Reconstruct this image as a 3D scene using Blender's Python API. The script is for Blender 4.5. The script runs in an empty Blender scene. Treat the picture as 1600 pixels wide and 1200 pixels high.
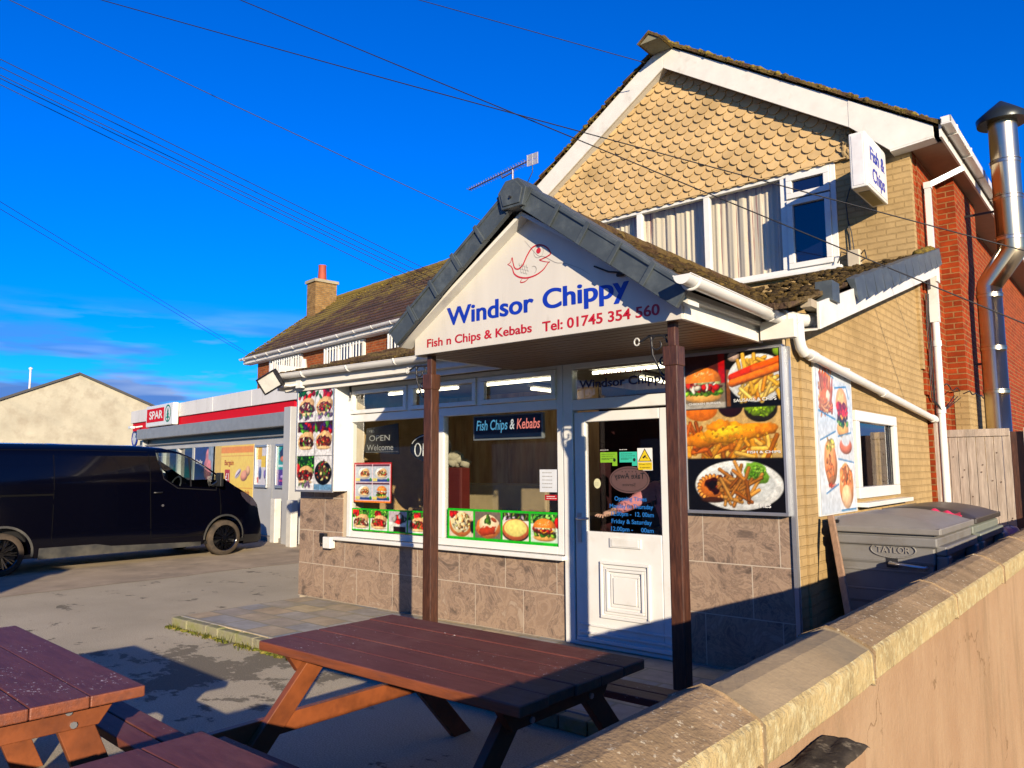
import bpy, bmesh, math, random
import numpy as np
from mathutils import Matrix, Vector
R_ = math.radians
SC = bpy.context.scene
COL = SC.collection

# ------------------------------------------------------------------ camera, world, sun, exposure
cam_d = bpy.data.cameras.new("camera"); cam = bpy.data.objects.new("camera", cam_d); COL.objects.link(cam)
cam_d.sensor_width = 36; cam_d.lens = 26.976; cam_d.clip_end = 2000; cam_d.clip_start = .05
cam.matrix_world = Matrix(((0.7662, 0.0732, 0.6384, 0), (0.6425, -0.0790, -0.7622, 0), (-0.0054, 0.9942, -0.1075, 1.66), (0, 0, 0, 1)))
SC.camera = cam
SUN = Vector((1.34, -1.0, 0.425)).normalized()
EL = math.asin(SUN.z); AZ = math.atan2(SUN.x, SUN.y)
w = bpy.data.worlds.new("World"); SC.world = w; w.use_nodes = True
nt = w.node_tree; nd = nt.nodes; lk = nt.links
bg = nd["Background"]; bg.inputs[1].default_value = 0.052
sky = nd.new("ShaderNodeTexSky"); sky.sky_type = 'NISHITA'; sky.sun_disc = False
sky.sun_elevation = EL; sky.sun_rotation = AZ; sky.air_density = 1.0; sky.dust_density = 0.3; sky.ozone_density = 4.0
hs = nd.new("ShaderNodeHueSaturation"); hs.inputs['Saturation'].default_value = 1.5; hs.inputs['Value'].default_value = 1.0
lk.new(sky.outputs[0], hs.inputs['Color'])
tint = nd.new("ShaderNodeMixRGB"); tint.blend_type = 'MULTIPLY'; tint.inputs[0].default_value = 1
tint.inputs[2].default_value = (0.10, 1.12, 2.05, 1); lk.new(hs.outputs[0], tint.inputs[1])
# thin streaky cloud low over the horizon
tc = nd.new("ShaderNodeTexCoord"); sep = nd.new("ShaderNodeSeparateXYZ"); lk.new(tc.outputs['Generated'], sep.inputs[0])
mp = nd.new("ShaderNodeMapping"); mp.inputs['Scale'].default_value = (1.3, 1.3, 9.0); lk.new(tc.outputs['Generated'], mp.inputs[0])
nz = nd.new("ShaderNodeTexNoise"); nz.inputs['Scale'].default_value = 3.2; nz.inputs['Detail'].default_value = 6; nz.inputs['Roughness'].default_value = .55
lk.new(mp.outputs[0], nz.inputs['Vector'])
cr = nd.new("ShaderNodeMapRange"); cr.inputs[1].default_value = .44; cr.inputs[2].default_value = .56; lk.new(nz.outputs[0], cr.inputs[0])
el = nd.new("ShaderNodeMapRange"); el.inputs[1].default_value = .20; el.inputs[2].default_value = .11; lk.new(sep.outputs[2], el.inputs[0])
mu = nd.new("ShaderNodeMath"); mu.operation = 'MULTIPLY'; lk.new(cr.outputs[0], mu.inputs[0]); lk.new(el.outputs[0], mu.inputs[1])
m2 = nd.new("ShaderNodeMath"); m2.operation = 'MULTIPLY'; m2.inputs[1].default_value = 1.0; lk.new(mu.outputs[0], m2.inputs[0])
cm = nd.new("ShaderNodeMixRGB"); cn = nd.new('ShaderNodeTexNoise'); cn.inputs['Scale'].default_value = 6; lk.new(mp.outputs[0], cn.inputs['Vector']); cc0 = nd.new('ShaderNodeMapRange'); cc0.inputs[1].default_value = .45; cc0.inputs[2].default_value = .7; lk.new(cn.outputs[0], cc0.inputs[0]); cmx = nd.new('ShaderNodeMixRGB'); cmx.inputs[1].default_value = (.9, 2.3, 6.2, 1); cmx.inputs[2].default_value = (3.6, 4.9, 8.0, 1); lk.new(cc0.outputs[0], cmx.inputs[0]); lk.new(cmx.outputs[0], cm.inputs[2])
lk.new(m2.outputs[0], cm.inputs[0]); lk.new(tint.outputs[0], cm.inputs[1]); lk.new(cm.outputs[0], bg.inputs[0])
sd = bpy.data.lights.new("sun", 'SUN'); so = bpy.data.objects.new("sun", sd); COL.objects.link(so)
sd.energy = 5.0; sd.angle = R_(0.5); sd.color = (1.0, 0.83, 0.60)
so.rotation_euler = (-SUN).to_track_quat('-Z', 'Y').to_euler()
SC.view_settings.view_transform = 'Standard'; SC.view_settings.look = 'None'
SC.view_settings.exposure = 1.1; SC.view_settings.gamma = 1.0
SC.view_settings.use_curve_mapping = False
SC.cycles.max_bounces = 8; SC.cycles.diffuse_bounces = 4; SC.cycles.transparent_max_bounces = 12

# ------------------------------------------------------------------ materials
def lin(c):
    return tuple((x/12.92 if x <= .04045 else ((x+.055)/1.055)**2.4) for x in c)
def hexc(h): return lin(tuple(int(h[i:i+2], 16)/255 for i in (0, 2, 4)))
def island_var(mat, amt):
    t = mat.node_tree; b = t.nodes['Principled BSDF']; src = b.inputs['Base Color'].links[0].from_socket
    g = t.nodes.new('ShaderNodeNewGeometry'); r = t.nodes.new('ShaderNodeMapRange'); r.inputs[3].default_value = 1-amt; r.inputs[4].default_value = 1+amt*.6; t.links.new(g.outputs['Random Per Island'], r.inputs[0])
    cb = t.nodes.new('ShaderNodeCombineXYZ'); [t.links.new(r.outputs[0], cb.inputs[i]) for i in range(3)]
    m = t.nodes.new('ShaderNodeMixRGB'); m.blend_type = 'MULTIPLY'; m.inputs[0].default_value = 1; t.links.new(src, m.inputs[1]); t.links.new(cb.outputs[0], m.inputs[2]); t.links.new(m.outputs[0], b.inputs['Base Color'])
class NT:
    def __init__(s, name):
        s.m = bpy.data.materials.new(name); s.m.use_nodes = True; s.t = s.m.node_tree
        s.b = s.t.nodes["Principled BSDF"]; s.tc = s.t.nodes.new("ShaderNodeTexCoord")
    def n(s, typ, **k):
        o = s.t.nodes.new(typ)
        for a, v in k.items():
            if a.startswith('i_'):
                key = a[2:]; key = int(key) if key.isdigit() else key.replace('_', ' ')
                o.inputs[key].default_value = v
            else: setattr(o, a, v)
        return o
    def l(s, a, b): s.t.links.new(a, b)
    def noise(s, scale, detail=5, rough=.6, coord='Object', stretch=None):
        o = s.n("ShaderNodeTexNoise", i_Scale=scale, i_Detail=detail, i_Roughness=rough)
        if stretch:
            mp = s.n("ShaderNodeMapping"); mp.inputs['Scale'].default_value = stretch
            s.l(s.tc.outputs[coord], mp.inputs[0]); s.l(mp.outputs[0], o.inputs['Vector'])
        else: s.l(s.tc.outputs[coord], o.inputs['Vector'])
        return o
    def rng(s, src, a, b, c=0., d=1.):
        o = s.n("ShaderNodeMapRange", i_1=a, i_2=b, i_3=c, i_4=d); s.l(src, o.inputs[0]); return o.outputs[0]
    def mix(s, fac, a, b, mode='MIX'):
        o = s.n("ShaderNodeMixRGB", blend_type=mode)
        if isinstance(fac, (int, float)): o.inputs[0].default_value = fac
        else: s.l(fac, o.inputs[0])
        for i, v in ((1, a), (2, b)):
            if isinstance(v, tuple): o.inputs[i].default_value = (*v[:3], 1)
            else: s.l(v, o.inputs[i])
        return o.outputs[0]
    def bump(s, src, strength, dist=.01, prev=None):
        o = s.n("ShaderNodeBump", i_Strength=strength, i_Distance=dist); s.l(src, o.inputs['Height'])
        if prev: s.l(prev, o.inputs['Normal'])
        s.l(o.outputs[0], s.b.inputs['Normal']); return o.outputs[0]
    def col(s, c):
        if isinstance(c, tuple): s.b.inputs['Base Color'].default_value = (*c[:3], 1)
        else: s.l(c, s.b.inputs['Base Color'])
    def set(s, **k):
        for a, v in k.items(): s.b.inputs[a.replace('_', ' ')].default_value = v
MC = {}
def M(name, c, rough=.55, metal=0., var=.12, vs=6., bump=.15, bs=60., c2=None, cs=2.5, ca=.45, cb=.65, coat=0., stretch=None, bd=.004):
    """general worn material: base colour with a noise variation, an optional second colour in patches, fine bump"""
    if name in MC: return MC[name]
    t = NT(name); t.set(Roughness=rough, Metallic=metal, Coat_Weight=coat)
    if rough > .7: t.b.inputs['Specular IOR Level'].default_value = .15
    n1 = t.noise(vs, stretch=stretch)
    f = t.rng(n1.outputs[0], .3, .7, 1-var, 1+var)
    vcol = t.n("ShaderNodeCombineXYZ"); [t.l(f, vcol.inputs[i]) for i in range(3)]
    src = t.mix(1., c, vcol.outputs[0], 'MULTIPLY')
    if c2:
        n2 = t.noise(cs, 8, .65, stretch=stretch); src = t.mix(t.rng(n2.outputs[0], ca, cb), src, c2)
    t.col(src)
    if bump: t.bump(t.noise(bs, 4, stretch=stretch).outputs[0], bump, bd)
    MC[name] = t.m; return t.m
def brick_mat(name, c1, c2, mortar, bw=.225, bh=.075, ms=.01, var=.5, bumpd=.012, dirt=None, rough=.85, off=.5, bs=1.):
    t = NT(name); t.set(Roughness=rough); t.b.inputs['Specular IOR Level'].default_value = .15
    br = t.n("ShaderNodeTexBrick", i_Color1=(*c1, 1), i_Color2=(*c2, 1), i_Mortar=(*mortar, 1), i_Scale=1., i_Mortar_Size=ms, i_Mortar_Smooth=.25, i_Brick_Width=bw, i_Row_Height=bh, offset=off)
    nw = t.noise(9, 3, coord='UV'); wv = t.n("ShaderNodeMixRGB", blend_type='ADD'); wv.inputs[0].default_value = .006
    t.l(t.tc.outputs['UV'], wv.inputs[1]); t.l(nw.outputs['Color'], wv.inputs[2]); t.l(wv.outputs[0], br.inputs['Vector'])
    n1 = t.noise(7, 6); f = t.rng(n1.outputs[0], .3, .7, 1-var*.5, 1+var*.35)
    v = t.n("ShaderNodeCombineXYZ"); [t.l(f, v.inputs[i]) for i in range(3)]
    src = t.mix(1., br.outputs[0], v.outputs[0], 'MULTIPLY')
    if dirt:
        n2 = t.noise(1.1, 8, .7); src = t.mix(t.rng(n2.outputs[0], .5, .75), src, dirt)
    t.col(src)
    inv = t.n("ShaderNodeMath", operation='SUBTRACT'); inv.inputs[0].default_value = 1; t.l(br.outputs['Fac'], inv.inputs[1])
    p = t.bump(inv.outputs[0], .9*bs, bumpd)
    n3 = t.noise(45, 5); o = t.n("ShaderNodeBump", i_Strength=.35, i_Distance=.008); t.l(n3.outputs[0], o.inputs['Height']); t.l(p, o.inputs['Normal']); t.l(o.outputs[0], t.b.inputs['Normal'])
    MC[name] = t.m; return t.m
def glass_mat(name, tint=(.8, .85, .85), refl=1., opaque=0., dark=(.01, .01, .012), ior=1.5):
    """thin pane: see-through with a mirror layer that grows at grazing angles"""
    t = NT(name); nodes = t.t.nodes; out = nodes["Material Output"]
    tr = t.n("ShaderNodeBsdfTransparent"); tr.inputs[0].default_value = (*tint, 1)
    gl = t.n("ShaderNodeBsdfGlossy"); gl.inputs['Roughness'].default_value = .02; gl.inputs['Color'].default_value = (refl, refl, refl, 1)
    nz = t.noise(1.3, 2); b = t.n("ShaderNodeBump", i_Strength=.02, i_Distance=.02); t.l(nz.outputs[0], b.inputs['Height']); t.l(b.outputs[0], gl.inputs['Normal'])
    lw = t.n("ShaderNodeLayerWeight", i_Blend=.5); p5 = t.n("ShaderNodeMath", operation='POWER'); p5.inputs[1].default_value = 4.; t.l(lw.outputs['Facing'], p5.inputs[0])
    f0 = ((ior-1)/(ior+1))**2*1.6; fr = t.n("ShaderNodeMath", operation='MULTIPLY_ADD'); fr.inputs[1].default_value = 1-f0; fr.inputs[2].default_value = f0; t.l(p5.outputs[0], fr.inputs[0])
    mx = t.n("ShaderNodeMixShader"); t.l(fr.outputs[0], mx.inputs[0])
    base = tr
    if opaque:
        df = t.n("ShaderNodeBsdfDiffuse"); df.inputs[0].default_value = (*dark, 1); m0 = t.n("ShaderNodeMixShader"); m0.inputs[0].default_value = opaque
        t.l(tr.outputs[0], m0.inputs[1]); t.l(df.outputs[0], m0.inputs[2]); base = m0
    t.l(base.outputs[0], mx.inputs[1]); t.l(gl.outputs[0], mx.inputs[2]); t.l(mx.outputs[0], out.inputs[0])
    MC[name] = t.m; return t.m
def emit_mat(name, c, s):
    t = NT(name); t.b.inputs['Emission Color'].default_value = (*c, 1); t.set(Emission_Strength=s); t.col(c); MC[name] = t.m; return t.m
def print_mat(name='printed_artwork', rough=.35, coat=.3):
    t = NT(name); a = t.n("ShaderNodeVertexColor", layer_name='art'); t.set(Roughness=rough, Coat_Weight=coat)
    t.col(a.outputs[0]); MC[name] = t.m; return t.m

white = M('white_upvc', (.80, .80, .77), .3, var=.05, vs=3, bump=.02, coat=.2, c2=(.62, .60, .53), cs=3.5, ca=.55, cb=.85)
offwhite = M('painted_white_board', (.78, .76, .70), .45, var=.06, bump=.06, c2=(.50, .47, .40), cs=4, ca=.55, cb=.9)
slate = M('slate_grey_plastic', (.060, .076, .086), .5, var=.2, bump=.08, c2=(.13, .155, .16), cs=7, ca=.5, cb=.8)
darkwood = M('stained_post_wood', (.085, .030, .014), .5, var=.55, vs=9, bump=.35, bs=22, c2=(.035, .012, .006), cs=6, ca=.45, cb=.75, stretch=(9, 9, 1))
tablewood = M('painted_table_wood', (.25, .070, .026), .5, var=.28, vs=5, bump=.35, bs=24, c2=(.15, .055, .040), cs=4, ca=.5, cb=.75, stretch=(1, 8, 8), bd=.006)
def top_mat(nm, th):
    t = NT(nm); t.set(Roughness=.62); t.b.inputs['Specular IOR Level'].default_value = .3
    g = t.noise(5, 8, .7, stretch=(1, 7, 7)); n = t.noise(2.2, 8, .7); fl = t.noise(34, 6, .75, stretch=(1, 1.8, 1)); ms = t.noise(3.1, 4)
    c = t.mix(t.rng(g.outputs[0], .35, .65), (.13, .034, .022), (.20, .060, .042)); c = t.mix(t.rng(n.outputs[0], .5, .72), c, (.23, .095, .07))
    ad = t.n("ShaderNodeMath", operation='MULTIPLY_ADD'); ad.inputs[1].default_value = .45; t.l(ms.outputs[0], ad.inputs[0]); t.l(fl.outputs[0], ad.inputs[2])
    c = t.mix(t.rng(ad.outputs[0], th, th+.03), c, (.70, .60, .55)); t.col(c); t.bump(g.outputs[0], .4, .004); return t.m
tabletop_m = top_mat('worn_tabletop_paint', .885); flecked = top_mat('flecked_tabletop_paint', .855)
legwood = M('orange_brown_leg_wood', (.23, .062, .016), .5, var=.35, vs=6, bump=.3, bs=26, c2=(.10, .026, .010), cs=5, ca=.5, cb=.8)
steel = M('flue_steel', (.60, .52, .38), .30, 1., var=.1, vs=2, bump=.03, bs=5)
darkmetal = M('dark_metal', (.03, .03, .033), .45, .3, bump=.05)
black = M('black_plastic', (.012, .012, .013), .4, bump=.03)
alu = M('aluminium_frame', (.55, .56, .57), .35, .8, var=.06, bump=.02)
greyalu = M('grey_coated_metal', (.27, .30, .33), .4, .2, var=.06, bump=.02)
moss = M('roof_moss', (.26, .19, .035), .95, var=.6, vs=20, bump=1., bs=40, c2=(.10, .07, .03), cs=9, ca=.45, cb=.6, bd=.02)
mossd = M('dark_roof_moss', (.115, .075, .022), .95, var=.6, vs=20, bump=1., bs=40, c2=(.05, .033, .016), cs=9, ca=.42, cb=.58, bd=.02)
rust = M('brown_tile_roof', (.085, .042, .022), .9, var=.5, vs=14, bump=.8, bs=30, c2=(.20, .13, .035), cs=4, ca=.5, cb=.62, bd=.02)
tan_brick = brick_mat('painted_tan_brick', (.52, .365, .17), (.49, .34, .155), (.42, .29, .13), var=.22, bumpd=.009, ms=.010, dirt=(.35, .235, .10))
red_brick = brick_mat('red_brick', (.40, .055, .008), (.25, .032, .005), (.34, .16, .06), var=.55)
far_brick = brick_mat('orange_red_brick', (.42, .10, .022), (.27, .055, .016), (.34, .20, .10), var=.5)
yellow_brick = brick_mat('buff_chimney_brick', (.40, .24, .09), (.28, .15, .05), (.28, .20, .11), var=.5)
tan_tile = M('tan_painted_hung_tile', (.68, .475, .23), .75, var=.10, vs=8, bump=.2, c2=(.48, .33, .15), cs=2, ca=.5, cb=.75)
island_var(tan_tile, .13); island_var(moss, .35); island_var(mossd, .35)
PRINT = print_mat()
PRINTM = print_mat('printed_sticker', .5, 0)
rubber = M('tyre_rubber', (.03, .028, .026), .8, bump=.3, c2=(.15, .11, .075), cs=3, ca=.35, cb=.7)
glass = glass_mat('window_glass', (.86, .88, .86), .95, ior=1.65)
darkglass = glass_mat('dark_door_glass', (.80, .80, .82), .8, ior=1.5)
vanglass = glass_mat('van_glass', (.88, .96, .94), .8)
upglass = glass_mat('upstairs_glass', (.85, .87, .88), .9, ior=1.5)
blueglass = glass_mat('dark_upstairs_glass', (.2, .22, .26), .9, .9, (.004, .006, .02), ior=1.7)

# ------------------------------------------------------------------ mesh builder
FR = {}
def link(o): COL.objects.link(o); return o
def tag(o, label=None, cat=None, group=None, kind=None, category=None):
    cat = cat or category
    if label: o['label'] = label
    if cat: o['category'] = cat
    if group: o['group'] = group
    if kind: o['kind'] = kind
    return o
def thing(name, label, cat, loc, rz=0., group=None):
    o = link(bpy.data.objects.new(name, None)); o.location = loc; o.rotation_euler = (0, 0, rz); o.empty_display_size = .2
    FR[o.name] = Matrix.Translation(loc) @ Matrix.Rotation(rz, 4, 'Z')
    return tag(o, label, cat, group)
class MB:
    def __init__(s, *mats): s.v = []; s.f = []; s.m = []; s.mats = list(mats); s.smooth = []; s.cur = 0; s.sm = False
    def mat(s, i): s.cur = i; return s
    def add(s, vs, fs, sm=None):
        b = len(s.v); s.v += [tuple(p) for p in vs]
        for f in fs: s.f.append(tuple(b+i for i in f)); s.m.append(s.cur); s.smooth.append(s.sm if sm is None else sm)
        return s
    def box(s, x0, x1, y0, y1, z0, z1):
        return s.add([(x0, y0, z0), (x1, y0, z0), (x1, y1, z0), (x0, y1, z0), (x0, y0, z1), (x1, y0, z1), (x1, y1, z1), (x0, y1, z1)],
                     [(0, 3, 2, 1), (4, 5, 6, 7), (0, 1, 5, 4), (1, 2, 6, 5), (2, 3, 7, 6), (3, 0, 4, 7)])
    def prism(s, poly, axis, a, b):
        """poly: 2-D outline, extruded along axis from a to b ('x': (y,z), 'y': (x,z), 'z': (x,y))"""
        def P(p, t): return {'x': (t, p[0], p[1]), 'y': (p[0], t, p[1]), 'z': (p[0], p[1], t)}[axis]
        n = len(poly); ar = sum(poly[i][0]*poly[(i+1) % n][1]-poly[(i+1) % n][0]*poly[i][1] for i in range(n))
        pl = list(poly)
        if (ar > 0) == (axis == 'y'): pl = pl[::-1]
        if a > b: a, b = b, a
        vs = [P(p, a) for p in pl]+[P(p, b) for p in pl]
        return s.add(vs, [tuple(range(n))[::-1], tuple(range(n, 2*n))]+[(i, (i+1) % n, n+(i+1) % n, n+i) for i in range(n)])
    def beam(s, a, b, wd, ht, up=(0, 0, 1)):
        a = Vector(a); b = Vector(b); d = (b-a).normalized(); u = Vector(up); sd = d.cross(u).normalized(); u = sd.cross(d)
        vs = [p+sd*i*wd/2+u*j*ht/2 for p in (a, b) for i, j in ((-1, -1), (1, -1), (1, 1), (-1, 1))]
        return s.add(vs, [(0, 1, 2, 3), (7, 6, 5, 4), (0, 4, 5, 1), (1, 5, 6, 2), (2, 6, 7, 3), (3, 7, 4, 0)])
    def tube(s, pts, r, n=10, closed=False, cap=True):
        pts = [Vector(p) for p in pts]; rs = r if isinstance(r, (list, tuple)) else [r]*len(pts); ring = []; prev = None
        for i, p in enumerate(pts):
            if closed: d = pts[(i+1) % len(pts)]-pts[i-1]
            else: d = pts[min(i+1, len(pts)-1)]-pts[max(i-1, 0)]
            d.normalize()
            if prev is None: u = Vector((0, 0, 1)) if abs(d.z) < .9 else Vector((1, 0, 0))
            else: u = prev
            u = (u-d*u.dot(d)).normalized(); prev = u; sd = d.cross(u)
            ring.append([p+(u*math.cos(2*math.pi*k/n)+sd*math.sin(2*math.pi*k/n))*rs[i] for k in range(n)])
        vs = [q for rg in ring for q in rg]; m = len(pts); fs = []
        for i in range(m if closed else m-1):
            j = (i+1) % m
            for k in range(n): fs.append((i*n+k, i*n+(k+1) % n, j*n+(k+1) % n, j*n+k))
        s.add(vs, fs, True)
        if cap and not closed: s.add(ring[0], [tuple(range(n))[::-1]]); s.add(ring[-1], [tuple(range(n))])
        return s
    def cyl(s, a, b, r0, r1=None, n=20): return s.tube([a, b], [r0, r0 if r1 is None else r1], n)
    def grid(s, fn, nu, nv, sm=True):
        vs = [fn(i/nu, j/nv) for j in range(nv+1) for i in range(nu+1)]
        return s.add(vs, [(j*(nu+1)+i, j*(nu+1)+i+1, (j+1)*(nu+1)+i+1, (j+1)*(nu+1)+i) for j in range(nv) for i in range(nu)], sm)
    def blob(s, c, r, seed=0, flat=1., n=8):
        rd = random.Random(seed); c = Vector(c); vs = []; m = n//2+1
        for j in range(m+1):
            th = math.pi*j/m
            for i in range(n):
                ph = 2*math.pi*i/n; q = r*(1+rd.uniform(-.25, .25)); vs.append(c+Vector((q*math.sin(th)*math.cos(ph), q*math.sin(th)*math.sin(ph), q*math.cos(th)*flat)))
        return s.add(vs, [(j*n+i, (j+1)*n+i, (j+1)*n+(i+1) % n, j*n+(i+1) % n) for j in range(m) for i in range(n)], True)
    def build(s, name, parent=None, local=False, bevel=0., origin=None, seg=2, weld=False, **tg):
        me = bpy.data.meshes.new(name)
        F = FR[parent.name] if parent is not None else (Matrix.Translation(origin) if origin else Matrix())
        inv = F.inverted(); vs = s.v if local else [inv @ Vector(p) for p in s.v]
        me.from_pydata([tuple(p) for p in vs], [], s.f)
        for m in s.mats: me.materials.append(m)
        me.polygons.foreach_set('material_index', s.m); me.polygons.foreach_set('use_smooth', s.smooth)
        uv = me.uv_layers.new(name='UVMap')
        co = np.array([tuple(v.co) for v in me.vertices]).reshape(-1, 3)
        for p in me.polygons:
            n = p.normal; ax = 0 if abs(n.x) > max(abs(n.y), abs(n.z)) else (1 if abs(n.y) > abs(n.z) else 2)
            for li in p.loop_indices:
                c = co[me.loops[li].vertex_index]
                uv.data[li].uv = (c[1], c[2]) if ax == 0 else ((c[0], c[2]) if ax == 1 else (c[0], c[1]))
        me.update()
        o = link(bpy.data.objects.new(name, me))
        if parent is not None: o.parent = parent; FR[o.name] = F
        elif origin: o.location = origin; FR[o.name] = F
        else: FR[o.name] = Matrix()
        if bevel:
            b = o.modifiers.new('bevel', 'BEVEL'); b.width = bevel; b.segments = seg; b.limit_method = 'ANGLE'; b.angle_limit = R_(35)
        if tg: tag(o, **tg)
        return o
def build_each(mb, name, parent, **k):
    # every separate piece of the builder becomes an object of its own
    par = list(range(len(mb.v)))
    def fnd(a):
        while par[a] != a: par[a] = par[par[a]]; a = par[a]
        return a
    for f in mb.f:
        for q in f[1:]: par[fnd(q)] = fnd(f[0])
    key = {}
    for i, p in enumerate(mb.v): key.setdefault((round(p[0], 4), round(p[1], 4), round(p[2], 4)), []).append(i)
    for g in key.values():
        for q in g[1:]: par[fnd(q)] = fnd(g[0])
    gr = {}
    for i, f in enumerate(mb.f): gr.setdefault(fnd(f[0]), []).append(i)
    out_ = []
    for g in gr.values():
        m = MB(*mb.mats); idx = {}
        for fi in g:
            nf = []
            for q in mb.f[fi]:
                if q not in idx: idx[q] = len(m.v); m.v.append(mb.v[q])
                nf.append(idx[q])
            m.f.append(tuple(nf)); m.m.append(mb.m[fi]); m.smooth.append(mb.smooth[fi])
        out_.append(m.build(name, parent, **k))
    return out_
def copy_tree(o, parent=None):
    c = o.copy(); link(c); c.parent = parent
    for ch in list(o.children): copy_tree(ch, c)
    return c
def arc(cx, cy, rx, ry, a0, a1, n): return [(cx+rx*math.cos(R_(a0+(a1-a0)*i/n)), cy+ry*math.sin(R_(a0+(a1-a0)*i/n))) for i in range(n+1)]

# text: letters as flat mesh laid on a plane (O origin, U right, V up, N towards the viewer)
def text_mesh(body, name, parent, mat, O, U, V, width=None, height=.1, bold=0., shear=0., spacing=1., N=None, lift=.0015, depth=.0015, condense=None, local=False, **tg):
    cu = bpy.data.curves.new('t', 'FONT'); cu.body = body; cu.size = 1; cu.offset = min(bold, .016); cu.shear = shear; cu.space_character = spacing; cu.extrude = 0
    o = bpy.data.objects.new('t', cu); link(o); dg = bpy.context.evaluated_depsgraph_get()
    me = bpy.data.meshes.new_from_object(o.evaluated_get(dg)); bpy.data.objects.remove(o); bpy.data.curves.remove(cu)
    fat = max(0., bold-.016); co = np.array([tuple(v.co) for v in me.vertices]); x0, x1 = co[:, 0].min(), co[:, 0].max()
    sy = height/.70; sx = (width/(x1-x0)) if width else sy*(condense or 1)
    U = Vector(U).normalized(); V = Vector(V).normalized(); N = Vector(N) if N else U.cross(V); O = Vector(O)
    F = FR[parent.name] if parent is not None else Matrix(); inv = Matrix() if local else F.inverted()
    for v, c in zip(me.vertices, co): v.co = inv @ (O+U*((c[0]-x0)*sx)+V*(c[1]*sy)+N*lift)
    me.materials.clear(); me.materials.append(mat); me.name = name
    for p in me.polygons: p.material_index = 0
    if fat:
        bm = bmesh.new(); bm.from_mesh(me); geo = bmesh.ops.duplicate(bm, geom=bm.verts[:]+bm.edges[:]+bm.faces[:])['geom']; sh = (inv.to_3x3() @ (U*fat*2.2*sx-V*fat*.6*sy+N*.0006))
        for v in geo:
            if isinstance(v, bmesh.types.BMVert): v.co += sh
        bm.to_mesh(me); bm.free()
    ob = link(bpy.data.objects.new(name, me)); ob.parent = parent; FR[ob.name] = F
    if tg: tag(ob, **tg)
    return ob

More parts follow.
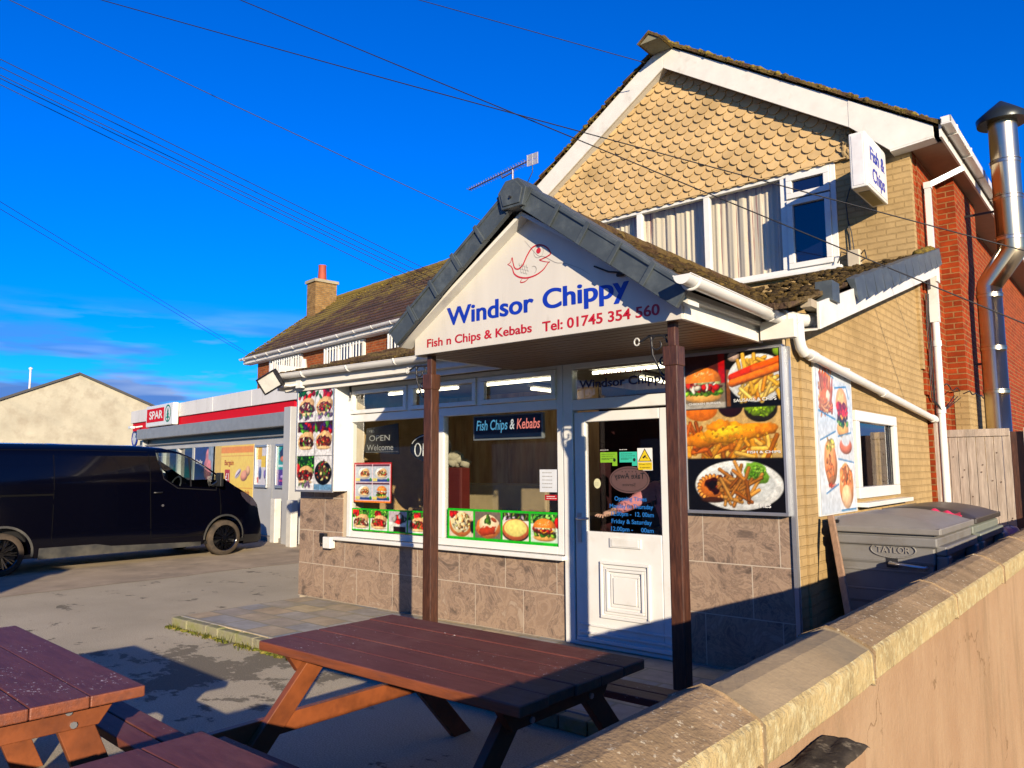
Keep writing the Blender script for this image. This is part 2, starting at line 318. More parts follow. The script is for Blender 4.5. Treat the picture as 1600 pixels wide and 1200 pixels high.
# ------------------------------------------------------------------ printed pictures, painted in code onto a fine grid of vertices
RNG = np.random.RandomState(7)
def vnoise(h, w_, s, seed=0):
    r = np.random.RandomState(seed); a = r.rand(int(h/s)+3, int(w_/s)+3); y = np.arange(h)/s; x = np.arange(w_)/s
    yi = y.astype(int); xi = x.astype(int); fy = (y-yi)[:, None]; fx = (x-xi)[None, :]; fy = fy*fy*(3-2*fy); fx = fx*fx*(3-2*fx)
    A = a[yi][:, xi]; B = a[yi][:, xi+1]; C = a[yi+1][:, xi]; D = a[yi+1][:, xi+1]
    return A*(1-fy)*(1-fx)+B*(1-fy)*fx+C*fy*(1-fx)+D*fy*fx
class Canvas:
    def __init__(s, W, H, bg=(.9, .9, .9), res=150):
        s.W = W; s.H = H; s.nx = max(4, int(W*res)); s.ny = max(4, int(H*res)); s.a = np.zeros((s.ny, s.nx, 3)); s.a[:] = bg
        s.X, s.Y = np.meshgrid((np.arange(s.nx)+.5)/s.nx*W, (np.arange(s.ny)+.5)/s.ny*H); s.px = W/s.nx; s.k = 1
    def put(s, m, c): s.a = s.a*(1-m[..., None])+np.array(c)*m[..., None] if np.ndim(c) == 1 else s.a*(1-m[..., None])+c*m[..., None]
    def rect(s, x0, x1, y0, y1, c):
        e = s.px; m = np.clip((s.X-x0)/e+.5, 0, 1)*np.clip((x1-s.X)/e+.5, 0, 1)*np.clip((s.Y-y0)/e+.5, 0, 1)*np.clip((y1-s.Y)/e+.5, 0, 1); s.put(m, c)
    def ell(s, cx, cy, rx, ry, c, rot=0, shade=.35, wob=0., clip=None, seed=None):
        cr, sr = math.cos(rot), math.sin(rot); dx = s.X-cx; dy = s.Y-cy; u = (dx*cr+dy*sr)/rx; v = (-dx*sr+dy*cr)/ry
        r = np.sqrt(u*u+v*v)
        if wob: s.k += 1; r = r*(1+wob*(vnoise(s.ny, s.nx, max(2, min(rx, ry)/s.px*.5), s.k if seed is None else seed)-.5)*2)
        m = np.clip((1-r)*min(rx, ry)/s.px+.5, 0, 1)
        if clip is not None: m = m*clip
        if shade:
            lum = 1+shade*(v*.6-u*.2-r*r*.8+.25); col = np.clip(np.array(c)[None, None, :]*lum[..., None], 0, 1); s.put(m, col)
        else: s.put(m, c)
        return m
    def bar(s, x0, y0, x1, y1, wd, c, shade=.5, clip=None):
        dx, dy = x1-x0, y1-y0; L = math.hypot(dx, dy)+1e-6; t = np.clip(((s.X-x0)*dx+(s.Y-y0)*dy)/L/L, 0, 1)
        px = s.X-(x0+t*dx); py = s.Y-(y0+t*dy); d = np.sqrt(px*px+py*py); m = np.clip((wd/2-d)/s.px+.5, 0, 1)
        if clip is not None: m = m*clip
        lum = 1+shade*(py/(wd/2)*.6-(d/(wd/2))**2*.5+.15); s.put(m, np.clip(np.array(c)*lum[..., None], 0, 1))
    def poly(s, pts, c):
        m = np.ones_like(s.X); n = len(pts); ar = sum(pts[i][0]*pts[(i+1) % n][1]-pts[(i+1) % n][0]*pts[i][1] for i in range(n)); sg = 1 if ar > 0 else -1
        for i in range(n):
            (x0, y0), (x1, y1) = pts[i], pts[(i+1) % n]; L = math.hypot(x1-x0, y1-y0)
            m = np.minimum(m, np.clip(sg*((x1-x0)*(s.Y-y0)-(y1-y0)*(s.X-x0))/L/s.px+.5, 0, 1))
        s.put(m, c)
    def grain(s, amt, sc=2, box=None):
        s.k += 1; n = (vnoise(s.ny, s.nx, sc, s.k)-.5)*2*amt; m = np.ones_like(s.X)
        if box: m = (s.X > box[0])*(s.X < box[1])*(s.Y > box[2])*(s.Y < box[3])
        s.a = np.clip(s.a*(1+(n*m)[..., None]), 0, 1)
    def inbox(s, x0, x1, y0, y1): return ((s.X > x0)*(s.X < x1)*(s.Y > y0)*(s.Y < y1)).astype(float)
    def oval(s, cx, cy, rx, ry): return (((s.X-cx)/rx)**2+((s.Y-cy)/ry)**2 < 1).astype(float)
    # --- foods
    def chips(s, cx, cy, rx, ry, n, L=.1, wd=.022, c=((.95, .66, .18), (.86, .50, .10), (.98, .78, .34)), clip=None, ang=None):
        for i in range(n):
            a = RNG.uniform(0, math.pi) if ang is None else RNG.normal(ang, .3); t = RNG.uniform(0, 6.28); q = math.sqrt(RNG.rand())
            x = cx+rx*q*math.cos(t); y = cy+ry*q*math.sin(t); l = L*RNG.uniform(.6, 1.1)/2
            col = np.array(c[RNG.randint(len(c))])*RNG.uniform(.75, 1.05); s.bar(x-l*math.cos(a), y-l*math.sin(a), x+l*math.cos(a), y+l*math.sin(a), wd*RNG.uniform(.8, 1.0)*1.18, col*.62, 0, clip); s.bar(x-l*math.cos(a), y-l*math.sin(a), x+l*math.cos(a), y+l*math.sin(a), wd*RNG.uniform(.7, 1.1), col, .5, clip)
    def bits(s, cx, cy, rx, ry, n, r, cols, clip=None, shade=.6):
        for i in range(n):
            t = RNG.uniform(0, 6.28); q = math.sqrt(RNG.rand()); c = np.array(cols[RNG.randint(len(cols))])*RNG.uniform(.6, 1.15)
            s.ell(cx+rx*q*math.cos(t), cy+ry*q*math.sin(t), r*RNG.uniform(.5, 1.3), r*RNG.uniform(.35, .9), np.clip(c, 0, 1), RNG.uniform(0, 3), shade, clip=clip)
    def burger(s, cx, cy, w_, h, clip=None, cheese=True, pale=False):
        G = ((.30, .55, .06), (.5, .72, .15), (.16, .4, .05)); b = (.90, .50, .14) if not pale else (.95, .66, .4)
        s.ell(cx, cy-h*.34, w_*.46, h*.16, (.93, .68, .34), clip=clip)
        s.bits(cx, cy-h*.22, w_*.5, h*.06, 22, w_*.09, G, clip)
        s.ell(cx, cy-h*.10, w_*.47, h*.11, (.32, .13, .04), clip=clip, wob=.25)
        if cheese: s.poly([(cx-w_*.3, cy-h*.02), (cx+w_*.28, cy-h*.02), (cx-w_*.02, cy-h*.17)], (.98, .66, .08)); s.poly([(cx+w_*.1, cy-h*.02), (cx+w_*.45, cy-h*.02), (cx+w_*.27, cy-h*.14)], (.98, .70, .12))
        s.bits(cx, cy+h*.01, w_*.42, h*.04, 9, w_*.12, ((.8, .09, .04), (.9, .16, .08)), clip)
        s.bits(cx, cy+h*.06, w_*.42, h*.03, 12, w_*.09, ((.95, .93, .82), (.85, .9, .6)), clip)
        top = s.inbox(-9, 9, cy+h*.06, 9); top = top if clip is None else top*clip
        s.ell(cx, cy+h*.08, w_*.47, h*.36, b, clip=top, shade=.5)
        s.bits(cx, cy+h*.26, w_*.3, h*.12, 26, w_*.016, ((1, .9, .65),), top, 0)
    def kebab(s, cx, cy, w_, h, clip=None, meat=((.45, .14, .06), (.62, .2, .08), (.3, .08, .04))):
        s.ell(cx, cy, w_*.48, h*.42, (.90, .72, .48), .25, clip=clip, wob=.06)
        s.ell(cx+w_*.02, cy-h*.09, w_*.44, h*.29, (.35, .12, .06), -.1, clip=clip, wob=.2)
        s.bits(cx, cy-h*.08, w_*.38, h*.22, 40, w_*.07, meat+((.85, .10, .05), (.92, .85, .7), (.35, .6, .1)), clip)
        s.ell(cx, cy-h*.36, w_*.40, h*.09, (.93, .78, .55), clip=clip)
    def salad(s, x0, x1, y0, y1, n=60, cols=((.12, .45, .05), (.3, .65, .1), (.05, .25, .03))):
        cl = s.inbox(x0, x1, y0, y1); s.rect(x0, x1, y0, y1, (.05, .2, .03))
        for i in range(n): c = np.array(cols[RNG.randint(len(cols))])*RNG.uniform(.6, 1.2); s.ell(RNG.uniform(x0, x1), RNG.uniform(y0, y1), RNG.uniform(.012, .035), RNG.uniform(.008, .02), np.clip(c, 0, 1), RNG.uniform(0, 3), .7, .3, cl)
    def build(s, name, parent, O, U, V, lift=.002, mat=None, local=False, **tg):
        U = Vector(U).normalized(); V = Vector(V).normalized(); N = U.cross(V); O = Vector(O)+N*lift
        F = FR[parent.name] if parent is not None else Matrix.Translation(O); inv = Matrix() if local else F.inverted()
        ny, nx = s.ny, s.nx; O2 = inv @ O; U2 = inv.to_3x3() @ U; V2 = inv.to_3x3() @ V
        xs = np.linspace(0, s.W, nx); ys = np.linspace(0, s.H, ny); XX, YY = np.meshgrid(xs, ys)
        co = np.array(O2)[None, None, :]+XX[..., None]*np.array(U2)+YY[..., None]*np.array(V2)
        me = bpy.data.meshes.new(name); me.vertices.add(nx*ny); me.vertices.foreach_set('co', co.reshape(-1).astype(np.float32))
        i, j = np.meshgrid(np.arange(nx-1), np.arange(ny-1)); a = (j*nx+i).reshape(-1); q = np.stack([a, a+1, a+nx+1, a+nx], 1).reshape(-1)
        nf = (nx-1)*(ny-1); me.loops.add(nf*4); me.loops.foreach_set('vertex_index', q.astype(np.int32)); me.polygons.add(nf)
        me.polygons.foreach_set('loop_start', np.arange(0, nf*4, 4, dtype=np.int32)); me.update(calc_edges=True); me.validate()
        at = me.color_attributes.new('art', 'FLOAT_COLOR', 'POINT'); c = np.clip(s.a, 0, 1); c = np.where(c < .04045, c/12.92, ((c+.055)/1.055)**2.4)
        at.data.foreach_set('color', np.concatenate([c, np.ones((ny, nx, 1))], 2).reshape(-1).astype(np.float32))
        me.materials.append(mat or PRINT); o = link(bpy.data.objects.new(name, me))
        if parent is not None: o.parent = parent
        else: o.location = O
        FR[o.name] = F
        if tg: tag(o, **tg)
        return o
X, Y, Z = (1, 0, 0), (0, 1, 0), (0, 0, 1)

# ================================================================== THE SETTING
def tarmac():
    t = NT('worn_tarmac'); t.set(Roughness=.9); t.b.inputs['Specular IOR Level'].default_value = .15
    n1 = t.noise(.55, 10, .62); n2 = t.noise(1.9, 12, .68, stretch=(1, 1.3, 1)); n3 = t.noise(95, 3, .75); n4 = t.noise(3.2, 8, .7, stretch=(1.6, .5, 1))
    base = t.mix(t.rng(n1.outputs[0], .35, .65), (.50, .44, .31), (.64, .56, .40))
    dd = t.n("ShaderNodeVectorMath", operation='DISTANCE'); dd.inputs[1].default_value = (-6.2, 3.5, 0); mpd = t.n("ShaderNodeMapping"); mpd.inputs['Scale'].default_value = (1, 1.2, 1); t.l(t.tc.outputs['Object'], dd.inputs[0])
    near = t.rng(dd.outputs['Value'], .4, 2.0, .085, -.055); sm = t.n("ShaderNodeMath", operation='ADD'); t.l(n2.outputs[0], sm.inputs[0]); t.l(near, sm.inputs[1]); damp = t.rng(sm.outputs[0], .55, .575); c = t.mix(damp, base, (.25, .22, .155)); c = t.mix(t.rng(n4.outputs[0], .66, .69), c, (.05, .047, .04))
    f = t.rng(n3.outputs[0], .3, .7, .62, 1.38); v = t.n("ShaderNodeCombineXYZ"); [t.l(f, v.inputs[i]) for i in range(3)]
    c = t.mix(1., c, v.outputs[0], 'MULTIPLY')
    vo = t.n("ShaderNodeTexVoronoi", i_Scale=5.); t.l(t.tc.outputs['Object'], vo.inputs['Vector'])
    c = t.mix(t.rng(vo.outputs['Distance'], .045, .03), c, (.55, .53, .47)); t.col(c)
    t.bump(n3.outputs[0], .5, .006); return t.m
tm = tarmac()
MB(tm).grid(lambda u, v: (-150+300*u, -150+300*v, 0), 4, 4, False).build('ground', kind='structure')
conc = M('pale_concrete', (.52, .42, .29), .9, var=.2, vs=1.6, bump=.5, bs=70, c2=(.30, .25, .18), cs=1.1, ca=.5, cb=.75, bd=.006)
rd = random.Random(3)
ed = [(-11.75+rd.uniform(-.05, .05), y) for y in np.arange(-12, 11.01, .5)]
MB(conc).add([(x, y, .004) for x, y in ed]+[(-45, 11, .004), (-45, -12, .004)], [tuple(range(len(ed)+2))]).build('pavement', kind='structure')

# raised slab terrace in front of the shop
def flag_mat():
    t = NT('riven_paving'); t.set(Roughness=.8)
    br = t.n("ShaderNodeTexBrick", i_Color1=(.0, .0, .0, 1), i_Color2=(1, 1, 1, 1), i_Mortar=(.5, .5, .5, 1), i_Scale=1., i_Mortar_Size=.012, i_Brick_Width=.45, i_Row_Height=.3, offset=.37)
    t.l(t.tc.outputs['UV'], br.inputs['Vector'])
    g = t.n("ShaderNodeSeparateColor"); t.l(br.outputs[0], g.inputs[0]); r = t.n("ShaderNodeValToRGB"); t.l(g.outputs[0], r.inputs[0])
    e = r.color_ramp.elements; e[0].position = 0; e[0].color = (.27, .29, .31, 1); e[1].position = 1; e[1].color = (.62, .49, .27, 1)
    for p, c in ((.25, (.40, .38, .33, 1)), (.5, (.50, .39, .23, 1)), (.75, (.33, .33, .32, 1))): x = e.new(p); x.color = c
    n = t.noise(5, 8, .65); f = t.rng(n.outputs[0], .3, .7, .7, 1.25); v = t.n("ShaderNodeCombineXYZ"); [t.l(f, v.inputs[i]) for i in range(3)]
    c = t.mix(1., r.outputs[0], v.outputs[0], 'MULTIPLY'); c = t.mix(br.outputs['Fac'], c, (.30, .27, .17))
    n5 = t.noise(.8, 6, .7); c = t.mix(t.rng(n5.outputs[0], .5, .7, 0, .6), c, (.33, .29, .10)); t.col(c); t.bump(n.outputs[0], .3, .01); return t.m
stone = M('kerb_stone', (.33, .31, .21), .9, var=.3, bump=.7, bs=30, c2=(.22, .24, .07), cs=6, ca=.45, cb=.65, bd=.01)
fm = flag_mat()
MB(fm, stone).box(-8.12, -1.1, 4.17, 5.76, .0, .1).build('terrace', kind='structure', bevel=.008)
k = MB(stone); rk = random.Random(5); x = -8.14
while x < -1.3:
    L = rk.uniform(.22, .4); k.box(x, x+L-.008, 4.07+rk.uniform(-.008, .008), 4.166, 0, .098+rk.uniform(-.006, .002)); x += L
k.build('kerb', kind='structure', bevel=.012)
# weeds along the kerb foot
gm = M('kerb_weed', (.10, .12, .015), .8, var=.6, vs=20, bump=0, c2=(.30, .24, .05), cs=12)
g = MB(gm); rg = random.Random(11)
for i in range(300):
    x = -8.15+2.2*rg.random()**1.1+.0; x += .12*math.sin(9*x)+.05*math.sin(31*x); y = 4.06-abs(rg.gauss(0, .035)); h = rg.uniform(.01, .06)*(1.5 if -7.2 < x < -6.9 else 1); a = rg.uniform(0, 6.28); l = rg.uniform(.01, .05)
    dx, dy = math.cos(a)*.006, math.sin(a)*.006; g.add([(x-dx, y-dy, 0), (x+dx, y+dy, 0), (x+math.sin(a)*l, y-math.cos(a)*l, h)], [(0, 1, 2)])
for i in range(60):
    x = -8.15+2.1*rg.random(); g.blob((x, 4.045+rg.uniform(-.02, .02), .006), rg.uniform(.012, .035), i, .45, 6)
g.build('weeds', kind='stuff', label='yellow green weeds and moss growing at the foot of the terrace kerb')

# ================================================================== THE SHOP
GY = 5.765
shop = thing('takeaway_building', 'two storey tan painted chip shop with a gabled porch and fish scale hung tiles', 'building', (-5.2, GY, 0))
tile = (lambda: None)
def tile_mat():
    t = NT('stone_look_tile'); t.set(Roughness=.38)
    br = t.n("ShaderNodeTexBrick", i_Color1=(0, 0, 0, 1), i_Color2=(1, 1, 1, 1), i_Mortar=(.5, .5, .5, 1), i_Scale=1., i_Mortar_Size=.004, i_Mortar_Smooth=.1, i_Brick_Width=.62, i_Row_Height=.40, offset=.36)
    mp = t.n("ShaderNodeMapping"); mp.inputs['Location'].default_value = (.12, .30, 0); t.l(t.tc.outputs['UV'], mp.inputs[0]); t.l(mp.outputs[0], br.inputs['Vector'])
    # each tile shifts the marbling, so neighbouring tiles never match
    sc = t.n("ShaderNodeVectorMath", operation='SCALE'); sc.inputs['Scale'].default_value = 37; t.l(br.outputs[0], sc.inputs[0])
    ad = t.n("ShaderNodeVectorMath", operation='ADD'); t.l(sc.outputs[0], ad.inputs[0]); t.l(t.tc.outputs['UV'], ad.inputs[1])
    n = t.n("ShaderNodeTexNoise", i_Scale=3.4, i_Detail=11, i_Roughness=.68, i_Distortion=1.0); t.l(ad.outputs[0], n.inputs['Vector'])
    r = t.n("ShaderNodeValToRGB"); t.l(n.outputs[0], r.inputs[0]); e = r.color_ramp.elements
    e[0].position = .30; e[0].color = (.10, .075, .058, 1); e[1].position = .76; e[1].color = (.44, .33, .235, 1)
    for p, c in ((.39, (.20, .145, .11, 1)), (.455, (.40, .28, .20, 1)), (.485, (.24, .17, .125, 1)), (.53, (.43, .31, .22, 1)), (.60, (.32, .22, .155, 1)), (.66, (.46, .36, .27, 1))): x = e.new(p); x.color = c
    t.col(t.mix(br.outputs['Fac'], r.outputs[0], (.58, .50, .40))); t.bump(n.outputs[0], .12, .004); return t.m
TM = tile_mat()
cream = M('cream_render', (.60, .50, .36), .8, var=.1, bump=.2, c2=(.42, .33, .22), cs=2, ca=.55, cb=.8)
interior_m = M('brown_interior_board', (.62, .36, .15), .6, var=.4, vs=2, bump=.05, stretch=(4, 4, .7), c2=(.85, .62, .32), cs=1.2)
# front wall (with the window and door openings left free)
b = MB(cream)
b.box(-8.30, -4.20, GY+.012, 6.0, 0, .83); b.box(-8.30, -7.36, GY+.012, 6.0, .83, 2.80); b.box(-2.995, -2.33, GY+.012, 6.0, 0, 2.80); b.box(-2.33, -2.13, GY+.012, GY+.06, 0, 2.80)
b.box(-7.36, -2.995, GY+.012, 6.0, 2.62, 2.80); b.build('front_wall', shop)
b = MB(TM); b.box(-8.31, -4.20, GY-.001, GY+.012, .1, .83); b.box(-8.31, -7.46, GY-.001, GY+.012, .83, 1.5); b.box(-2.99, -2.105, GY-.001, GY+.012, .1, 1.28)
b.build('tile_cladding', shop)
b = MB(alu, white); b.box(-2.118, -2.086, GY-.02, GY+.02, .1, 2.56); b.cur = 1; b.box(-2.102, -2.09, GY+.02, GY+.036, .1, 2.56)
b.build('corner_trim', shop)
# side wall, painted brick, opening for the side window
def zr(y): return 2.80+.29*(y-5.45)
b = MB(tan_brick); S = -2.10; T = S-.22
b.prism([(6.0, 0), (7.37, 0), (7.37, zr(7.37)-.06), (6.0, zr(6.0)-.06)], 'x', T, S); b.prism([(8.70, 0), (10.3, 0), (10.3, zr(10.3)-.1), (8.70, zr(8.70)-.06)], 'x', T, S)
b.box(T, S, 7.37, 8.70, 0, 1.37); b.prism([(7.37, 2.13), (8.70, 2.13), (8.70, zr(8.70)-.06), (7.37, zr(7.37)-.06)], 'x', T, S)
b.box(T+.2, S, GY+.037, 6.0, 0, 2.66); b.build('side_wall', shop)
MB(tan_brick).box(S+.001, S+.018, 5.99, 6.17, 0, 2.55).build('wall_pilaster', shop)
# side window
sw = MB(white); y0, y1, z0, z1 = 7.33, 8.74, 1.36, 2.16; f = .10
for a in ((y0, y1, z0, z0+f), (y0, y1, z1-f, z1), (y0, y0+f, z0+f, z1-f), (y1-f, y1, z0+f, z1-f)): sw.box(S-.06, S+.03, *a)
sw = sw.build('side_window', shop, bevel=.008)
MB(glass).add([(S-.02, y0+f, z0+f), (S-.02, y1-f, z0+f), (S-.02, y1-f, z1-f), (S-.02, y0+f, z1-f)], [(0, 1, 2, 3)]).build('pane', sw)
MB(white).box(S-.02, S+.10, 7.30, 8.95, 1.285, 1.325).build('sill', sw, bevel=.006)
MB(black).box(S-.015, S-.005, y1-f-.10, y1-f-.075, z0+f, z1-f).box(S-.015, S-.005, y1-f-.03, y1-f-.015, z0+f, z1-f).build('mullion', sw)
# interior shell
wallin = M('tan_interior_wall', (.6, .40, .18), .8, var=.2, bump=.05)
b = MB(interior_m, wallin); b.box(-8.2, -2.4, 8.3, 8.36, .1, 2.7)
b.cur = 1; b.box(-8.26, -8.2, 6.0, 8.3, .1, 2.7); b.box(-2.46, -2.4, 6.0, 7.0, .1, 2.7); b.box(-8.2, -2.4, 6.0, 10.0, .05, .1)
b.build('interior_wall', shop)
MB(M('maroon_shade_sheet', (.035, .010, .012), .8, c2=(.10, .012, .02), cs=1.5, ca=.5, cb=.7)).box(-4.15, -2.47, 6.95, 7.0, .1, 2.45).box(-4.17, -4.13, 6.3, 6.95, .1, 2.45).build('door_shade_sheet', shop)  # dark sheet added so the room behind the door glass looks unlit
MB(M('dim_back_wall', (.10, .07, .045), .9)).box(-8.2, -2.33, 10.0, 10.06, 0, 2.85).build('back_wall', shop)
MB(M('ceiling_white', (.45, .42, .36), .8)).box(-8.25, -2.35, 6.0, 10.05, 2.70, 2.76).build('interior_ceiling', shop)
b = MB(M('counter_steel', (.6, .48, .28), .4, .3)); b.box(-7.9, -4.9, 7.2, 7.75, .1, 1.12); b.box(-7.5, -5.6, 7.3, 7.7, 1.12, 1.45); b.build('counter', shop, bevel=.02)
b = MB(interior_m)
for x in (-7.0, -6.1, -5.45, -4.95, -4.3): b.box(x, x+.03, 8.26, 8.30, .1, 2.6)
build_each(b, 'wall_batten', shop)
# porch front windows: one frame, panes, sill
fw = MB(white)
X0, X1, ZB, ZT, TR = -7.36, -4.20, .86, 2.62, 2.24; d0, d1 = GY-.02, GY+.06
fw.box(X0, X0+.07, d0, d1, ZB, ZT).box(X1-.07, X1, d0, d1, ZB, ZT).box(X0+.07, X1-.07, d0, d1, ZB, ZB+.07).box(X0+.07, X1-.07, d0, d1, ZT-.05, ZT)
fw.box(X0+.07, X1-.07, d0, d1, TR-.045, TR+.045).box(-5.86, -5.76, d0-.001, d1, ZB+.07, TR-.045)
for x in (-6.29, -5.245): fw.box(x-.035, x+.035, d0-.001, d1, TR+.045, ZT-.05)
for a, c in ((X0+.07, -6.325), (-6.255, -5.28), (-5.21, X1-.07)):     # opening top lights
    z0, z1 = TR+.05, ZT-.055
    for q in ((a, c, z0, z0+.045), (a, c, z1-.045, z1), (a, a+.05, z0+.045, z1-.045), (c-.05, c, z0+.045, z1-.045)): fw.box(q[0], q[1], d0-.025, d0+.02, q[2], q[3])
fw = fw.build('shop_window', shop, bevel=.006)
for a, c, z0, z1 in ((X0+.12, -6.375, TR+.09, ZT-.10), (-6.205, -5.33, TR+.09, ZT-.10), (-5.16, X1-.12, TR+.09, ZT-.10), (X0+.07, -5.86, ZB+.07, TR-.045), (-5.76, X1-.07, ZB+.07, TR-.045)):
    y = GY+.005; MB(glass).add([(a, y, z0), (c, y, z0), (c, y, z1), (a, y, z1)], [(0, 1, 2, 3)]).build('pane', fw)
MB(white).box(-7.52, -4.17, GY-.09, GY+.0, .815, .855).build('sill', fw, bevel=.008)
# door set
df = MB(white); df.box(-4.19, -4.085, d0-.01, d1, .1, 2.62).box(-3.085, -3.0, d0-.01, d1, .1, 2.62).box(-4.085, -3.085, d0-.01, d1, 2.17, 2.27).box(-4.085, -3.085, d0-.01, d1, 2.55, 2.62).box(-4.085, -3.085, d0-.02, d1, .1, .135)
df = df.build('door_frame', shop, bevel=.006)
MB(glass).add([(-4.085, GY, 2.27), (-3.085, GY, 2.27), (-3.085, GY, 2.55), (-4.085, GY, 2.55)], [(0, 1, 2, 3)]).build('transom_pane', df)
dl = MB(white); a0, a1 = -4.065, -3.105; y0, y1 = GY-.03, GY+.03
dl.box(a0, a0+.115, y0, y1, .14, 2.15).box(a1-.09, a1, y0, y1, .14, 2.15).box(a0+.115, a1-.09, y0, y1, 2.06, 2.15).box(a0+.115, a1-.09, y0, y1, .14, 1.09)
dl = dl.build('door', shop, bevel=.008)
MB(darkglass).add([(a0+.115, GY, 1.09), (a1-.09, GY, 1.09), (a1-.09, GY, 2.06), (a0+.115, GY, 2.06)], [(0, 1, 2, 3)]).build('door_pane', dl)
b = MB(white); px0, px1, pz0, pz1 = -3.80, -3.31, .36, .84
for i, (o, h) in enumerate(((0, .022), (.035, .010), (.06, .020), (.10, .008))):
    q = (px0+o, px1-o, pz0+o, pz1-o); t_ = .022
    b.box(q[0], q[1], y0-h, y0+.001, q[2], q[2]+t_).box(q[0], q[1], y0-h, y0+.001, q[3]-t_, q[3]).box(q[0], q[0]+t_, y0-h, y0+.001, q[2]+t_, q[3]-t_).box(q[1]-t_, q[1], y0-h, y0+.001, q[2]+t_, q[3]-t_)
b.box(px0+.13, px1-.13, y0-.016, y0+.001, pz0+.13, pz1-.13); b.build('raised_panel', dl, bevel=.004)
MB(white).box(a0+.03, a1-.02, y0-.018, y0+.001, .205, .225).box(a0+.03, a1-.02, y0-.014, y0+.001, .275, .29).box(a0+.02, a1, y0-.035, y0+.001, .145, .175).build('weather_bar', dl, bevel=.003)
MB(white).box(-3.70, -3.39, y0-.014, y0+.001, .965, 1.045).box(-3.68, -3.41, y0-.02, y0-.014, .975, 1.035).build('letterbox', dl, bevel=.004)
MB(alu).box(-4.035, -3.995, y0-.012, y0+.001, .99, 1.25).tube([(-4.015, y0-.01, 1.20), (-4.015, y0-.055, 1.20), (-3.98, y0-.06, 1.20), (-3.885, y0-.06, 1.205)], .011, 8).build('handle', dl)
# posts
for x in (-4.655, -2.385):
    py = 4.50; p = MB(darkwood).box(x-.047, x+.047, py-.047, py+.047, .1, 2.40).build('porch_post', shop, bevel=.008)
    MB(darkwood).box(x-.054, x+.054, py-.054, py+.054, 2.31, 2.44).box(x-.028, x+.028, py-.028, py+.028, 2.44, 2.62).build('post_collar', p, bevel=.006)
# porch soffit, side fascias
PL, PR, PF = -4.76, -2.27, 4.42
soff = M('brown_soffit_board', (.21, .115, .055), .5, var=.25, vs=3, bump=.1, stretch=(1, 10, 1))
b = MB(soff)
y = PF
b.box(PL+.01, PR-.02, PF, 5.75, 2.615, 2.63)
while y < 5.7: b.box(PL+.01, PR-.02, y, y+.088, 2.598, 2.612); y += .10
b.build('porch_soffit', shop, bevel=.003)
b = MB(offwhite); b.box(PR-.02, PR+.012, PF, 5.70, 2.595, 2.68).box(PR-.02, PR-.005, PF, 5.74, 2.68, 2.80).box(PR-.005, PR+.04, PF-.02, 5.68, 2.715, 2.745).box(PL-.01, PL+.02, PF, 5.45, 2.595, 2.80)
build_each(b, 'porch_fascia', shop, bevel=.005)
# porch roof: two tiled slopes running back to the main wall, mossy
RX, RZ, EX0, EX1, EZ = -3.505, 3.635, -4.87, -2.15, 2.775
def slope(mb, x0, z0, x1, z1, y0, y1, rows, pitch=.03, th=.03, seed=0, cols=None):
    """tile courses as stepped strips broken into single tiles, uneven"""
    rd = random.Random(seed); n = rows
    for i in range(n):
        a, c = i/n, (i+1.25)/n; c = min(c, 1); xa, za = x0+(x1-x0)*a, z0+(z1-z0)*a; xc, zc = x0+(x1-x0)*c, z0+(z1-z0)*c
        nx, nz = -(z1-z0), (x1-x0); L = math.hypot(nx, nz); nx, nz = nx/L, nz/L
        if nz < 0: nx, nz = -nx, -nz
        y = y0+(.1 if i % 2 else 0)
        ys = [y0]
        while ys[-1] < y1: ys.append(min(y1, (ys[-1]+.2 if len(ys) > 1 or not i % 2 else y0+.1)))
        for q in range(len(ys)-1):
            l = rd.uniform(-.004, .006); h = th+pitch+l
            A = (xa+nx*h, za+nz*h); C = (xc+nx*th*.4, zc+nz*th*.4); B = (xa+nx*l, za+nz*l)
            ya, yc = ys[q]+.002, ys[q+1]-.002
            mb.add([(A[0], ya, A[1]), (A[0], yc, A[1]), (C[0], yc, C[1]), (C[0], ya, C[1]), (B[0], ya, B[1]), (B[0], yc, B[1])], [(0, 1, 2, 3), (0, 4, 5, 1), (0, 3, 4), (1, 5, 2)])
rt = M('mossy_roof_tile', (.10, .058, .03), .95, var=.5, vs=9, bump=.9, bs=35, c2=(.17, .115, .035), cs=3.5, ca=.42, cb=.58, bd=.02)
b = MB(rt); slope(b, EX1, EZ, RX, RZ, 4.40, 9.9, 6, seed=1); slope(b, EX0, EZ, RX, RZ, 4.40, 9.9, 6, seed=2)
for y in np.arange(4.4, 9.8, .42): b.tube([(RX, y, RZ+.01), (RX, y+.41, RZ+.01)], [.085, .078], 10)
b.add([(EX0, 4.42, EZ-.01), (RX, 4.42, RZ-.01), (RX, 9.9, RZ-.01), (EX0, 9.9, EZ-.01)], [(0, 1, 2, 3)]); b.add([(EX1, 4.42, EZ-.01), (RX, 4.42, RZ-.01), (RX, 9.9, RZ-.01), (EX1, 9.9, EZ-.01)], [(3, 2, 1, 0)])
b.build('porch_roof', shop)
rm = random.Random(8); b = MB(mossd)
for i in range(420):
    t_ = rm.random(); x = EX1+(RX-EX1)*t_; z = EZ+(RZ-EZ)*t_+.05; b.blob((x, 4.47+abs(rm.gauss(0, .12)), z), rm.uniform(.012, .034), i, .7, 6)
for i in range(250):
    t_ = rm.random()**2; x = EX1+(RX-EX1)*t_; z = EZ+(RZ-EZ)*t_+.05; b.blob((x, rm.uniform(4.6, 8.5), z), rm.uniform(.02, .05), i, .6, 6)
b.build('moss', shop, kind='stuff')
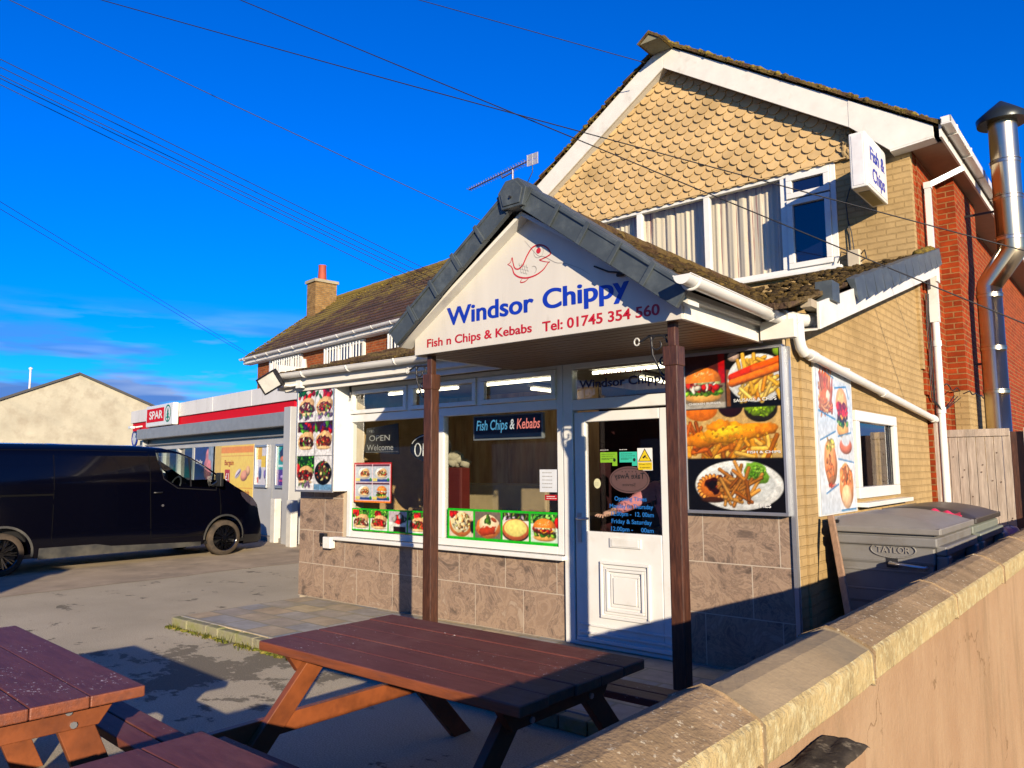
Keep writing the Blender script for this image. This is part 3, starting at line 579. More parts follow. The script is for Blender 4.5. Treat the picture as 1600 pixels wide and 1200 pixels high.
# verge units of the porch gable: five down each side and the ridge end cap
for sgn, ex, ez in ((1, EX1-.02, EZ-.04), (-1, EX0+.02, EZ-.0)):
    A = Vector((RX+sgn*.10, 0, RZ+.015)); B = Vector((ex, 0, ez)); n_ = 5; d = (B-A)/n_; u = d.normalized(); nn = Vector((-u.z, 0, u.x)); nn = nn if nn.z > 0 else -nn
    for i in range(n_):
        P = A+d*i; Q = A+d*(i+1)+u*.02; off = .006*(i % 2)
        vb = MB(slate)
        def q8(p, q, h0, h1, ya, yb):
            a_ = [p+nn*h0, q+nn*h0, q+nn*h1, p+nn*h1]; pts = [(v.x, ya, v.z) for v in a_]+[(v.x, yb, v.z) for v in a_]
            fs = [(0, 1, 2, 3), (7, 6, 5, 4), (0, 4, 5, 1), (1, 5, 6, 2), (2, 6, 7, 3), (3, 7, 4, 0)]
            vb.add(pts, fs if sgn > 0 else [f[::-1] for f in fs])
        q8(P, Q, -.11, .05, 4.23+off, 4.27+off); q8(P, Q, .035, .055, 4.27+off, 4.50)
        q8(P+u*.012, P+u*.05, -.109, .060, 4.218, 4.23+off); q8(P+u*.05, Q, .02, .045, 4.222, 4.23+off)
        vb.build('verge_unit', shop, bevel=.006)
rc = MB(slate); pts = [(-.135, .03), (-.06, .115), (.06, .115), (.135, .03), (.10, -.10), (-.10, -.10)]
rc.prism([(RX+a, RZ+.02+c) for a, c in pts], 'y', 4.19, 4.42); rc.prism([(RX+a*.8, RZ+.02+c*.8) for a, c in pts], 'y', 4.18, 4.191)
rc.build('ridge_cap', shop, bevel=.015)
MB(darkmetal).tube([(RX, 4.165, RZ-.005), (RX, 4.19, RZ-.005)], .01, 8).build('cap_screw', shop)
# verge soffit boards framing the sign
b = MB(offwhite)
for sgn, ex, ez in ((1, EX1, EZ), (-1, EX0, EZ+.01)):
    A = Vector((RX, 0, RZ-.08)); B = Vector((ex-sgn*.02, 0, ez-.085)); d = (B-A)
    pts = [(A.x, A.z), (B.x, B.z), (B.x, B.z-.028), (A.x, A.z-.034)]; b.prism(pts, 'y', 4.30, 4.45)
build_each(b, 'verge_board', shop)

# --- lean-to roof over the shop with its gutter
lead = M('mossy_flat_tile', (.085, .052, .034), .9, var=.5, vs=8, bump=1., bs=25, c2=(.17, .12, .05), cs=3, ca=.45, cb=.6, bd=.03)
for (xa, xb) in ((-8.50, EX0+.05), (EX1-.06, -1.92)):
    b = MB(lead)
    n_ = 15
    for i in range(n_):
        ya = 5.36+4.74*i/n_; yb = 5.36+4.74*(i+1)/n_+.05; x = xa+(.17 if i % 2 else 0)
        xs = [xa]+[q for q in np.arange(x+.17, xb-.05, .33)]+[xb]
        for p, q in zip(xs[:-1], xs[1:]):
            l = rm.uniform(-.006, .008); b.add([(p+.003, ya, zr(ya)+.045+l), (q-.003, ya, zr(ya)+.045+l), (q-.003, yb, zr(yb)+.012), (p+.003, yb, zr(yb)+.012), (p+.003, ya, zr(ya)+l), (q-.003, ya, zr(ya)+l)], [(0, 1, 2, 3), (4, 5, 1, 0), (4, 0, 3), (5, 2, 1)])
    b.add([(xa, 5.36, zr(5.36)-.005), (xb, 5.36, zr(5.36)-.005), (xb, 10.1, zr(10.1)-.005), (xa, 10.1, zr(10.1)-.005)], [(3, 2, 1, 0)])
    b.build('front_roof', shop)
b = MB(mossd)
for i in range(900):
    x = rm.uniform(-8.5, -4.9) if i % 3 else rm.uniform(-2.2, -1.95); y = 5.37+abs(rm.gauss(0, .05)) if i % 3 else rm.uniform(5.4, 10); b.blob((x, y, zr(y)+.04), rm.uniform(.012, .035), i, .6, 6)
for i in range(420):
    x = rm.uniform(-3.2, -2.0); y = rm.uniform(5.5, 9.9); b.blob((x, y, zr(y)+.03), rm.uniform(.02, .06), i, .45, 6)
b.build('moss', shop, kind='stuff')
b = MB(offwhite)     # front fascia and soffit of the lean-to
b.box(-8.36, PL-.02, 5.46, 5.49, 2.66, 2.82).box(-8.36, PL-.02, 5.49, GY-.02, 2.655, 2.675).box(-8.36, PL-.02, 5.53, 5.56, 2.60, 2.655).box(-8.39, -8.36, 5.44, 6.2, 2.62, 2.95)
b.box(PR+.03, -1.98, 5.60, 5.66, 2.60, 2.74); b.box(PR+.03, -2.09, 5.66, 5.98, 2.63, 2.67)
build_each(b, 'front_fascia', shop, bevel=.004)
def gutter(mb, a, c, r=.057, up=Vector((0, 0, 1))):
    a = Vector(a); c = Vector(c); d = (c-a).normalized(); sd = d.cross(up).normalized(); n = 10
    ring = lambda p, rr: [p+sd*rr*math.cos(math.pi*k/n)-up*rr*math.sin(math.pi*k/n) for k in range(n+1)]
    o = ring(a, r)+ring(c, r)+ring(a, r-.004)+ring(c, r-.004); m = n+1; fs = []
    for k in range(n): fs += [(k, k+1, m+k+1, m+k), (2*m+k, 3*m+k, 3*m+k+1, 2*m+k+1)]
    mb.add(o, fs, True); mb.add(ring(a, r), [tuple(range(m))]); mb.add(ring(c, r), [tuple(range(m))[::-1]])
    mb.tube([a-sd*r, c-sd*r], .005, 6); mb.tube([a+sd*r, c+sd*r], .005, 6)
def bracket(mb, p, d, r=.06):
    p = Vector(p); d = Vector(d).normalized(); sd = d.cross(Vector((0, 0, 1))); pts = [p+sd*r*math.cos(math.pi*k/10)-Vector((0, 0, 1))*r*math.sin(math.pi*k/10) for k in range(11)]
    mb.tube(pts, .011, 6)
b = MB(white); gutter(b, (-8.42, 5.39, 2.81), (PL-.0, 5.39, 2.79))
gb = b.build('front_gutter', shop); b = MB(white)
for x in (-8.3, -7.75, -6.9, -6.1, -5.3): bracket(b, (x, 5.39, 2.805), X)
build_each(b, 'gutter_bracket', gb)
b = MB(white); gutter(b, (-2.105, 4.10, 2.80), (-2.105, 5.48, 2.775)); gs = b.build('porch_gutter', shop)
b = MB(white)
for y in (4.22, 5.40): bracket(b, (-2.105, y, 2.79), Y)
b.tube([(-2.105, 5.46, 2.765), (-2.10, 5.60, 2.76), (-2.09, 5.66, 2.76)], [.055, .045, .045], 14); b.tube([(-2.09, 5.64, 2.76), (-1.99, 6.02, 2.78)], .052, 14)
for t_ in (0, .05, .3): b.tube([(-2.09+.1*t_, 5.64+.38*t_, 2.76), (-2.085+.1*t_, 5.66+.38*t_, 2.76)], .062, 14)
b.tube([(-1.99, 6.0, 2.78), (-1.985, 6.03, 2.78)], .06, 14); build_each(b, 'gutter_union', gs)
b = MB(white); pp = [(-2.03, 5.83, 2.75), (-2.03, 5.83, 2.62), (-2.03, 5.86, 2.56), (-2.03, 5.93, 2.52), (-2.035, 6.15, 2.475), (-2.035, 10.28, 2.46-.30)]
b.tube(pp[:4], .042, 14); b.tube([(-2.03, 5.90, 2.535), (-2.035, 10.42, 2.20)], .038, 14)
for y in (6.12, 8.15, 10.30): z = 2.535-.335*(y-5.9)/4.52; b.tube([(-2.035, y-.06, z+.004), (-2.035, y+.06, z-.004)], .046, 14)
b.build('sloping_downpipe', shop)
# side barge board and the slate caps above it
b = MB(offwhite); b.prism([(5.86, zr(5.86)-.24), (10.32, zr(10.32)-.26), (10.32, zr(10.32)-.03), (5.86, zr(5.86)-.03)], 'x', -1.90, -1.875); b.prism([(5.86, zr(5.86)-.245), (10.32, zr(10.32)-.265), (10.32, zr(10.32)-.25), (5.86, zr(5.86)-.23)], 'x', -2.09, -1.90)
b.box(-1.90, -1.872, 10.20, 10.34, 3.85, 4.16)
b.build('side_bargeboard', shop, bevel=.004)
rv = random.Random(4); b = MB(slate); y = 6.75
while y < 10.25:
    L = .30; z0 = zr(y)+.06+rv.uniform(-.01, .01); z1 = zr(y+L)+.06
    b.add([(-1.862, y, z0), (-1.858, y+L-.02, z1-.0), (-1.835, y+L-.03, z1-.205), (-1.84, y+.03, z0-.205), (-1.93, y, z0+.01), (-1.93, y+L-.02, z1+.01)], [(3, 2, 1, 0), (0, 1, 5, 4), (0, 4, 3), (1, 2, 5)]); y += L
b.box(-1.98, -1.85, 6.10, 6.28, 2.94, 3.10)
build_each(b, 'slate_verge', shop)
b = MB(M('mortar', (.42, .36, .27), .95, bump=.6))
for i in range(26): b.blob((-1.93+rv.uniform(-.03, .02), 6.3+rv.uniform(0, .5), 3.0+rv.uniform(-.03, .07)), rv.uniform(.02, .045), i, .5)
b.box(-1.98, -1.9, 5.75, 6.1, 2.84, 2.90); b.build('broken_mortar', shop)
b = MB(moss); [b.blob((-1.93, 9.5+.7*i/40, zr(9.5+.7*i/40)+.08), rv.uniform(.03, .06), i, .6) for i in range(40)]; b.build('moss', shop, kind='stuff')

# --- main two storey block
MY = 10.1; MX0, MX1 = -8.2, -2.07; AX, AZ_ = -5.29, 7.79; SL = .66
def gz(x, top=AZ_): return top-SL*abs(x-AX)
b = MB(tan_brick)
WX0, WX1, WZ0, WZ1 = -6.80, -2.95, 4.20, 5.60
b.prism([(MX0, 2.8), (MX1, 2.8), (MX1, WZ0), (MX0, WZ0)], 'y', MY, MY+.25); b.box(MX0, WX0, MY, MY+.25, WZ0, WZ1); b.box(WX1, MX1, MY, MY+.25, WZ0, WZ1)
b.prism([(MX0, WZ1), (MX1, WZ1), (MX1, gz(MX1)-.0), (AX, AZ_-.05), (MX0, gz(MX0))], 'y', MY, MY+.25); b.build('gable_wall', shop)
b = MB(red_brick); b.box(-2.32, -2.05, MY+.25, 24, 0, 5.6); b.box(-2.32, -2.068, MY+.12, MY+.25, 2.5, 5.6); b.box(MX0, MX0+.25, MY+.25, 24, 0, 5.6)
b.box(-2.06, -1.84, 11.45, 13.0, 0, 5.52); b.build('brick_side_wall', shop)
MB(tan_brick).box(-1.84, -1.835, 11.45, 12.9, 0, 2.62).box(-2.0, -1.835, 11.445, 11.45, 0, 2.62).build('painted_base', shop)
# fish-scale hung tiles
b = MB(tan_tile); g_ = .112; tw = .182; ht = random.Random(9); z = 5.56; row = 0
while z < AZ_-.12:
    xl = AX-(AZ_-.10-z)/SL; xr = min(AX+(AZ_-.10-z)/SL, -2.76+.10*math.sin(z*7)); x = max(xl, MX0)+(tw/2 if row % 2 else 0)
    while x < xr:
        h0 = z+tw*.52+ht.uniform(-.008, .006); L = .09; cx = x+ht.uniform(-.004, .004); yo = MY-.052-ht.uniform(0, .006)
        o = [(cx-tw*.485, h0+L), (cx-tw*.485, h0)]+[(cx+tw*.485*math.cos(R_(a)), h0+tw*.50*math.sin(R_(a))) for a in (200, 225, 250, 270, 290, 315, 340)]+[(cx+tw*.485, h0), (cx+tw*.485, h0+L)]
        n_ = len(o); tl = lambda q: yo+.034*(q[1]-(h0-tw*.5))/(L+tw*.5)
        b.add([(p[0], tl(p), p[1]) for p in o]+[(p[0], tl(p)+.018, p[1]) for p in o], [tuple(range(n_))]+[(i, n_+i, n_+(i+1) % n_, (i+1) % n_) for i in range(n_-1)]); x += tw
    z += g_; row += 1
b.build('hung_tiles', shop)
MB(tan_tile).box(-7.9, -2.80, MY-.06, MY, 5.585, 5.60).build('tile_batten', shop)
# broken tile edge with mortar, right of the tiles
b = MB(M('broken_edge_mortar', (.42, .30, .15), .95, bump=.6))
for i in range(50): zz = 5.6+.75*i/50; b.blob((-2.78+.05*math.sin(i*1.3), MY-.03, zz), ht.uniform(.02, .045), i, 1.2)
b.build('mortar_edge', shop)
# upstairs window
uw = MB(white); y0, y1 = MY-.02, MY+.07; f = .07
uw.box(WX0, WX0+f, y0, y1, WZ0, WZ1).box(WX1-f, WX1, y0, y1, WZ0, WZ1).box(WX0+f, WX1-f, y0, y1, WZ0, WZ0+f).box(WX0+f, WX1-f, y0, y1, WZ1-f, WZ1)
for x in (-5.87, -4.755, -3.63): uw.box(x-.045, x+.045, y0, y1, WZ0+f, WZ1-f)
a0, a1 = -3.585, WX1-f
for z0, z1 in ((WZ0+.06, 5.20), (5.22, WZ1-.06)):
    for q in ((a0, a1+.0, z0, z0+.075), (a0, a1, z1-.075, z1), (a0, a0+.075, z0+.075, z1-.075), (a1-.075, a1, z0+.075, z1-.075)): uw.box(q[0], q[1], y0-.03, y0+.03, q[2], q[3])
uw = uw.build('upstairs_window', shop, bevel=.006)
for a, c in ((WX0+f, -5.915), (-5.825, -4.80), (-4.71, -3.675)): MB(upglass).add([(a, MY+.03, WZ0+f), (c, MY+.03, WZ0+f), (c, MY+.03, WZ1-f), (a, MY+.03, WZ1-f)], [(0, 1, 2, 3)]).build('pane', uw)
for z0, z1 in ((WZ0+.13, 5.125), (5.295, WZ1-.13)): MB(blueglass).add([(a0+.07, MY, z0), (a1-.07, MY, z0), (a1-.07, MY, z1), (a0+.07, MY, z1)], [(0, 1, 2, 3)]).build('pane', uw)
MB(white).box(WX0-.03, WX1+.05, MY-.11, MY-.02, WZ0-.045, WZ0).build('sill', uw, bevel=.008)
curt = M('striped_curtain', (.80, .70, .52), .9, var=.2, vs=3, bump=0, c2=(.38, .20, .16), cs=5, ca=.57, cb=.63, stretch=(6, 6, .10))
rcu = random.Random(2); ph = [rcu.uniform(0, 6.3) for _ in range(5)]
for xa, xb in ((-6.75, -5.95), (-5.95, -4.82), (-4.82, -3.62)):
    MB(curt).grid(lambda u, v: (xa+(xb-xa)*u, MY+.16+(.012+.008*math.sin(5.3*(xa+(xb-xa)*u)))*math.sin(38*(xa+(xb-xa)*u)+2.2*math.sin(6.1*(xa+(xb-xa)*u))+ph[0]+.5*v)+.007*math.sin(77*(xa+(xb-xa)*u)+ph[1]), 4.2+1.36*v), 120, 4).build('curtain', uw)
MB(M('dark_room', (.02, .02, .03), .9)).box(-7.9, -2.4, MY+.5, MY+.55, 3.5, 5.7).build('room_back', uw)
# roof of the main block: bargeboards, boxed eaves, tiles, ridge
BY = 9.90
b = MB(offwhite)
for sgn, xe in ((-1, -8.95), (1, -2.70)):
    top = AZ_+.20; pts = [(AX, top), (xe, gz(xe, top)), (xe, gz(xe, top)-.36), (AX, top-.36)]; b.prism(pts, 'y', BY, BY+.03)
xe = -1.76; b.prism([(-2.70, gz(-2.70, AZ_+.20)), (xe, gz(xe, AZ_+.20)), (xe, 5.53), (-2.24, 5.49), (-2.70, 5.92)], 'y', BY-.004, BY+.03)
b.build('bargeboard', shop, bevel=.004)
b = MB(offwhite, M('brown_eaves_soffit', (.30, .17, .09), .6, bump=.1)); b.prism([(-2.24, 5.49), (-1.76, 5.53), (-1.76, 5.51), (-2.24, 5.47)], 'y', BY, 10.1)
for sgn, xe in ((-1, -8.75), (1, -1.72)):
    top = AZ_-.13; pts = [(AX, top), (xe, gz(xe, top)), (xe, gz(xe, top)-.02), (AX, top-.02)]
    if sgn < 0: b.prism(pts, 'y', BY+.03, MY)
b.cur = 1; b.prism([(AX, AZ_-.12), (-2.2, gz(-2.2, AZ_-.12)), (-2.2, gz(-2.2, AZ_-.12)-.02), (AX, AZ_-.14)], 'y', BY+.03, MY)
b.box(-2.05, -1.70, 10.1, 24, 5.50, 5.52); b.build('eaves_soffit', shop)
MB(offwhite).box(-1.70, -1.675, BY, 24, 5.50, 5.70).build('eaves_fascia', shop)
b = MB(rt); slope(b, -1.66, 5.62, AX, AZ_+.22, BY-.04, 24, 11, seed=5); slope(b, -8.95, 5.60, AX, AZ_+.22, BY-.04, 24, 11, seed=6)
for y in np.arange(BY-.04, 23.9, .45): b.tube([(AX, y, AZ_+.23), (AX, y+.44, AZ_+.23)], [.11, .10], 10)
b.add([(-1.66, BY, 5.60), (AX, BY, AZ_+.19), (AX, 24, AZ_+.19), (-1.66, 24, 5.60)], [(3, 2, 1, 0)]); b.add([(-8.8, BY, 5.38), (AX, BY, AZ_+.19), (AX, 24, AZ_+.19), (-8.8, 24, 5.38)], [(0, 1, 2, 3)])
b.cur = 0; b.prism([(AX-.20, AZ_+.10), (AX-.17, AZ_+.08), (AX, AZ_+.20), (AX+.17, AZ_+.08), (AX+.20, AZ_+.10), (AX, AZ_+.25)], 'y', BY-.42, BY-.02)
rt_end = MB(M('ridge_underside', (.24, .23, .16), .9, bump=.5)); rt_end.prism([(AX-.155, AZ_+.085), (AX+.155, AZ_+.085), (AX, AZ_+.195)], 'y', BY-.40, BY-.03); rt_end.build('ridge_end', shop)
b.build('main_roof', shop)
b = MB(moss)
for i in range(520):
    t_ = rm.random()**1.4; sg = 1 if i % 5 else -1; xx = AX+sg*3.5*t_; b.blob((xx, BY-.02+abs(rm.gauss(0, .10)), gz(xx, AZ_+.27)), rm.uniform(.02, .05), i, .7, 6)
for i in range(40): b.blob((lambda q: (AX+q, BY-.40+.4*rm.random(), AZ_+.245-.75*abs(q)))(rm.uniform(-.15, .15)), rm.uniform(.012, .026), i, .6, 6)
b.build('moss', shop, kind='stuff')
b = MB(white); b.box(-1.67, -1.56, 9.84, 24, 5.62, 5.635).box(-1.575, -1.56, 9.84, 24, 5.635, 5.715).box(-1.67, -1.655, 9.84, 24, 5.635, 5.70).box(-1.67, -1.56, 9.84, 9.86, 5.635, 5.715)
eg = b.build('eaves_gutter', shop, bevel=.004); b = MB(white)
for y in (10.2, 11.1, 12.1, 13.2, 14.3, 15.4): b.box(-1.672, -1.552, y, y+.03, 5.605, 5.72)
build_each(b, 'gutter_bracket', eg)
b = MB(white)
sq = lambda p, q: b.beam(p, q, .065, .065, (1, 0, 0) if abs(Vector(q)[2]-Vector(p)[2]) > .5 else (0, 0, 1))
sq((-1.62, 10.75, 5.62), (-1.62, 10.75, 5.33)); sq((-1.62, 10.75, 5.35), (-1.97, 10.55, 5.16)); sq((-1.98, 10.55, 5.18), (-1.98, 10.55, 4.24))
b.box(-2.02, -1.935, 10.51, 10.59, 5.12, 5.20); b.build('upper_downpipe', shop)
b = MB(white); b.tube([(-1.98, 10.48, 4.0), (-1.98, 10.48, 0)], .045, 14); b.box(-2.03, -1.93, 10.43, 10.53, 3.4, 3.98)
for z in (3.1, 2.28): b.tube([(-1.98, 10.48, z), (-1.98, 10.48, z+.07)], .055, 14)
b.build('lower_downpipe', shop)
uw2 = MB(white)
for q in ((15.2, 16.4, 3.6, 3.68), (15.2, 16.4, 4.72, 4.8), (15.2, 15.28, 3.68, 4.72), (16.32, 16.4, 3.68, 4.72), (15.76, 15.84, 3.68, 4.72)): uw2.box(-2.06, -1.99, *q)
uw2 = uw2.build('rear_window', shop)
MB(glass_mat('rear_glass', (.5, .5, .5), .9, .8)).add([(-2.03, 15.28, 3.68), (-2.03, 16.32, 3.68), (-2.03, 16.32, 4.72), (-2.03, 15.28, 4.72)], [(0, 1, 2, 3)]).build('pane', uw2)
b = MB(darkmetal)      # loose cables on the corner
rcb = random.Random(6)
for q in range(3): b.tube([(-2.04+.01*q, 10.32+.03*q+.02*math.sin(i*1.1+q), 3.75-.11*i) for i in range(13)]+[(-1.95, 10.45, 2.30), (-1.9, 10.9+.2*q, 2.52)], .006, 5)
b.tube([(-1.93, 10.5+.1*i, 2.62+.03*math.sin(i)) for i in range(12)], .008, 5).tube([(-1.83, 11.4+.14*i, 2.60+.02*math.sin(i*2)) for i in range(14)], .008, 5)
b.build('loose_cables', shop)

# ================================================================== SIGNS
blue = M('sign_blue', (.006, .035, .42), .35, bump=0); red = M('sign_red', (.48, .010, .02), .35, bump=0); redline = M('sign_red_line', (.55, .02, .03), .4, bump=0)
greytxt = M('grey_print', (.35, .33, .30), .5, bump=0); whitetxt = M('white_print', (.8, .8, .78), .5, bump=0); blacktxt = M('black_print', (.01, .01, .01), .5, bump=0)
signw = M('sign_panel', (.66, .63, .57), .4, var=.05, vs=2, bump=.02, c2=(.46, .43, .37), cs=3.4, ca=.62, cb=.9, stretch=(3, 1, .7))
gs_ = thing('gable_sign', 'triangular white sign with a red fish and blue name in the porch gable', 'sign', (-3.5, 4.40, 2.6))
b = MB(signw); b.prism([(-4.755, 2.60), (-2.265, 2.595), (-2.265, 2.745), (-3.545, 3.585), (-4.755, 2.745)], 'y', 4.398, 4.42); b.build('panel', gs_, bevel=.003)
b = MB(redline); line0 = [(-2.30, 2.752), (-3.53, 3.560)]; b.add([(-2.30, 4.395, 2.735), (-2.30, 4.395, 2.748), (-3.53, 4.395, 3.568), (-3.53, 4.395, 3.555)], [(0, 1, 2, 3)]); b.build('red_edge_line', gs_)
SO = lambda x, z: (x, 4.398, z)
text_mesh('Windsor', 'lettering', gs_, blue, SO(-4.375, 2.812), X, Z, width=.90, height=.142, bold=.032)
text_mesh('Chippy', 'lettering', gs_, blue, SO(-3.385, 2.812), X, Z, width=.73, height=.142, bold=.032)
text_mesh('Fish n Chips & Kebabs', 'lettering', gs_, red, SO(-4.605, 2.655), X, Z, width=1.115, height=.068, bold=.028)
text_mesh('Tel: 01745 354 560', 'lettering', gs_, red, SO(-3.390, 2.645), X, Z, width=.965, height=.072, bold=.028)
def line(mb, pts, wd, y=4.396, tp=True):
    n = len(pts)
    for i in range(n-1):
        (x0, z0), (x1, z1) = pts[i], pts[i+1]; L = math.hypot(x1-x0, z1-z0)+1e-9; w0 = wd/2*(1 if not tp else .35+.65*math.sin(math.pi*min(1, max(0, i/(n-1))))); w1 = wd/2*(1 if not tp else .35+.65*math.sin(math.pi*min(1, (i+1)/(n-1)))); nx, nz = -(z1-z0)/L, (x1-x0)/L
        mb.add([(x0-nx*w0, y, z0-nz*w0), (x1-nx*w1, y, z1-nz*w1), (x1+nx*w1, y, z1+nz*w1), (x0+nx*w0, y, z0+nz*w0)], [(0, 1, 2, 3)])
def spl(P, n=10):
    P = [P[0]]+list(P)+[P[-1]]; o = []
    for i in range(1, len(P)-2):
        for k in range(n):
            t = k/n; o.append(tuple(.5*(2*P[i][a]+(P[i+1][a]-P[i-1][a])*t+(2*P[i-1][a]-5*P[i][a]+4*P[i+1][a]-P[i+2][a])*t*t+(3*P[i][a]-P[i-1][a]-3*P[i+1][a]+P[i+2][a])*t**3) for a in (0, 1)))
    return o+[tuple(P[-1])]
def fp(u, v): return (-3.72+u*.42, 3.03+v*.285)   # fish box
b = MB(redline)
line(b, spl([fp(*p) for p in ((.0, .62), (.07, .66), (.11, .78), (.13, .64), (.17, .48), (.26, .43), (.36, .52), (.46, .74), (.58, .92), (.74, .95), (.90, .84), (.985, .66), (.92, .60), (.80, .56), (.74, .545), (.86, .47), (.97, .43))]), .012)
line(b, spl([fp(*p) for p in ((.0, .62), (.08, .55), (.12, .46), (.16, .32), (.28, .20), (.46, .14), (.66, .17), (.82, .27), (.93, .42), (.97, .44))]), .012)
line(b, spl([fp(*p) for p in ((.34, .14), (.30, .06), (.40, .05), (.50, .13))]), .008)
e = arc(*fp(.72, .80), .022, .022, 0, 360, 16)[:-1]; b.add([(p[0], 4.396, p[1]) for p in e], [tuple(range(16))])
b.build('fish_drawing', gs_)
b = MB(greytxt); line(b, arc(*fp(.72, .77), .045, .045, 0, 360, 20), .003, tp=False); line(b, arc(*fp(.60, .32), .028, .028, -70, 120, 10), .006)
for i in range(11): u, v = .30+.055*(i % 4)+.02*(i//4), .56-.10*(i//4)-.03*(i % 4); line(b, arc(*fp(u, v), .012, .016, 150, 290, 5), .004, tp=False)
line(b, spl([(-3.55, 3.36), (-3.48, 3.28), (-3.42, 3.22), (-3.36, 3.20), (-3.26, 3.14), (-3.18, 3.12), (-3.05, 3.06), (-2.96, 3.0)]), .004)
b.build('sign_marks', gs_)
b = MB(darkmetal); b.tube([(-2.92, 4.385, 3.05), (-2.80, 4.38, 2.99), (-2.70, 4.37, 2.965), (-2.55, 4.38, 2.93), (-2.40, 4.37, 2.86)], .006, 6); b.tube([(-2.73, 4.38, 2.955), (-2.68, 4.38, 2.955)], .014, 6); b.build('cable', gs_)

# menu board right of the door
C = Canvas(.80, 1.235, (.02, .02, .02), 150)
d1, d2 = .405, .80   # dividers (from the bottom)
C.rect(0, .80, 0, d1, (.015, .015, .02)); m = C.ell(.42, .20, .355, .19, (.93, .94, .92), 0, .12); C.ell(.42, .205, .29, .15, (.84, .86, .85), 0, .05)
cl = C.inbox(0, .8, 0, d1)
C.ell(.57, .29, .105, .075, (.45, .68, .16), -.5, .4, .15, cl); C.bits(.57, .29, .085, .05, 45, .015, ((.35, .6, .1), (.55, .75, .25)), cl)
C.ell(.21, .175, .125, .105, (.80, .42, .12), 0, .5, .06, cl)
for i in range(22): a = i*.2856; C.ell(.21+.115*math.cos(a), .18+.092*math.sin(a), .018, .015, (.88, .55, .22), a, .8, 0, cl)
C.ell(.22, .20, .075, .055, (.20, .03, .01), 0, .3, .3, cl); C.ell(.21, .205, .045, .03, (.05, .01, .005), 0, .2, .3, cl); C.ell(.21, .085, .10, .022, (.25, .12, .05), 0, .4, 0, cl)
C.bits(.34, .22, .09, .07, 34, .02, ((.35, .10, .04), (.55, .18, .06)), cl); C.chips(.42, .19, .14, .11, 34, .19, .026, ((.80, .50, .17), (.66, .36, .09), (.86, .60, .25)), cl)
C.rect(0, .80, d1, d2, (.80, .66, .40)); cl = C.inbox(0, .8, d1, d2)
C.ell(.13, d2-.01, .14, .085, (.90, .45, .06), 0, .2, 0, cl); C.ell(.38, d2+.02, .105, .095, (.16, .03, .02), 0, .3, 0, cl); C.ell(.62, d2-.02, .13, .10, (.16, .13, .05), 0, .3, 0, cl); C.ell(.62, d2-.0, .12, .075, (.52, .68, .05), 0, .4, .1, cl); C.bits(.62, d2-.02, .1, .05, 30, .02, ((.42, .58, .04), (.62, .78, .12)), cl)
C.chips(.36, .50, .36, .09, 75, .17, .036, ((.95, .63, .12), (.85, .46, .06), (.98, .76, .30)), cl); C.chips(.08, .56, .10, .10, 16, .16, .03, ((.85, .46, .06), (.75, .35, .05)), cl)
for (x, y, rx, ry, c) in ((.16, .56, .17, .06, (.90, .52, .03)), (.34, .605, .20, .075, (.96, .62, .03)), (.52, .61, .18, .062, (.94, .58, .05)), (.66, .625, .09, .045, (.88, .50, .06)), (.28, .66, .10, .05, (.93, .55, .05))): C.ell(x, y, rx, ry, c, .10, .45, .16, cl)
C.ell(.36, .62, .12, .035, (.99, .80, .12), .1, .2, .3, cl); C.bits(.38, .60, .30, .05, 40, .012, ((.97, .66, .08), (.99, .72, .12)), cl, .2)
C.rect(0, .345, d2, 1.235, (.48, .43, .36)); C.rect(.0, .345, 1.08, 1.235, (.30, .10, .08)); C.rect(.29, .345, 1.0, 1.235, (.72, .02, .03)); C.rect(0, .345, d2, d2+.05, (.66, .64, .60)); C.burger(.155, 1.0, .33, .30, C.inbox(0, .345, d2, 1.235), False); C.bits(.17, .965, .14, .02, 16, .03, ((.80, .10, .05), (.95, .93, .86)), C.inbox(0, .33, d2, 1.235))
C.rect(.352, .80, d2, 1.235, (.02, .02, .02)); cl = C.inbox(.352, .8, d2, 1.235); C.rect(.352, .385, d2+.01, 1.1, (.5, .28, .1)); C.ell(.60, 1.02, .235, .185, (.90, .92, .93), 0, .1, 0, cl); C.ell(.60, 1.02, .20, .155, (.82, .83, .85), 0, .05, 0, cl); C.ell(.42, 1.20, .05, .04, (.75, .65, .6), 0, .4, 0, cl); C.ell(.79, 1.22, .06, .05, (.5, .65, .1), 0, .4, 0, cl)
C.chips(.62, .955, .17, .09, 42, .13, .03, ((.96, .72, .20), (.90, .58, .12), (.98, .82, .4)), cl); C.chips(.56, 1.13, .13, .04, 9, .12, .03, ((.95, .72, .25),), cl)
C.bar(.40, 1.035, .60, 1.10, .062, (.80, .16, .02), .6, cl); C.bar(.58, 1.09, .80, 1.15, .062, (.86, .33, .04), .6, cl); C.bar(.40, .99, .78, 1.09, .062, (.87, .42, .05), .7, cl)
C.rect(0, .8, d2-.003, d2+.004, (.03, .03, .03)); C.rect(0, .8, d1-.003, d1+.004, (.05, .04, .03)); C.rect(.345, .352, d2, 1.235, (.03, .03, .03)); C.grain(.10, 3); C.grain(.06, 1)
mbd = thing('menu_board', 'tall framed menu board with burger, sausage, fish and pie pictures right of the door', 'menu board', (-2.51, GY-.05, 1.28))
C.build('poster', mbd, (-2.925, GY-.058, 1.312), X, Z, .001)
b = MB(alu); x0, x1, z0, z1 = -2.95, -2.115, 1.285, 2.575; b.box(x0, x1, GY-.055, GY-.001, z0, z1)
for q in ((x0, x1, z0, z0+.025), (x0, x1, z1-.025, z1), (x0, x0+.024, z0+.025, z1-.025), (x1-.024, x1, z0+.025, z1-.025)): b.box(q[0], q[1], GY-.068, GY-.055, q[2], q[3])
b.build('frame', mbd, bevel=.003)
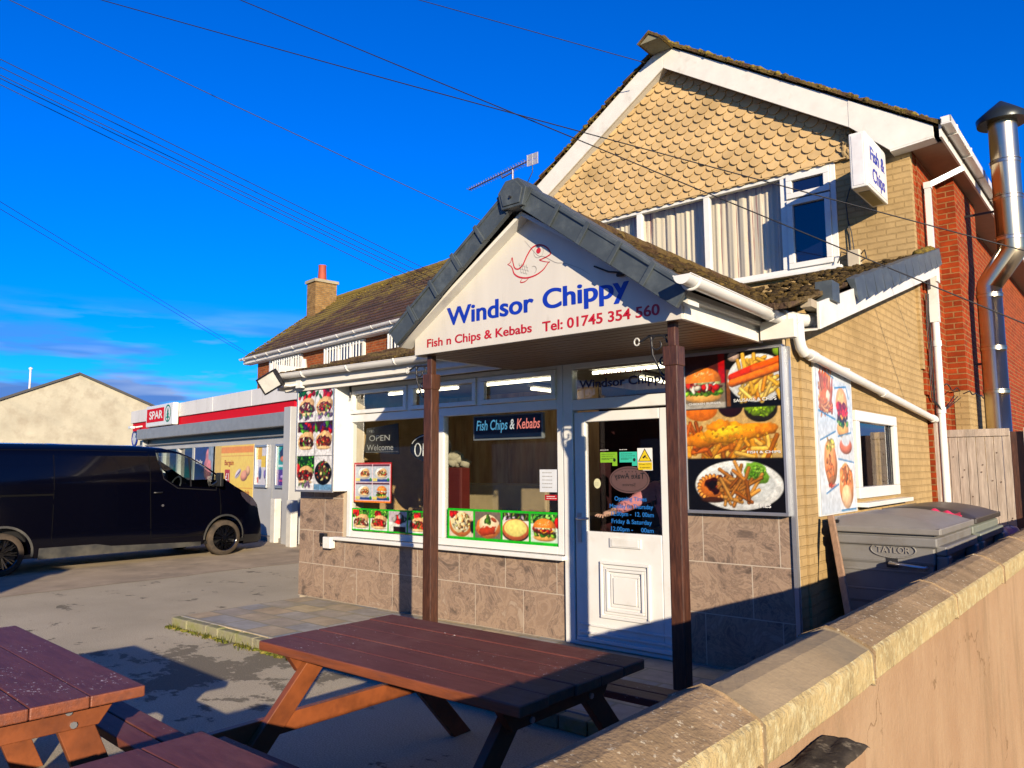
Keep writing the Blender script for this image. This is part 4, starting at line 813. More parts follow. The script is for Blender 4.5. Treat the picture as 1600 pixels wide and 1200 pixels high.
for tx, x, z, wd, h in (('SAUSAGE & CHIPS', -2.515, 2.155, .34, .024), ('CHICKEN BURGER', -2.90, 2.15, .28, .016), ('FISH & CHIPS', -2.42, 1.755, .26, .018), ('PIES', -2.335, 1.345, .085, .028)): text_mesh(tx, 'caption', mbd, whitetxt, (x, GY-.061, z), X, Z, width=wd, height=h, bold=.02)

# kebab light box left of the window
C = Canvas(.70, 1.22, (.9, .9, .88), 130); H3 = 1.22/3
bgs = [((.85, .85, .86), 1), ((.82, .82, .84), 1), ((.86, .86, .88), 0), ((.8, .8, .82), 0), ((.9, .9, .9), 2), ((.75, .80, .86), 3)]
for r in range(3):
    for q in range(2):
        x0, x1, y0, y1 = q*.35, q*.35+.346, (2-r)*H3+.004, (3-r)*H3; cl = C.inbox(x0, x1, y0, y1); cx = (x0+x1)/2; cy = y0+H3*.42
        C.rect(x0, x1, y0, y1, (.88, .88, .88))
        if r == 0: C.bits(cx, y1-.06, .17, .07, 16, .05, ((.80, .05, .05), (.05, .45, .12), (.70, .05, .25), (.02, .35, .12)), cl)
        elif r == 1: C.rect(x0, x1, y1-.12, y1, (.25, .06, .10)); C.bits(cx, y1-.07, .17, .07, 16, .05, ((.80, .04, .03), (.30, .6, .1), (.25, .08, .35)), cl)
        elif q == 0: C.salad(x0, x1, y1-.21, y1, 70); C.ell(x0+.02, y1-.16, .05, .07, (.8, .05, .03), clip=cl)
        if r == 2 and q == 1:
            C.rect(x0, x1, y0, y0+.07, (.40, .58, .72)); C.ell(cx, cy+.03, .165, .14, (.05, .05, .04), clip=cl); C.bits(cx, cy+.05, .14, .11, 90, .025, ((.12, .10, .08), (.6, .1, .05), (.85, .8, .5), (.3, .45, .1), (.45, .25, .15), (.08, .09, .1)), cl)
        else:
            C.kebab(cx, cy+.01, .33, .25, cl, ((.35, .08, .05), (.55, .16, .08), (.25, .06, .05)) if q == 0 else ((.60, .22, .05), (.45, .08, .05), (.8, .4, .1)))
            if r != 1: C.bits(cx, cy-.10, .14, .03, 14, .03, ((.40, .55, .3), (.5, .4, .55)), cl)
C.rect(.346, .35, 0, 1.22, (.2, .2, .2)); C.rect(0, .7, H3-.003, H3+.003, (.05, .05, .05)); C.rect(0, .7, 2*H3-.003, 2*H3+.003, (.05, .05, .05)); C.grain(.14, 3); C.grain(.08, 1)
lb = thing('light_box_sign', 'white light box sign with six kebab pictures on the left end of the shop front', 'sign', (-7.73, 5.60, 1.40))
MB(white).box(-8.13, -7.36, 5.56, GY-.001, 1.385, 2.64).build('case', lb, bevel=.012)
C.build('poster', lb, (-8.095, 5.555, 1.40), X, Z, .002)
b = MB(alu)
for q in ((-8.12, -7.37, 1.375, 1.40), (-8.12, -7.37, 2.62, 2.645), (-8.12, -8.095, 1.40, 2.62), (-7.395, -7.37, 1.40, 2.62)): b.box(q[0], q[1], 5.545, 5.56, q[2], q[3])
b.build('frame', lb, bevel=.003)

# side-wall poster panel (faces +X)
C = Canvas(.93, 1.255, (.80, .84, .88), 110); o = (.80, .30, .10); pl_ = ((.94, .55, .25), (.88, .40, .14), (.97, .68, .42)); BL = (.05, .42, .68)
def frame_(pts):
    for i in range(len(pts)-1): C.bar(*pts[i], *pts[i+1], .012, BL, 0)
C.poly([(.04, 1.22), (.45, 1.13), (.45, .80), (.04, .84)], (.88, .90, .92)); C.chips(.23, 1.02, .17, .14, 50, .22, .026, pl_, C.inbox(.05, .44, .82, 1.2), 1.5); C.ell(.22, .93, .13, .09, (.93, .45, .2), clip=None, wob=.2); C.ell(.29, .96, .05, .06, (.97, .85, .75)); C.chips(.25, .87, .18, .04, 22, .12, .025, pl_)
frame_([(.04, 1.22), (.45, 1.13)]); frame_([(.04, .84), (.45, .78)])
C.poly([(.47, 1.07), (.80, 1.07), (.84, .68), (.50, .66)], (.88, .90, .92)); C.burger(.64, .86, .34, .46, None, True, True); C.bits(.64, .88, .14, .03, 14, .05, ((.85, .06, .05), (.9, .12, .08))); frame_([(.47, 1.05), (.78, 1.08), (.84, .98)]); frame_([(.50, .64), (.86, .68)])
C.poly([(.05, .62), (.44, .68), (.46, .26), (.14, .18)], (.90, .91, .93)); C.ell(.28, .42, .16, .19, (.92, .58, .36), .1, .5, .05); C.bits(.28, .57, .12, .04, 26, .03, ((.85, .82, .35), (.7, .75, .25), (.95, .75, .4))); C.bits(.27, .38, .10, .10, 20, .03, ((.90, .52, .3), (.85, .42, .2))); C.bits(.30, .24, .10, .02, 12, .02, ((.80, .2, .1),)); frame_([(.05, .60), (.44, .68)]); frame_([(.14, .17), (.46, .24)])
C.ell(.70, .56, .17, .07, (.88, .45, .35), 0, .5); C.ell(.70, .61, .11, .05, (.80, .84, .88), 0, 0)
C.poly([(.46, .44), (.88, .42), (.88, .02), (.48, .02)], (.90, .91, .93)); C.ell(.67, .22, .19, .19, (.93, .60, .36), 0, .4, .05); C.bits(.67, .30, .16, .07, 50, .04, ((.93, .50, .25), (.85, .40, .16), (.96, .7, .5))); C.ell(.66, .13, .13, .10, (.96, .78, .60), 0, .3); frame_([(.48, .45), (.90, .42)]); frame_([(.50, .02), (.90, .02)])
C.grain(.08, 3)
sp = thing('wall_poster', 'tall pale blue food poster panel on the tan side wall left of the small window', 'poster', (-2.08, 6.78, 1.28))
MB(white).box(S-.001, S+.018, 6.285, 7.265, 1.255, 2.53).build('panel', sp, bevel=.003); C.build('poster', sp, (S+.019, 6.31, 1.265), Y, Z, .001)

# projecting fish and chips box sign (in the YZ plane) on the gable
pb = thing('projecting_sign', 'white box sign with blue Fish & Chips lettering sticking out from the upstairs wall', 'sign', (-2.41, 9.6, 4.84))
b = MB(white); b.box(-2.50, -2.316, 9.12, 9.99, 4.84, 5.50); b.build('case', pb, bevel=.014)
b = MB(M('sign_face', (.74, .74, .76), .35, bump=0)); b.box(-2.316, -2.312, 9.155, 9.955, 4.875, 5.465); b.box(-2.47, -2.35, 9.115, 9.12, 4.87, 5.47); b.build('face', pb)
b = MB(M('sign_underside', (.42, .34, .14), .6)); b.box(-2.47, -2.345, 9.3, 9.9, 4.834, 4.84); b.build('underside_panel', pb)
text_mesh('Fish &', 'lettering', pb, blue, (-2.312, 9.27, 5.20), Y, Z, width=.60, height=.165, bold=.034)
text_mesh('Chips', 'lettering', pb, blue, (-2.312, 9.33, 4.955), Y, Z, width=.52, height=.165, bold=.034)
b = MB(darkmetal); b.box(-2.44, -2.38, 9.99, 10.1, 5.35, 5.40).box(-2.44, -2.38, 9.99, 10.1, 4.95, 5.0); b.build('bracket', pb)
jb = thing('junction_box', 'cream electric junction box with looped cables under the upstairs wall', 'junction box', (-2.75, 10.05, 4.13))
MB(M('cream_plastic', (.60, .52, .38), .5)).box(-2.83, -2.68, 9.99, 10.10, 4.14, 4.36).build('box', jb, bevel=.012)
b = MB(darkmetal); b.tube([(-2.80, 10.06, 4.36), (-2.81, 10.06, 4.7), (-2.83, 10.06, 5.0), (-2.76, 10.05, 5.2)], .007, 5).tube([(-2.76, 10.06, 4.36), (-2.78, 10.06, 4.6), (-2.82, 10.06, 4.8)], .007, 5)
b.tube([(-2.83, 10.05, 4.33), (-2.90, 10.0, 4.36), (-2.93, 10.0, 4.26), (-2.95, 10.0, 4.22)], .009, 5).tube([(-2.68, 10.05, 4.30), (-2.63, 10.03, 4.34), (-2.61, 10.03, 4.24), (-2.68, 10.02, 4.2)], .009, 5); b.build('cable', jb)

# window contents and stickers
G = GY
C = Canvas(1.28, .255, (.03, .72, .04), 150)
xs = [.02, .335, .65, .965]
for i, x in enumerate(xs):
    x1 = x+.295; C.rect(x, x1, .02, .235, (.88, .90, .86)); cl = C.inbox(x, x1, .02, .235); cx = (x+x1)/2
    if i in (0, 1, 3): C.salad(x, x1, .15, .235, 50, ((.4, .75, .15), (.6, .85, .3), (.2, .55, .05))); C.bits(x+.05 if i == 0 else cx, .2, .05, .02, 6, .04, ((.9, .1, .08),), cl); C.kebab(cx, .11, .28, .17, cl, ((.62, .32, .2), (.8, .5, .32), (.5, .2, .1)) if i == 0 else ((.80, .12, .06), (.7, .05, .03), (.9, .35, .1)))
    else: C.rect(x, x1, .12, .235, (.75, .70, .72)); C.bits(cx+.03, .15, .09, .04, 20, .04, ((.85, .06, .05), (.1, .3, .1), (.9, .88, .85)), cl); C.rect(x+.08, x1-.02, .02, .075, (.12, .03, .02))
C.grain(.12, 3)
C.build('window_strip', None, (-7.28, G-.0, .94), X, Z, .004, PRINTM, label='green bordered strip of kebab pictures along the bottom of the left window pane', category='window sticker')
C = Canvas(1.46, .31, (.03, .72, .04), 150)
x0s = [.03, .39, .755, 1.105]; wds = [.335, .34, .325, .34]
for i, (x, wd) in enumerate(zip(x0s, wds)):
    x1 = x+wd; C.rect(x, x1, .03, .285, ((.85, .80, .7), (.45, .40, .35), (.92, .90, .85), (.85, .92, .85))[i]); cl = C.inbox(x, x1, .03, .285); cx = (x+x1)/2
    if i == 0: C.ell(cx, .15, .16, .12, (.88, .50, .22), 0, .3, .05, cl); C.ell(cx, .17, .14, .10, (.93, .88, .66), 0, .15, .1, cl); C.bits(cx, .17, .13, .09, 50, .018, ((.96, .93, .78), (.8, .6, .35), (.5, .3, .12), (.85, .85, .5)), cl); C.bits(x+.06, .26, .06, .02, 8, .04, ((.85, .05, .05),), cl); C.ell(x1-.01, .13, .03, .06, (.02, .1, .08), clip=cl)
    elif i == 1: C.ell(cx, .13, .16, .10, (.90, .50, .22), 0, .3, .05, cl); C.ell(cx+.01, .17, .13, .09, (.95, .86, .70), 0, .2, .1, cl); C.ell(cx-.01, .10, .12, .04, (.72, .22, .08), .1, .3, .3, cl); C.bits(cx+.0, .21, .04, .03, 12, .03, ((.12, .3, .08), (.3, .5, .1)), cl); C.ell(cx+.08, .21, .04, .018, (.62, .25, .12), -.4, clip=cl)
    elif i == 2: C.salad(x, x1, .215, .285, 30, ((.25, .05, .08), (.4, .3, .2), (.75, .7, .75), (.3, .4, .1))); C.ell(cx, .10, .165, .08, (.18, .08, .08), clip=cl); C.ell(cx, .13, .165, .10, (.86, .42, .22), 0, .3, 0, cl); C.ell(cx, .145, .14, .08, (.93, .88, .48), 0, .12, .04, cl)
    else: C.salad(x, x1, .20, .285, 40, ((.35, .75, .2), (.6, .88, .4), (.2, .6, .1))); C.ell(x1-.02, .21, .04, .05, (.85, .05, .05), clip=cl); C.burger(cx-.01, .15, .28, .22, cl)
C.grain(.08, 3)
C.build('window_strip', None, (-5.71, G-.0, .93), X, Z, .004, PRINTM, label='green bordered strip with pizza, pie and burger pictures along the right window pane', category='window sticker')
C = Canvas(.66, .455, (.70, .03, .06), 170); C.rect(.02, .64, .02, .435, (.95, .85, .86)); C.rect(.02, .64, 0, .02, (.9, .5, .1))
for r in range(2):
    for q in range(2):
        x, y = .035+.30*q, .03+.205*r; C.rect(x, x+.29, y, y+.195, (.72, .76, .80)); C.rect(x, x+.29, y+.175, y+.195, (.30, .06, .16)); C.rect(x, x+.29, y, y+.03, (.10, .25, .55)); cl = C.inbox(x, x+.29, y, y+.17)
        if r == 0 and q == 1: C.burger(x+.16, y+.095, .18, .15, cl)
        else: C.ell(x+.15, y+.09, .11, .065, (.93, .93, .9), clip=cl); C.kebab(x+.16, y+.10, .17, .11, cl, ((.9, .5, .15), (.8, .3, .1), (.95, .7, .3)))
        C.rect(x, x+.08, y+.005, y+.04, (.85, .80, .45)); C.ell(x+.265, y+.025, .018, .018, (.10, .55, .15), clip=None)
C.grain(.08, 2); C.build('menu_poster', None, (-7.25, G, 1.265), X, Z, .005, PRINTM, label='red bordered poster of four meals taped inside the left window pane', category='poster')
# chalk style open sign (hangs inside)
ob = thing('chalk_board', 'black chalkboard reading OPEN Welcome hanging inside the left window pane', 'sign', (-6.86, 5.84, 1.86))
b = MB(black); b.prism([(-7.16, 1.84), (-6.55, 1.81), (-6.57, 2.16), (-7.12, 2.12)], 'y', 5.83, 5.84); b.build('board', ob)
chalk = M('chalk', (.55, .55, .52), .9, bump=0)
for tx, x, z, wd, h in (("YES", -7.07, 2.07, .10, .025), ('OPEN', -7.06, 1.97, .36, .065), ('Welcome', -7.10, 1.86, .46, .068)): text_mesh(tx, 'lettering', ob, chalk, (x, 5.824, z), X, Z, width=wd, height=h, bold=.0)
b = MB(chalk)
for i in range(40): b.box(-7.12+i*.014, -7.114+i*.014, 5.8285, 5.8295, 1.838, 1.843)
b.build('chalk_dots', ob)
on = thing('open_sign', 'dark oval sign with white outline letters OPEN inside the left window, partly behind a post', 'sign', (-6.18, 5.9, 1.75))
b = MB(black); b.prism(arc(-6.13, 1.88, .31, .16, 0, 360, 32)[:-1], 'y', 5.90, 5.93); b.build('board', on)
neon = M('unlit_neon_white', (.72, .74, .76), .3, bump=0)
b = MB(neon); b.tube([(x, 5.885, z) for x, z in arc(-6.13, 1.88, .28, .135, 20, 160, 20)], .006, 6)
b.tube([(x, 5.885, z) for x, z in arc(-6.30, 1.855, .048, .07, 0, 360, 20)], .008, 6); b.tube([(x, 5.885, z) for x, z in [(-6.215, 1.785), (-6.215, 1.925), (-6.17, 1.925), (-6.15, 1.895), (-6.17, 1.86), (-6.21, 1.86)]], .008, 6)
b.tube([(x, 5.885, z) for x, z in [(-6.02, 1.925), (-6.09, 1.925), (-6.09, 1.785), (-6.02, 1.785)]], .008, 6).tube([(-6.09, 5.885, 1.855), (-6.03, 5.885, 1.855)], .008, 6).tube([(x, 5.885, z) for x, z in [(-5.975, 1.785), (-5.975, 1.925), (-5.90, 1.785), (-5.90, 1.925)]], .008, 6)
b.build('lettering', on)
led = thing('display_sign', 'dark blue display reading Fish Chips & Kebabs at the top of the right window pane', 'sign', (-4.95, 5.86, 1.93))
b = MB(greyalu); b.box(-5.41, -4.50, 5.83, 5.87, 1.93, 2.185); b.build('case', led, bevel=.006); MB(M('navy_panel', (.005, .016, .05), .3)).box(-5.39, -4.52, 5.826, 5.83, 1.95, 2.17).build('panel', led)
lb_ = emit_mat('lit_tube_blue', (.10, .34, .50), .45); lr = emit_mat('lit_tube_coral', (.85, .22, .16), .5); lw_ = emit_mat('lit_tube_white', (.7, .68, .6), .45)
for tx, x, wd, m_ in (('Fish Chips', -5.36, .42, lb_), ('&', -4.91, .06, lw_), ('Kebabs', -4.82, .29, lr)): text_mesh(tx, 'lettering', led, m_, (x, 5.826, 2.035), X, Z, width=wd, height=.10, bold=.012, shear=.15)
np_ = thing('paper_note', 'white paper note with handwriting taped to the right edge of the window', 'note', (-4.35, G, 1.42))
MB(M('note_paper', (.72, .76, .82), .7, bump=0)).box(-4.49, -4.285, G-.004, G-.002, 1.425, 1.635).build('paper', np_)
rs = thing('red_sticker', 'small red sticker with white print below the paper note', 'sticker', (-4.36, G, 1.35))
MB(red).box(-4.43, -4.285, G-.004, G-.002, 1.35, 1.40).build('sticker', rs)
# door stickers
def sc_(par, mat, x0, x1, z, y, rows, dz=.018, seed=0, h=.004):
    # small print too fine to read in the photo: uneven broken strokes
    r = random.Random(seed+int(x0*1000)); b = MB(mat)
    for k in range(rows):
        x = x0
        while x < x1-r.uniform(0, .3)*(x1-x0): L = r.uniform(.006, .022); b.box(x, x+L, y-.0006, y, z-k*dz-h/2, z-k*dz+h/2); x += L+.004
    b.build('small_print', par)
DG = G-.003
sc_(np_, greytxt, -4.46, -4.33, 1.605, G-.0045, 5, .034, 2, .007); sc_(rs, whitetxt, -4.41, -4.30, 1.385, G-.0045, 2, .018, 5, .006)
def sticker(name, label, x0, x1, z0, z1, mat, y=DG):
    t_ = thing(name, label, 'sticker', ((x0+x1)/2, y, z0)); MB(mat).box(x0, x1, y-.001, y, z0, z1).build('backing', t_); return t_
lime = M('lime_print', (.24, .52, .02), .5, bump=0); teal = M('teal_print', (.04, .56, .40), .5, bump=0); yel = M('yellow_print', (.80, .60, .01), .5, bump=0)
for nm, lab, x0, m_ in (('rating_sticker', 'lime green sticker on the door glass, left of the turquoise one', -3.805, lime), ('rating_sticker', 'turquoise sticker on the door glass next to the yellow camera warning', -3.605, teal)):
    t_ = sticker(nm, lab, x0, x0+.175, 1.695, 1.785, m_); MB(m_).box(x0+.125, x0+.175, DG-.001, DG, 1.665, 1.695).build('tab', t_)
    sc_(t_, blacktxt, x0+.015, x0+.16, 1.768, DG-.0015, 3); sc_(t_, blacktxt, x0+.015, x0+.10, 1.722, DG-.0015, 1); sc_(t_, whitetxt, x0, x0+.09, 1.805, DG-.0015, 1)
    MB(blacktxt).prism(arc(x0+.148, 1.716, .013, .015, 0, 360, 14)[:-1], 'y', DG-.002, DG-.001).build('round_mark', t_)
t_ = sticker('camera_warning', 'white and yellow camera warning sign with black triangle on the door glass', -3.425, -3.28, 1.625, 1.815, whitetxt)
MB(yel).box(-3.42, -3.285, DG-.002, DG-.001, 1.63, 1.695).build('panel', t_)
b = MB(blacktxt, yel); b.add([(-3.42, DG-.002, 1.70), (-3.285, DG-.002, 1.70), (-3.3525, DG-.002, 1.812)], [(0, 1, 2)]); b.cur = 1; b.add([(-3.408, DG-.003, 1.706), (-3.297, DG-.003, 1.706), (-3.3525, DG-.003, 1.800)], [(0, 1, 2)])
b.cur = 0; b.add([(-3.375, DG-.004, 1.735), (-3.365, DG-.004, 1.725), (-3.338, DG-.004, 1.745), (-3.348, DG-.004, 1.757)], [(0, 1, 2, 3)]); b.add([(-3.345, DG-.004, 1.732), (-3.325, DG-.004, 1.725), (-3.325, DG-.004, 1.73), (-3.343, DG-.004, 1.738)], [(0, 1, 2, 3)]); b.build('triangle', t_)
text_mesh('24 hour CCTV', 'writing', t_, blacktxt, (-3.41, DG-.002, 1.672), X, Z, width=.115, height=.012); text_mesh('in operation', 'writing', t_, blacktxt, (-3.40, DG-.002, 1.645), X, Z, width=.095, height=.012)
ov = thing('oval_sticker', 'pinkish oval sticker printed in reverse on the door glass', 'sticker', (-3.51, G, 1.45)); OVM = M('oval_pink', (.13, .07, .065), .5, bump=0)
MB(OVM).prism(arc(-3.512, 1.545, .20, .115, 0, 360, 40)[:-1], 'y', DG-.001, DG).build('backing', ov)
b = MB(blacktxt); line(b, arc(-3.512, 1.545, .185, .10, 0, 360, 40), .004, DG-.002, False)
for i in range(5): cx = -3.58+.034*i; b.add([(cx+.008*math.cos(a)*(1 if k % 2 else .45), DG-.002, 1.615+.008*math.sin(a)*(1 if k % 2 else .45)) for k, a in enumerate(np.arange(0, 6.2, .628))], [tuple(range(10))])
b.build('outline', ov)
text_mesh('Take Away', 'lettering', ov, blacktxt, (-3.36, DG-.001, 1.555), (-1, 0, 0), Z, width=.30, height=.05, N=(0, -1, 0), bold=.01); text_mesh('Service', 'lettering', ov, blacktxt, (-3.45, DG-.001, 1.49), (-1, 0, 0), Z, width=.13, height=.028, N=(0, -1, 0))
rc_ = thing('round_sticker', 'small round cream sticker on the left of the door glass', 'sticker', (-3.84, G, 1.47))
MB(M('cream_print', (.72, .70, .42), .5, bump=0)).prism(arc(-3.842, 1.51, .036, .044, 0, 360, 24)[:-1], 'y', DG-.001, DG).build('backing', rc_); sc_(rc_, greytxt, -3.868, -3.82, 1.515, DG-.0015, 2)
dblue = M('door_blue_print', (.012, .16, .52), .5, bump=0)
ot = thing('opening_times', 'blue opening times lettering on the lower part of the door glass', 'lettering', (-3.5, G, 1.10))
for tx, x, z, wd in (('Opening Times', -3.665, 1.365, .32), ('Monday to Thursday', -3.715, 1.300, .43), ('12.00pm -  12. 00am', -3.70, 1.235, .42), ('Friday & Saturday', -3.70, 1.170, .40), ('12.00pm -     00am', -3.705, 1.105, .42)): text_mesh(tx, 'lettering', ot, dblue, (x, DG, z), X, Z, width=wd, height=.036, bold=.025)
tl = thing('transom_lettering', 'dark blue shop name lettering on the glass above the door', 'lettering', (-3.6, G, 2.3))
navy = M('navy_print', (.004, .012, .10), .5, bump=0)
text_mesh('Windsor Chippy', 'lettering', tl, navy, (-4.02, DG, 2.37), X, Z, width=.90, height=.075, bold=.02); text_mesh('Fish n Chips', 'lettering', tl, red, (-3.80, DG, 2.475), X, Z, width=.50, height=.035, bold=.01)

# electric boxes on the tiles
eb = thing('meter_box', 'small white electrical box with black socket and short cables on the tiled wall', 'electrical box', (-7.68, G, .70))
MB(white).box(-7.72, -7.575, G-.09, G-.01, .71, .845).build('box', eb, bevel=.01); MB(black).box(-7.83, -7.72, G-.06, G-.012, .775, .88).build('socket', eb, bevel=.008)
MB(black).tube([(-7.82, G-.04, .775), (-7.81, G-.05, .74), (-7.77, G-.05, .75), (-7.75, G-.05, .715), (-7.71, G-.05, .73)], .009, 6).build('cable', eb)
wb = thing('wall_hook', 'white curved hook hanging from the gutter edge beside the light box', 'hook', (-7.28, 5.7, 2.55))
MB(black, white).tube([(-7.29, 5.70, 2.64), (-7.25, 5.68, 2.64), (-7.24, 5.68, 2.56), (-7.25, 5.68, 2.48)], .014, 8).box(-7.31, -7.24, 5.68, 5.74, 2.63, 2.67).build('hook_arm', wb)
# scroll brackets on the posts
def scroll(x, label):
    t_ = thing('scroll_bracket', label, 'bracket', (x-.05, 4.5, 2.3)); b = MB(darkmetal)
    def sp_(cx, cz, r0, a0, turns, sg=1): return [(cx+sg*(r0*(1-.7*i/24))*math.cos(a0+turns*6.283*i/24), 4.5, cz+(r0*(1-.7*i/24))*math.sin(a0+turns*6.283*i/24)) for i in range(25)]
    b.tube(sp_(x-.14, 2.47, .07, 0, 1.1), .007, 6).tube(sp_(x-.10, 2.36, .055, 1.5, 1.0, -1), .007, 6).tube([(x-.05, 4.5, 2.52), (x-.2, 4.5, 2.53), (x-.27, 4.5, 2.50)], .009, 6).tube([(x-.05, 4.5, 2.22), (x-.12, 4.5, 2.27), (x-.18, 4.5, 2.40), (x-.19, 4.5, 2.52)], .008, 6)
    b.build('scrollwork', t_); MB(M('hook_pale', (.6, .6, .58), .4)).tube([(x-.275, 4.5, z) for x, z in ()] or [(x-.30+.02*math.cos(a), 4.5, 2.50+.025*math.sin(a)) for a in np.arange(0, 6.3, .6)], .006, 6).build('ring', t_)
scroll(-4.655, 'black curled iron basket bracket on the left porch post'); scroll(-2.36, 'black curled iron basket bracket on the right porch post')
# floodlight on the left corner
fl = thing('floodlight', 'black framed floodlight on an arm at the left end of the shop gutter', 'floodlight', (-8.2, 5.45, 2.7))
Mx = Matrix.Translation((-8.22, 5.22, 2.70)) @ Matrix.Rotation(R_(22), 4, 'Z') @ Matrix.Rotation(R_(22), 4, 'X') @ Matrix.Rotation(R_(-24), 4, 'Y')
def tb(mb, box): a = MB(); a.box(*box); mb.add([tuple(Mx @ Vector(p)) for p in a.v], a.f)
b = MB(black); tb(b, (-.155, .155, 0, .05, -.11, .11)); tb(b, (-.155, .155, -.02, 0, .09, .11)); tb(b, (-.155, .155, -.02, 0, -.11, -.09)); tb(b, (-.155, -.135, -.02, 0, -.09, .09)); tb(b, (.135, .155, -.02, 0, -.09, .09)); b.build('case', fl, bevel=.008)
b = MB(M('lamp_lens', (.72, .72, .66), .25)); tb(b, (-.135, .135, -.006, 0, -.09, .09)); b.build('lens', fl)
b = MB(white); b.tube([(-8.22, 5.27, 2.68), (-8.05, 5.40, 2.66), (-7.95, 5.47, 2.68)], .016, 8); b.box(-8.0, -7.9, 5.44, 5.50, 2.63, 2.72); b.build('arm', fl)

# inside: strip lights, flowers, person reaching for the door
tube_m = emit_mat('lit_tube', (1, .90, .66), 2.6)
def strip(x0, x1, y0, y1, label):
    t_ = thing('strip_light', label, 'ceiling light', ((x0+x1)/2, (y0+y1)/2, 2.6), group='strip lights on the shop ceiling'); b = MB(white); b.box(x0, x1, y0, y1, 2.655, 2.69); b.build('batten', t_)
    MB(tube_m).cyl(((x0+.02, (y0+y1)/2, 2.625) if x1-x0 > .5 else ((x0+x1)/2, y0+.02, 2.625)), ((x1-.02, (y0+y1)/2, 2.625) if x1-x0 > .5 else ((x0+x1)/2, y1-.02, 2.625)), .018, n=10).build('tube', t_)
for (x0, x1, y), lab in zip(((-7.75, -6.45, 6.7), (-6.2, -4.9, 6.7), (-4.45, -2.9, 6.6)), ('lit strip light inside the shop seen through the leftmost top pane', 'lit strip light across the ceiling behind the middle and right top panes', 'yellowish lit strip light seen through the glass above the door')): strip(x0, x1, y-.05, y+.05, lab)
for (x, y0), lab in zip(((-5.9, 7.4), (-4.3, 7.3)), ('lit strip light running away from the window behind the right top pane', 'lit strip light running away from the street behind the lettered glass above the door')): strip(x-.05, x+.05, y0, y0+1.0, lab)
fv = thing('flower_vase', 'red vase of white and yellow flowers behind the small side window', 'vase', (-2.45, 8.0, 1.38))
MB(M('red_vase', (.32, .03, .06), .4)).box(-2.56, -2.40, 7.80, 8.22, 1.38, 1.74).build('vase', fv, bevel=.02)
b = MB(M('white_petals', (.7, .7, .6), .8), M('yellow_petals', (.55, .55, .05), .8), M('stem_green', (.05, .12, .02), .8)); rf = random.Random(1)
for i in range(60): b.cur = 0 if i % 3 else 1; yy = rf.gauss(7.95, .14) if b.cur == 0 else rf.gauss(7.62, .06); b.blob((-2.45+rf.uniform(-.06, .08), yy, 1.86+rf.gauss(0, .06)), rf.uniform(.015, .035), i, .7, 6)
b.cur = 2; [b.tube([(-2.48, 8.0+rf.uniform(-.1, .1), 1.72), (-2.47, rf.uniform(7.6, 8.2), 1.86)], .004, 4) for i in range(20)]; b.build('flowers', fv)
MB(M('pale_blind', (.25, .18, .12), .9)).box(-2.9, -2.86, 7.2, 8.9, 1.1, 2.3).build('window_backing', shop)
dp = thing('towel_roll', 'white bundle on a red holder standing inside the right window pane', 'towels', (-5.62, 6.5, 1.12)); MB(M('red_holder', (.11, .015, .012), .4)).box(-6.20, -5.98, 6.24, 6.40, 1.13, 1.66).build('holder', dp, bevel=.02)
b = MB(M('towel_white', (.40, .37, .28), .9)); [b.blob((-6.09+rf.uniform(-.07, .07), 6.31+rf.uniform(-.05, .05), 1.72+rf.uniform(-.03, .07)), .07, i, .8) for i in range(8)]; b.build('towels', dp)
def skin_body(name, pts, edges, radii, mat, parent, sub=1):
    me = bpy.data.meshes.new(name); F = FR[parent.name].inverted(); me.from_pydata([tuple(F @ Vector(p)) for p in pts], edges, []); o = link(bpy.data.objects.new(name, me)); o.parent = parent; me.materials.append(mat)
    sk = o.modifiers.new('skin', 'SKIN'); sk.use_smooth_shade = True
    for v, r in zip(me.skin_vertices[0].data, radii): v.radius = (r, r)
    me.skin_vertices[0].data[0].use_root = True; sb = o.modifiers.new('sub', 'SUBSURF'); sb.levels = sub; sb.render_levels = sub; return o
pe = thing('person', 'person in a pink sleeve inside the shop reaching for the door handle', 'person', (-3.45, 6.32, .1))
skin = M('skin', (.70, .42, .28), .6, bump=0); pink = M('pink_sleeve', (.75, .30, .32), .85, var=.3, vs=12, bump=.3, bs=30); pinkv = pink
bx, by, bz = -3.28, 6.18, .1
P = [(bx, by, bz+.95), (bx, by, bz+1.15), (bx, by, bz+1.38), (bx, by-.01, bz+1.48), (bx, by-.02, bz+1.60), (bx, by-.03, bz+1.70),
     (bx-.18, by-.04, bz+1.36), (bx-.30, by-.18, bz+1.26), (bx-.50, by-.31, bz+1.15), (bx-.56, by-.345, bz+1.13), (bx+.18, by, bz+1.38), (bx+.22, by+.02, bz+1.10), (bx+.2, by-.05, bz+.86),
     (bx-.1, by, bz+.90), (bx-.11, by, bz+.48), (bx-.11, by+.02, bz+.08), (bx-.11, by-.12, bz+.03), (bx+.1, by, bz+.90), (bx+.11, by, bz+.48), (bx+.11, by+.02, bz+.08), (bx+.11, by-.12, bz+.03)]
E_ = [(0, 1), (1, 2), (2, 3), (3, 4), (4, 5), (2, 6), (6, 7), (7, 8), (8, 9), (2, 10), (10, 11), (11, 12), (0, 13), (13, 14), (14, 15), (15, 16), (0, 17), (17, 18), (18, 19), (19, 20)]
RR = [.15, .13, .14, .055, .085, .09, .062, .05, .032, .028, .062, .048, .032, .09, .06, .045, .04, .09, .06, .045, .04]
skin_body('body', P, E_, RR, skin, pe)
